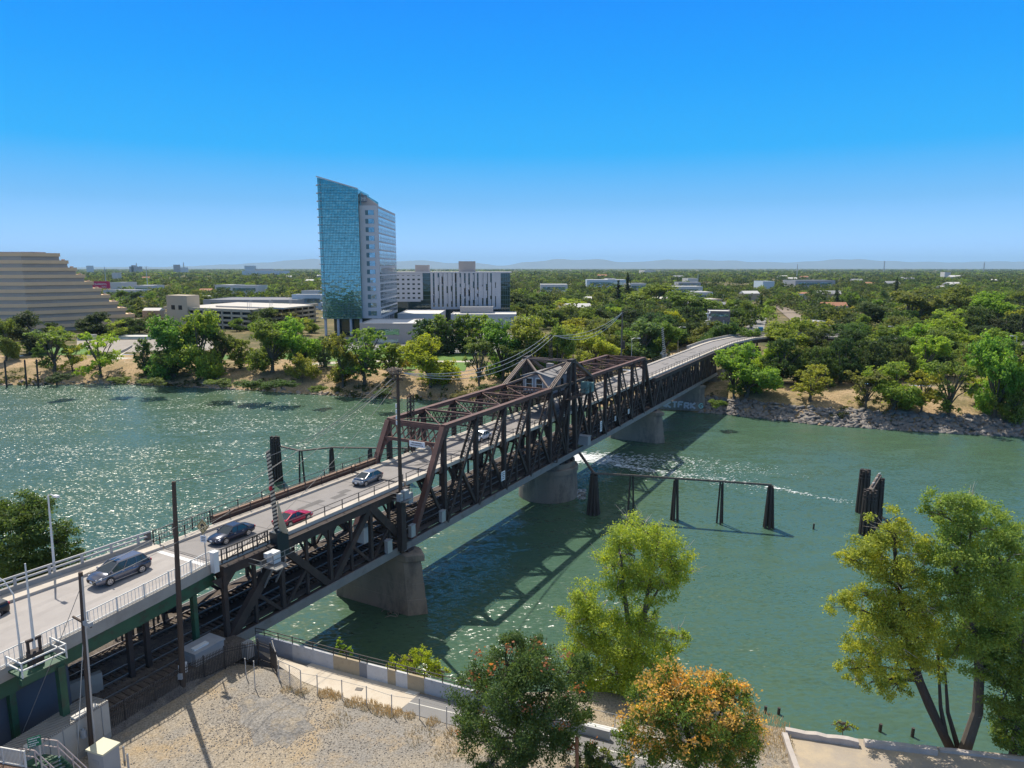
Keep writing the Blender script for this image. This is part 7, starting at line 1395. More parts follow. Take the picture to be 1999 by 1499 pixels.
def tree(kind, x, y, z, h, w, col, label, group=None, rz=None, i=None, name='tree'):
    i = (int(abs(x*7+y*3)) % NV_) if i is None else i; cm, tm = proto_mesh(kind, i); root = empty(name, (x, y, z), label, 'tree' if name != 'bush' else 'bush', group, rz=(x*1.7+y*.9) % 6.28 if rz is None else rz)
    bw = {'round': 7.6, 'wide': 10.2, 'tall': 4.3, 'loose': 6.4, 'conifer': 3.4, 'bush': 8.0}[kind]; bh = {'round': 9.9, 'wide': 8.5, 'tall': 10.2, 'loose': 9.9, 'conifer': 10.5, 'bush': 8.6}[kind]
    root.scale = (w/bw, w/bw, h/bh); c = bpy.data.objects.new('crown', cm); t = bpy.data.objects.new('trunk', tm)
    for o in (t, c): COL.objects.link(o); o.parent = root
    cc = [q*2.1 for q in (GREEN[col] if isinstance(col, str) else col)]; rr = random.Random(int(x*31+y*17)); c.color = tuple(max(.01, q*rr.uniform(.85, 1.15)) for q in cc)+(1,); return root
def ptree(kind, px, pyb, pyt, wpx, col, label, group=None, zb=None, name='tree'):
    p = gp(px, pyb, 6.5 if zb is None else zb)
    for _ in range(4): z = far_z(p.x, p.y); p = gp(px, pyb, z)
    if p.y > 150 and far_off(p.x, p.y) < (7.5 if p.x < 40 else 4.5) and name == 'tree': q = 1+((7.5 if p.x < 40 else 4.5)-far_off(p.x, p.y))/p.y; p = Vector((p.x*q, p.y*q, 0)); p.z = far_z(p.x, p.y)
    top = ap(px, pyt, p.y); k = p.y/F*1.02; return tree(kind, p.x, p.y, p.z-.1, max(2, top.z-p.z), wpx*k, col, label, group, name=name)
BANK = [('round', 12, 706, 622, 52, 'olive', 'olive tree at the left picture edge on the far bank'), ('round', 60, 692, 609, 74, 'dark', 'dark broad tree in front of the stepped building, left'), ('loose', 108, 741, 643, 78, 'mid', 'green bank tree in front of the mooring piles, roots at the water'), ('tall', 64, 690, 650, 32, 'bright', 'small bright tree before the dark one at the left'), ('loose', 142, 727, 668, 42, 'yellow', 'small yellow green tree leaning by the left bank, right of the green one'),
        ('loose', 198, 744, 646, 72, 'yellow', 'yellow green willow at the water left of the park terrace'), ('round', 190, 656, 610, 56, 'dark', 'dark oak standing against the lower bands of the stepped building'), ('round', 240, 656, 620, 46, 'deep', 'second dark oak right of the stepped building'), ('tall', 284, 718, 660, 34, 'deep', 'small dark tree on the dry lawn beside the park terrace'), ('round', 340, 735, 618, 84, 'mid', 'left half of the huge multi trunk bank tree below the garage tower'), ('round', 388, 737, 608, 92, 'bright', 'right half of the huge multi trunk bank tree below the garage tower'),
        ('loose', 335, 745, 672, 60, 'deep', 'shaded lower tree at the foot of the huge bank tree'), ('round', 432, 716, 640, 52, 'deep', 'dark round tree right of the huge bank tree'), ('tall', 470, 717, 660, 40, 'bright', 'slim green tree on the lawn left of the leaning big tree'), ('round', 532, 722, 628, 82, 'mid', 'big spreading tree with a leaning trunk on the lawn, left crown'), ('round', 583, 722, 619, 76, 'bright', 'big spreading tree on the lawn, right crown nearest the glass tower'), ('bush', 590, 736, 677, 62, 'yellow', 'rounded yellow green bush tree on the bank right of the big lawn tree'), ('tall', 633, 717, 655, 32, 'grey', 'slim grey green young tree on the lawn below the glass tower'),
        ('round', 520, 645, 600, 52, 'deep', 'dark tree in front of the garage facade'), ('loose', 560, 640, 606, 46, 'grey', 'greyish tree beside the dark one by the garage'), ('round', 670, 762, 650, 62, 'olive', 'left crown of the bank tree group below the glass tower'), ('loose', 712, 765, 636, 92, 'mid', 'tall loose bank tree below the glass tower, standing at the water'), ('tall', 766, 732, 668, 50, 'bright', 'bright tree left of the portal pole in front of the podium'), ('bush', 792, 722, 690, 30, 'gold', 'small golden shrub tree behind the top of the portal pole'), ('round', 840, 752, 655, 92, 'lime', 'rounded bright yellow green tree on the far bank left of the truss'),
        ('tall', 826, 690, 622, 42, 'deep', 'first dark plane tree in the row under the slit window block'), ('tall', 856, 690, 612, 46, 'mid', 'second plane tree in the row under the slit window block'), ('tall', 884, 690, 622, 42, 'deep', 'third plane tree in the row under the slit window block'), ('tall', 912, 690, 612, 44, 'mid', 'fourth plane tree in the row under the slit window block'), ('tall', 944, 690, 613, 46, 'bright', 'fifth plane tree in the row under the slit window block'), ('loose', 936, 745, 655, 58, 'grey', 'sparse grey green tree on the bank left of the peak of the swing span'), ('round', 982, 738, 624, 74, 'mid', 'leafy tree left in the green mass behind the swing span'), ('round', 1042, 738, 618, 88, 'bright', 'large leafy tree in the middle of the green mass behind the swing span'), ('round', 1088, 742, 636, 64, 'mid', 'leafy tree right in the green mass behind the operator house'), ('loose', 1010, 745, 668, 62, 'deep', 'shaded low tree at the foot of the green mass behind the truss'),
        ('loose', 1128, 735, 680, 52, 'olive', 'small olive tree peeping above the truss right of the crest'), ('round', 1160, 724, 646, 84, 'yellow', 'yellow green tree above the right half of the truss'), ('round', 1250, 706, 621, 88, 'grey', 'grey green tree behind the thin far pole'), ('round', 1205, 700, 640, 60, 'mid', 'green tree left of the thin far pole behind the truss'), ('wide', 1308, 664, 607, 62, 'lime', 'bright yellow green umbrella tree behind the far gate arm'), ('round', 1340, 668, 630, 68, 'dark', 'dark tree right of the bright umbrella tree by the dry yard'), ('round', 1416, 657, 620, 60, 'deep', 'dark round tree hiding the grey apartment block'), ('round', 1430, 640, 602, 56, 'deep', 'taller dark tree behind the apartment block'),
        ('round', 1455, 806, 670, 106, 'bright', 'big leafy tree where the far truss meets the right bank'), ('loose', 1432, 790, 700, 60, 'mid', 'lower leafy tree against the far truss end at the right bank'), ('loose', 1578, 826, 709, 76, 'yellow', 'slender yellow green tree at the rocks, first from the bridge'), ('loose', 1688, 818, 722, 70, 'olive', 'small olive tree on the rocks, second from the bridge'), ('round', 1740, 827, 706, 92, 'bright', 'round green bank tree on the rocks, third from the bridge'), ('loose', 1797, 820, 722, 60, 'yellow', 'narrow yellow tinged tree on the rocks between two larger ones'), ('loose', 1850, 818, 704, 84, 'olive', 'sparse tree on the rocks left of the big leaning tree'), ('round', 1940, 820, 652, 92, 'bright', 'big leaning bank tree near the right edge, left crown'), ('round', 1990, 818, 668, 86, 'mid', 'big bank tree cut by the right picture edge'), ('loose', 1905, 785, 733, 50, 'yellow', 'pale small tree in front of the big leaning bank tree'),
        ('wide', 1525, 748, 660, 84, 'dark', 'dark oak just right of the bridge end'), ('round', 1500, 745, 672, 56, 'lime', 'bright green small tree at the bend of the far ramp'), ('wide', 1590, 752, 676, 70, 'deep', 'shaded oak behind the first rock tree'), ('wide', 1640, 748, 660, 76, 'dark', 'dark spreading oak in the middle of the right bank'), ('wide', 1700, 748, 664, 80, 'dark', 'dark spreading oak right of the middle one on the right bank'), ('wide', 1752, 742, 668, 64, 'deep', 'dark oak beside the yellow lit tree on the right bank'), ('round', 1802, 738, 655, 80, 'yellow', 'yellow lit tree in front of the dark oaks on the right bank'), ('round', 1856, 700, 618, 92, 'bright', 'tall bright tree behind the yellow lit one on the right bank'), ('wide', 1905, 730, 668, 66, 'olive', 'olive tree behind the leaning bank tree'), ('round', 1560, 690, 617, 76, 'bright', 'bright crowned tree over the far ramp bend'), ('wide', 1600, 690, 640, 62, 'dark', 'dark oak behind the far ramp on the right'),
        ('round', 1536, 704, 628, 80, 'bright', 'bright tree closing the view of the ramp just past its bend'), ('wide', 1592, 706, 640, 88, 'deep', 'shaded wide oak in front of the ramp past its bend'), ('wide', 1655, 706, 642, 84, 'dark', 'dark wide oak in front of the ramp, middle of the right bank'), ('round', 1725, 706, 636, 76, 'mid', 'green tree in front of the ramp guard rail on the right'), ('wide', 1830, 706, 640, 84, 'olive', 'olive wide tree in front of the ramp near the right edge'), ('round', 1935, 702, 640, 80, 'mid', 'green tree in front of the ramp end at the right edge'), ('conifer', 1206, 612, 546, 28, 'dark', 'dark pointed conifer, nearer of the pair over the woods'), ('conifer', 1224, 590, 530, 20, 'dark', 'dark pointed conifer, taller of the pair over the woods'), ('conifer', 1748, 585, 540, 16, 'dark', 'lone dark cypress in the woods on the right'), ('round', 1272, 605, 553, 84, 'olive', 'broad olive tree in the woods right of the conifers'), ('round', 1345, 628, 568, 92, 'olive', 'great olive tree left of the apartment block'), ('round', 1120, 615, 582, 66, 'yellow', 'yellow green tree in the woods right of the slit window block'), ('wide', 1160, 650, 598, 84, 'dark', 'wide dark oak in the woods behind the truss'), ('wide', 1232, 645, 602, 70, 'dark', 'wide dark oak behind the thin far pole'), ('round', 1020, 615, 571, 50, 'dark', 'dark tree at the right end of the slit window block'), ('round', 1775, 645, 565, 96, 'olive', 'great olive gold tree rising over the right woods'), ('round', 1690, 640, 590, 76, 'deep', 'dark green tree left of the great olive gold one'), ('round', 1880, 630, 556, 70, 'olive', 'tall olive tree in the woods near the right edge'), ('round', 1940, 640, 570, 74, 'bright', 'bright tree in the woods near the right edge')]
for a in BANK: ptree(*a)
for px, py, w, h, col, lab in ((120, 745, 50, 22, 'deep', 'dark shrub at the waterline under the left bank trees'), (235, 748, 46, 18, 'mid', 'low shrub on the bank below the park terrace'), (300, 752, 56, 20, 'olive', 'olive shrub on the bank left of the huge tree'), (430, 755, 60, 22, 'olive', 'pale shrub patch on the bank right of the huge tree'), (490, 758, 70, 24, 'deep', 'dark shrub patch on the shaded bank'), (550, 758, 60, 24, 'deep', 'dark shrub below the leaning lawn tree'), (620, 766, 40, 18, 'mid', 'shrub on the dirt bank below the slim young tree'), (745, 772, 40, 18, 'deep', 'shrub at the foot of the tall loose bank tree'), (900, 778, 46, 20, 'olive', 'straw green shrub on the bank left of the truss'), (960, 770, 60, 30, 'deep', 'dark shrubs on the bank behind the swing span'), (1400, 796, 36, 22, 'mid', 'shrub beside the graffiti wall'), (1660, 800, 40, 20, 'olive', 'shrub on the dry slope between the rock trees'), (1770, 806, 36, 20, 'mid', 'shrub among the rocks right of the round tree'), (1830, 812, 34, 18, 'olive', 'shrub on the rocks below the sparse tree')):
    ptree('bush', px, py, py-h, w, col, lab, 'shrubs on the far bank', zb=2, name='bush')
FILL = [(1520, 1960, 700, 740, 16, 'between the rock trees and the woods, right bank'), (1540, 2160, 655, 690, 26, 'behind the bank oaks, right of the far ramp'), (1110, 1390, 668, 690, 9, 'along the road behind the truss'), (640, 1000, 690, 705, 8, 'round the parking lot below the tower'), (10, 300, 650, 668, 6, 'in the park below the stepped building'), (300, 640, 645, 662, 7, 'along the park street below the garage')]
rf = random.Random(33)
for x0, x1, y0, y1, n, where in FILL:
    for i in range(n):
        k, col, nm = rf.choice([('wide', 'dark', 'dark oak'), ('wide', 'deep', 'shaded oak'), ('round', 'mid', 'green tree'), ('round', 'olive', 'olive tree'), ('loose', 'yellow', 'yellow green tree')]); px = lerp(x0, x1, (i+rf.random())/n); py = rf.uniform(y0, y1); h = rf.uniform(38, 62) if x0 > 1100 else rf.uniform(26, 40)
        ptree(k, px, py, py-h, h*(1.25 if k == 'wide' else .95), col, '%s %s' % (nm, where), '%ss %s' % (nm, where))
def undergrowth():
    r = np.random.default_rng(12); C = []
    for x0, x1, n, d0, d1 in ((-240, -20, 230, -.5, 7), (-20, 45, 60, 0, 8), (62, 150, 34, 4, 12), (-240, 40, 70, 8, 20)):
        for _ in range(n):
            x = lerp(x0, x1, r.random())
            if mnoise.noise(Vector((x/9, 3.3, d0))) < -.12: continue
            d = lerp(d0, d1, r.random()**1.5); y = interp(x, FARX, FARY)+d; h = .6+1.6*r.random(); P, o = blob_points((x, y, far_z(x, y)+h*.45), (1.0+1.5*r.random(), .9+.8*r.random(), h*.75), 110, r, clumps=7); C.append(P)
    V, Q = leaf_quads(np.concatenate(C), .42, r); o = np_mesh('undergrowth', V, Q, LEAF); o.color = (.085, .115, .04, 1); tag(o, 'low tangled undergrowth along the far waterline', None, None, 'stuff')
undergrowth()
# --- the woods of the town: separate trees while they show large, one mass farther off
def blocked(x, y):
    if y < 330 and abs(st((x, y, 0))[1]) < 10 and st((x, y, 0))[0] < 160: return True
    px = CX+x/y*F/cos(PITCH)
    for x0, x1, y0, y1 in ((-60, 285, 380, 500), (305, 640, 400, 600), (600, 1010, 380, 520), (695, 860, 335, 470), (1378, 1432, 335, 372), (1448, 1500, 290, 430), (1508, 1590, 345, 560)):
        if x0 < px < x1 and y0 < y < y1: return True
    for q in LOW:
        if q[0]-8 < px < q[1]+8 and q[3]-max(22, .05*q[3]) < y < q[3]+q[4]: return True
    if 640 < px < 1000 and y < 400: return True
    if 150 < px < 640 and y < 385: return True
    return False
rn = random.Random(21); spots = []; tries = 0
while len(spots) < 165 and tries < 9000:
    tries += 1; y = 285+rn.random()**1.5*520; px = rn.uniform(-80, 2240); x = (px-CX)/F*y*.99
    if far_off(x, y) < 34 or blocked(x, y): continue
    if px < 1100 and y < 430: continue
    if any((x-a)**2+(y-b)**2 < (7.0+y*.004)**2 for a, b in spots): continue
    spots.append((x, y))
LOOK = [('wide', 'dark', 'dark oak'), ('round', 'deep', 'deep green tree'), ('round', 'mid', 'green tree'), ('wide', 'olive', 'olive tree'), ('round', 'bright', 'light green tree'), ('loose', 'yellow', 'yellow green tree'), ('tall', 'deep', 'slim dark tree'), ('conifer', 'dark', 'pointed dark conifer')]
WT = [5, 6, 5, 5, 3, 2, 2, 1]
def zone(px, y):
    s = 'behind the stepped building and garage' if px < 620 else 'behind the slit window block' if px < 1020 else 'behind the truss, left of the far ramp' if px < 1400 else 'right of the railway bed' if px < 1720 else 'near the right edge'
    return s+(', nearer rows' if y < 430 else ', middle rows' if y < 600 else ', far rows')
for x, y in sorted(spots, key=lambda s: s[1]):
    k, col, nm = rn.choices(LOOK, WT)[0]; px = CX+x/y*F; h = rn.uniform(9, 16)*(1.25 if k == 'conifer' else 1); w = {'wide': 1.25, 'round': .95, 'loose': .8, 'tall': .5, 'conifer': .36}[k]*h*rn.uniform(.85, 1.15)
    tree(k, x, y, far_z(x, y)-.1, h, w, col, '%s in the woods %s' % (nm, zone(px, y)), '%ss %s' % (nm, zone(px, y)))
rr_ = random.Random(77)
for i in range(46):
    y = 480+rr_.random()**1.3*2200; px = rr_.uniform(20, 2020); x = (px-CX)/F*y
    if blocked(x, y): continue
    w = rr_.uniform(9, 20)*(1+y/2600); hh = rr_.uniform(5, 8)+y/900; z1 = 7+hh; m = MB(); a = rr_.random()*.6-.3; R = Matrix.Rotation(a, 3, 'Z'); d = w*rr_.uniform(.5, .8); P = [Vector((x, y, 0))+R @ Vector(q) for q in ((-w/2, -d/2, 7), (w/2, -d/2, 7), (w/2, d/2, 7), (-w/2, d/2, 7))]
    m.hexa(P, [q+Vector((0, 0, hh)) for q in P]); zn = ('left of the tower' if px < 620 else 'right of the slit window block' if px < 1400 else 'in the right woods'); root = empty('house', (x, y, 7), 'small pale roof among the trees of the plain, '+zn, 'house', 'small roofs among the trees, '+zn); m.build('wall', rr_.choice([WW, TW, GW]), root)
    m = MB(); rz_ = R @ Vector((0, 1, 0)); m.add([P[0]+Vector((0, 0, hh)), P[1]+Vector((0, 0, hh)), P[2]+Vector((0, 0, hh)), P[3]+Vector((0, 0, hh)), (P[0]+P[3])/2+Vector((0, 0, hh+w*.14)), (P[1]+P[2])/2+Vector((0, 0, hh+w*.14))], [(0, 1, 5, 4), (2, 3, 4, 5), (1, 2, 5), (3, 0, 4)]); m.build('roof', rr_.choice([ROOFW, ROOFW, ROOFG, MATS['terracotta_roof']]), root)
def forest():
    r = np.random.default_rng(5); Vs, Qs, As, off = [], [], [], 0
    def tmpl(n, seed, cl):
        q = np.random.default_rng(seed); P, o = [], []
        for i in range(cl):
            a = i*2.4; w = sqrt(q.random())*.36; z = .35+q.random()*.5-w*.3; p, d = blob_points((cos(a)*w, sin(a)*w, z), (.2, .2, .16), n//cl, q, clumps=5); P.append(p); o.append(d)
        return np.concatenate(P), np.concatenate(o)
    T = [[tmpl(n, s, c) for s in range(5)] for n, c in ((200, 11), (84, 7), (36, 5))]
    cols = np.array([GREEN[k] for k in ('dark', 'deep', 'deep', 'mid', 'olive', 'dark', 'bright', 'grey', 'olive')])
    rings = [(420, 820, 1900, 0, 7, 15), (820, 1500, 4200, 0, 7, 15), (1500, 2800, 6500, 1, 8, 16), (2800, 6500, 6500, 2, 9, 18), (6500, 17000, 4500, 2, 12, 22)]
    for y0, y1, n, lod, h0, h1 in rings:
        k = 0
        while k < n:
            k += 1; y = y0+(y1-y0)*(r.random()**(1.0 if lod < 2 else 1.3)); px = r.random()*2400-160; x = (px-CX)/F*y
            if lod < 2 and y < 1600 and blocked(x, y): continue
            g = mnoise.noise(Vector((x/260, y/420, 0)))
            if g < -.38 and y > 700: continue
            if y < 850 and any((x-a)**2+(y-b)**2 < 18 for a, b in spots): continue
            h = h0+(h1-h0)*r.random()**1.6; w = h*(1.0+.6*r.random())*(1 if lod < 2 else 2.0+y/9000); c = r.random(); P, o = T[lod][k % 5]
            sc = np.array([w, w, h]); a = r.random()*6.28; R = np.array([[cos(a), -sin(a), 0], [sin(a), cos(a), 0], [0, 0, 1]]); C = (P*sc) @ R.T+np.array([x, y, 6.9]); V, Q = leaf_quads(C, (h*.13 if lod == 0 else h*.2 if lod == 1 else h*.42), r, .7, up=.35, out=o @ R.T)
            Vs.append(V); Qs.append(Q+off); off += len(V); col = cols[int(r.integers(0, len(cols)))]*1.55*(.55+.85*r.random()); As.append(np.repeat(np.append(col, 1)[None], len(V), 0))
    m = LEAF.copy(); m.name = 'forest_leaf'; n, l = m.node_tree.nodes, m.node_tree.links; at = n.new('ShaderNodeAttribute'); at.attribute_name = 'tint'
    oi = [q for q in n if q.bl_idname == 'ShaderNodeObjectInfo'][0]
    for lk in list(oi.outputs['Color'].links): l.new(at.outputs['Color'], lk.to_socket)
    for q in n:
        if q.bl_idname == 'ShaderNodeTexNoise': q.inputs['Scale'].default_value = .06
    tag(np_mesh('forest', np.concatenate(Vs), np.concatenate(Qs), m, attr=np.concatenate(As)), 'wooded town stretching to the horizon beyond the river', None, None, 'stuff')
forest()
# --- near trees, each shaped on its own
def shaped(name, label, base, blobs, col, trunks, leaf=.26, dens=1.0, bark=BARK, extra=None, dead=0, seed=1, aspect=.6, cl=16, cat='tree'):
    """blobs: (px, py, r_px, depth offset, [flatten]) read in the photo at the tree's distance; trunks: lists of (px, py) with radii."""
    b = Vector(base); root = empty(name, b, label, cat); r = np.random.default_rng(seed); rn = random.Random(seed); BL = []
    for q in blobs:
        px, py, rp, dy = q[:4]; c = ap(px, py, b.y+dy); k = rp*c.y/F*1.03*(1.16 if name == 'cottonwood' else 1.04); fl = q[4] if len(q) > 4 else .85; BL.append((tuple(c), (k, k, k*fl)))
    V, Q = crown_from(BL, leaf, r, dens=dens, cl=cl, aspect=aspect); c = np_mesh('crown', V-np.array(b), Q, LEAFN, root); c.color = tuple(q*(2.75 if name == 'cottonwood' else 2.3) for q in (GREEN[col] if isinstance(col, str) else col))+(1,)
    for pts, rad in trunks:
        m = MB(); P = [ap(x, y, b.y+(d[0] if d else 0)) for x, y, *d in pts]; n = len(P); m.limb(P, [lerp(rad, rad*.35, i/(n-1)) for i in range(n)], 9)
        m.build('trunk', bark, root)
    m = MB(); T = [ap(x, y, b.y+(d[0] if d else 0)) for pts, _ in trunks for x, y, *d in pts[1:]]
    for c_, rad in BL:
        c_ = Vector(c_); s = min(T, key=lambda t: (t-c_).length+max(0, t.z-c_.z)*1.5); mid = s.lerp(c_, .55)+Vector((rn.uniform(-.2, .2), rn.uniform(-.2, .2), .25)); m.limb([s, mid, c_], [.11, .07, .03], 5)
        for _ in range(5): e = c_+Vector((rn.uniform(-1, 1)*rad[0], rn.uniform(-1, 1)*rad[1], rn.uniform(-.6, 1)*rad[2])); m.limb([mid.lerp(c_, rn.random()), e], [.035, .012], 4)
    m.build('branches', bark, root)
    if dead:
        m = MB()
        for _ in range(dead):
            c_, rad = rn.choice(BL); d = Vector((rn.gauss(0, 1), rn.gauss(0, 1), rn.gauss(.3, .8))).normalized(); p = Vector(c_)+Vector([d[i]*rad[i]*.7 for i in range(3)])
            for _k in range(3): e = p+(d+Vector((rn.uniform(-.6, .6), rn.uniform(-.6, .6), rn.uniform(-.3, .6))))*rn.uniform(.4, 1.1); m.limb([p, p.lerp(e, .5)+Vector((rn.uniform(-.1, .1), 0, rn.uniform(-.05, .1))), e], [.022, .015, .006], 4)
        tag(m.build('dead_twigs', TWIG, root), kind='stuff')
    if extra:
        nm, cc, frac, sz, topw = extra; V2 = []; pts = []
        for c_, rad in BL:
            n = max(1, int(frac*rad[0]*rad[1]*4))
            for _ in range(n):
                d = r.normal(size=3); d[2] = abs(d[2])*topw+.1*r.normal(); d /= np.linalg.norm(d); p = np.array(c_)+d*np.array(rad)*(.96+.12*r.random()); pts.append(p+r.normal(size=(26, 3))*sz*np.array([.55, .55, .4]))
        C = np.concatenate(pts); V, Q = leaf_quads(C, sz*.42, r, .7, up=.6); o = tag(np_mesh(nm, V-np.array(b), Q, LEAFN, root), kind='stuff'); o.color = tuple(q*1.9 for q in cc)+(1,)
    return root
g = lambda px, py, z: gp(px, py, z)
# dark tree with rust seed clusters
b = L2(1012, 1500, 8.4)
shaped('broad_tree', 'dark green tree dotted with rust red seed clusters beside the path', b, [(1000, 1290, 55, 0), (955, 1310, 45, 1), (1050, 1300, 55, -1), (930, 1350, 48, .5), (985, 1345, 60, -1.5), (1050, 1355, 62, -1.5), (1105, 1345, 48, 0), (1120, 1300, 34, 1.5), (915, 1400, 34, 1), (955, 1400, 55, -1), (1020, 1410, 65, -2), (1085, 1405, 55, -1), (1130, 1380, 30, 1), (935, 1450, 42, 0), (1000, 1465, 55, -1.5), (1060, 1460, 50, -1), (1030, 1270, 34, .5), (990, 1262, 30, .5), (1100, 1450, 34, 0), (960, 1490, 45, 0), (1140, 1470, 26, 0)], (.040, .068, .024), [([(1020, 1520), (1015, 1440), (1000, 1370), (990, 1310)], .28), ([(1022, 1500), (1050, 1420), (1075, 1350)], .2)], leaf=.19, dens=1.15, bark=BARKD, extra=('seed_clusters', (.20, .085, .05), .12, .5, 1.1), seed=3, aspect=.42)
shaped('broad_tree', 'tree covered in orange seed clusters at the bottom of the picture', L2(1345, 1520, 8.2), [(1300, 1335, 40, 0), (1345, 1350, 45, 0), (1395, 1360, 45, .5), (1440, 1370, 36, 0), (1270, 1370, 45, -.5), (1320, 1385, 55, -1.5), (1380, 1400, 55, -1.5), (1435, 1410, 48, -1), (1465, 1430, 32, 0), (1250, 1410, 40, .5), (1295, 1430, 50, -1), (1350, 1445, 55, -2), (1410, 1455, 50, -1), (1455, 1470, 38, 0), (1230, 1440, 30, 1), (1250, 1475, 40, 0), (1310, 1490, 48, -1), (1380, 1500, 48, -1), (1440, 1500, 40, 0), (1300, 1310, 26, 0), (1400, 1338, 30, 0)], (.062, .10, .022), [([(1350, 1530), (1350, 1460), (1330, 1400), (1310, 1360)], .24), ([(1352, 1510), (1390, 1440), (1410, 1380)], .18)], leaf=.23, dens=1.0, bark=BARKD, extra=('seed_clusters', (.34, .225, .078), 1.7, .46, 1.5), seed=4, aspect=.36)
shaped('cottonwood', 'tall thinning cottonwood with bare grey twig tips standing at the water', g(1212, 1415, 3.5), [(1245, 1035, 38, 0), (1280, 1060, 40, .5), (1210, 1060, 34, 0), (1315, 1085, 34, 0), (1240, 1085, 42, -1), (1195, 1105, 34, .5), (1285, 1110, 42, -.5), (1330, 1110, 26, .5), (1225, 1130, 36, 0), (1310, 1140, 30, 0), (1270, 1155, 34, -.5), (1200, 1150, 26, 0), (1145, 1165, 34, 0), (1125, 1190, 30, .5), (1165, 1195, 36, -.5), (1130, 1225, 36, 0), (1180, 1235, 44, -1), (1230, 1215, 34, 0), (1265, 1205, 26, 0), (1215, 1260, 52, -1.5), (1160, 1275, 44, -1), (1265, 1265, 44, -.5), (1310, 1255, 26, 0), (1322, 1240, 18, 0), (1120, 1290, 36, 0), (1200, 1310, 50, -1), (1255, 1310, 42, -.5), (1295, 1285, 30, 0), (1170, 1345, 38, 0), (1225, 1350, 36, 0), (1140, 1335, 30, .5), (1190, 1385, 26, 0)], (.128, .162, .028), [([(1215, 1425), (1222, 1330), (1228, 1230), (1218, 1150), (1212, 1090)], .34), ([(1218, 1340), (1252, 1240), (1262, 1170), (1275, 1110), (1285, 1060)], .26), ([(1258, 1200), (1285, 1150), (1310, 1110)], .14), ([(1216, 1330), (1180, 1250), (1150, 1180)], .16)], leaf=.175, dens=.8, dead=110, seed=5)
b = g(1862, 1457, 5.6)
shaped('cottonwood', 'yellowing cottonwood with three leaning dark trunks at the edge of the slab', b, [(1730, 1015, 26, 0), (1745, 1040, 32, 0), (1770, 1060, 36, .5), (1700, 1065, 36, 0), (1660, 1090, 22, 0), (1690, 1100, 34, 0), (1740, 1095, 40, -.5), (1790, 1110, 36, 0), (1735, 1135, 38, -.5), (1780, 1155, 40, -.5), (1640, 1175, 28, 0), (1675, 1170, 32, 0), (1715, 1185, 36, 0), (1760, 1200, 44, -1), (1810, 1195, 36, 0), (1690, 1230, 38, 0), (1740, 1240, 44, -1), (1790, 1245, 44, -.5), (1835, 1250, 34, 0), (1680, 1275, 32, 0), (1730, 1285, 40, -.5), (1780, 1285, 38, 0), (1660, 1305, 24, 0), (1700, 1330, 28, 0), (1735, 1340, 24, 0), (1830, 1295, 30, 0), (1765, 1330, 22, 0)], (.130, .150, .028), [([(1856, 1462), (1815, 1380), (1785, 1310), (1770, 1240), (1755, 1150), (1745, 1060)], .38), ([(1838, 1420), (1800, 1330), (1782, 1270), (1800, 1190)], .2), ([(1852, 1462), (1836, 1380), (1832, 1300)], .22), ([(1872, 1466), (1850, 1390), (1845, 1310)], .22)], leaf=.175, dens=.85, dead=50, seed=6, bark=BARKD)
shaped('cottonwood', 'taller fuller green cottonwood on a pale curved trunk right of the yellowing one', g(1888, 1466, 5.8), [(1845, 985, 30, 0), (1880, 990, 36, 0), (1820, 1000, 22, 0), (1915, 1020, 40, 0), (1950, 1035, 30, .5), (1865, 1030, 40, -.5), (1890, 1070, 48, -1), (1945, 1080, 40, 0), (1840, 1080, 36, 0), (1865, 1120, 46, -.5), (1920, 1130, 50, -1), (1975, 1120, 44, 0), (1850, 1165, 38, 0), (1900, 1175, 44, -1), (1950, 1180, 48, -.5), (1890, 1225, 42, 0), (1930, 1240, 44, -.5), (1975, 1230, 40, 0), (1870, 1260, 34, 0), (1910, 1290, 34, 0), (1955, 1285, 32, 0), (1990, 1060, 40, 1), (2010, 1150, 50, 1)], (.088, .126, .032), [([(1882, 1468), (1908, 1390), (1912, 1310), (1905, 1240), (1885, 1160), (1860, 1090)], .46), ([(1908, 1300), (1940, 1200), (1955, 1120)], .26), ([(1900, 1230), (1888, 1120), (1895, 1040)], .22)], leaf=.175, dens=1.0, dead=26, seed=7)
shaped('cottonwood', 'shaded cottonwood hanging over the right picture edge behind the slab', g(1975, 1482, 5.8), [(1975, 1310, 44, 0), (2010, 1290, 50, 0), (1960, 1360, 40, -.5), (2005, 1370, 50, 0), (1950, 1400, 30, 0), (1985, 1420, 40, 0), (2020, 1440, 50, 0), (1960, 1440, 22, 0), (1990, 1240, 40, 0)], (.07, .10, .026), [([(1975, 1490), (1985, 1420), (1990, 1340), (1995, 1270)], .32)], leaf=.175, dens=1.0, seed=8, dead=14)
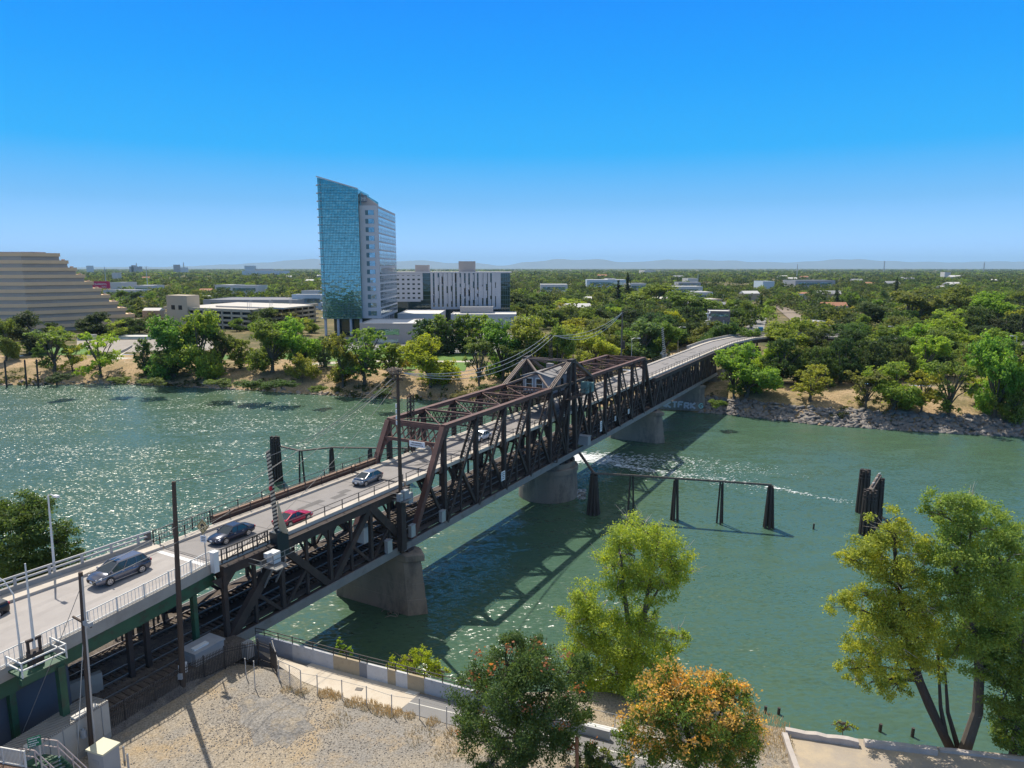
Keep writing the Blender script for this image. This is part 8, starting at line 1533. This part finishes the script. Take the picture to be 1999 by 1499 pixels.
# tree beyond the ramp on the left and shrubs at the wall
b = Vector((-47.5, 70.5, 3.5))
shaped('broad_tree', 'dark green round tree behind the ramp at the left edge', b, [(40, 985, 34, 0), (75, 1000, 34, 0), (10, 1005, 40, 0), (-30, 1010, 40, 0), (50, 1030, 44, -1), (100, 1035, 34, 0), (130, 1060, 30, 0), (5, 1050, 46, -1), (70, 1070, 46, -1), (115, 1085, 38, 0), (145, 1085, 20, 0), (30, 1095, 44, -1), (-30, 1080, 44, 0), (85, 1110, 40, 0), (0, 1120, 40, 0), (50, 1135, 40, 0)], (.048, .075, .024), [([(40, 1200), (45, 1130), (50, 1060), (55, 1010)], .3)], leaf=.27, dens=.95, bark=BARKD, seed=9)
shaped('riverside_shrub', 'yellow green willow shrub growing outside the flood wall', g(815, 1322, 5.0), [(775, 1292, 16, 0), (800, 1285, 20, 0), (825, 1280, 18, 0), (790, 1302, 22, 0), (825, 1300, 26, 0), (850, 1305, 20, 0), (868, 1315, 14, 0), (760, 1300, 10, 0), (840, 1318, 22, 0), (806, 1316, 22, 0)], (.16, .20, .02), [([(815, 1338), (812, 1315), (805, 1290)], .07), ([(820, 1338), (838, 1312), (845, 1300)], .06)], leaf=.24, dens=.9, seed=10, aspect=.35, cat='shrub')
shaped('riverside_shrub', 'small green shrub tips above the flood wall near the truss', g(672, 1290, 5.0), [(662, 1250, 7, 0), (664, 1262, 9, 0), (676, 1268, 9, 0), (684, 1274, 7, 0), (668, 1276, 10, 0)], (.12, .18, .03), [([(670, 1300), (666, 1275), (662, 1255)], .05)], leaf=.2, dens=.9, seed=11, cat='shrub')
shaped('riverside_shrub', 'small weedy shrub growing at the slab edge wall', g(1645, 1432, 6.0), [(1630, 1416, 8, 0), (1645, 1412, 10, 0), (1655, 1418, 8, 0), (1640, 1422, 9, 0), (1668, 1422, 7, 0)], (.14, .17, .03), [([(1645, 1440), (1645, 1425), (1645, 1414)], .04)], leaf=.18, dens=.8, seed=12, aspect=.35, cat='shrub')
shaped('riverside_shrub', 'low grey green shrub behind the brown post beside the path', L2(1175, 1500, 8.4), [(1150, 1470, 22, 0), (1180, 1480, 24, 0), (1165, 1495, 26, 0), (1140, 1490, 20, 0)], (.07, .09, .03), [([(1165, 1515), (1163, 1490)], .05)], leaf=.2, dens=.8, seed=13, cat='shrub')
# ================================================================== WAKE AND HAZE
def wake():
    r = np.random.default_rng(2); V, Q = [], []
    LN = [((1122, 890), (1200, 892), (1310, 897), (1420, 912), (1560, 925), 2.2, 1300), ((1122, 897), (1190, 903), (1290, 925), (1400, 935), (1500, 952), 2.0, 1100), ((1126, 892), (1190, 897), (1260, 905), (1330, 912), (1440, 928), 1.8, 700), ((1200, 908), (1300, 922), (1420, 938), (1540, 960), (1680, 985), .8, 300), ((1500, 950), (1560, 962), (1610, 972), (1650, 978), (1690, 985), .5, 110)]
    for *pts, w, n in LN:
        P = [gp(*q) for q in pts]
        for _ in range(n):
            k = r.random()**1.7*(len(P)-1); i = min(int(k), len(P)-2); p = P[i].lerp(P[i+1], k-i); f = 1-.75*k/(len(P)-1); sp = w*(.4+.5*k/(len(P)-1)); x, y = p.x+r.normal()*sp*1.6, p.y+r.normal()*sp*1.5; s = (.10+.42*r.random()**2)*f; a = r.normal()*.35; b = len(V); ca, sa = cos(a), sin(a); z = .05+.03*r.random()
            for u, v in ((-1.6, -.1), (-.2, -.45), (1.5, .1), (.3, .4)): u, v = u*s*(.7+.6*r.random()), v*s*(.7+.6*r.random()); V.append((x+u*ca-v*sa, y+u*sa+v*ca, z))
            Q.append((b, b+1, b+2, b+3))
    for _ in range(260):  # splash reflection beside the round pier, drawn as pale flecks
        p = gp(1128+r.random()*14, 955+r.random()*20); b = len(V); s = .1+.3*r.random()
        for u, v in ((-1, 0), (0, -.5), (1, 0), (0, .5)): V.append((p.x+u*s, p.y+v*s, .05))
        Q.append((b, b+1, b+2, b+3))
    tag(np_mesh('wake_foam', np.array(V), np.array(Q), mat('foam', (.80, .84, .84), .6)), 'white boat wake trailing right from the round pier', None, None, 'stuff')
wake()
m = bpy.data.materials.new('haze'); m.use_nodes = True; n, l = m.node_tree.nodes, m.node_tree.links; n.clear(); ou = n.new('ShaderNodeOutputMaterial'); pv = n.new('ShaderNodeVolumePrincipled')
pv.inputs['Color'].default_value = (.50, .78, 1.0, 1); pv.inputs['Density'].default_value = 2.8e-5; pv.inputs['Anisotropy'].default_value = .0; l.new(pv.outputs[0], ou.inputs['Volume']); m.volume_intersection_method if False else None
hz = MB(); hz.box((0, 26000, 388.5), (110000, 54000, 783)); o = hz.build('haze', m); tag(o, 'thin blue haze over the plain', None, None, 'stuff')
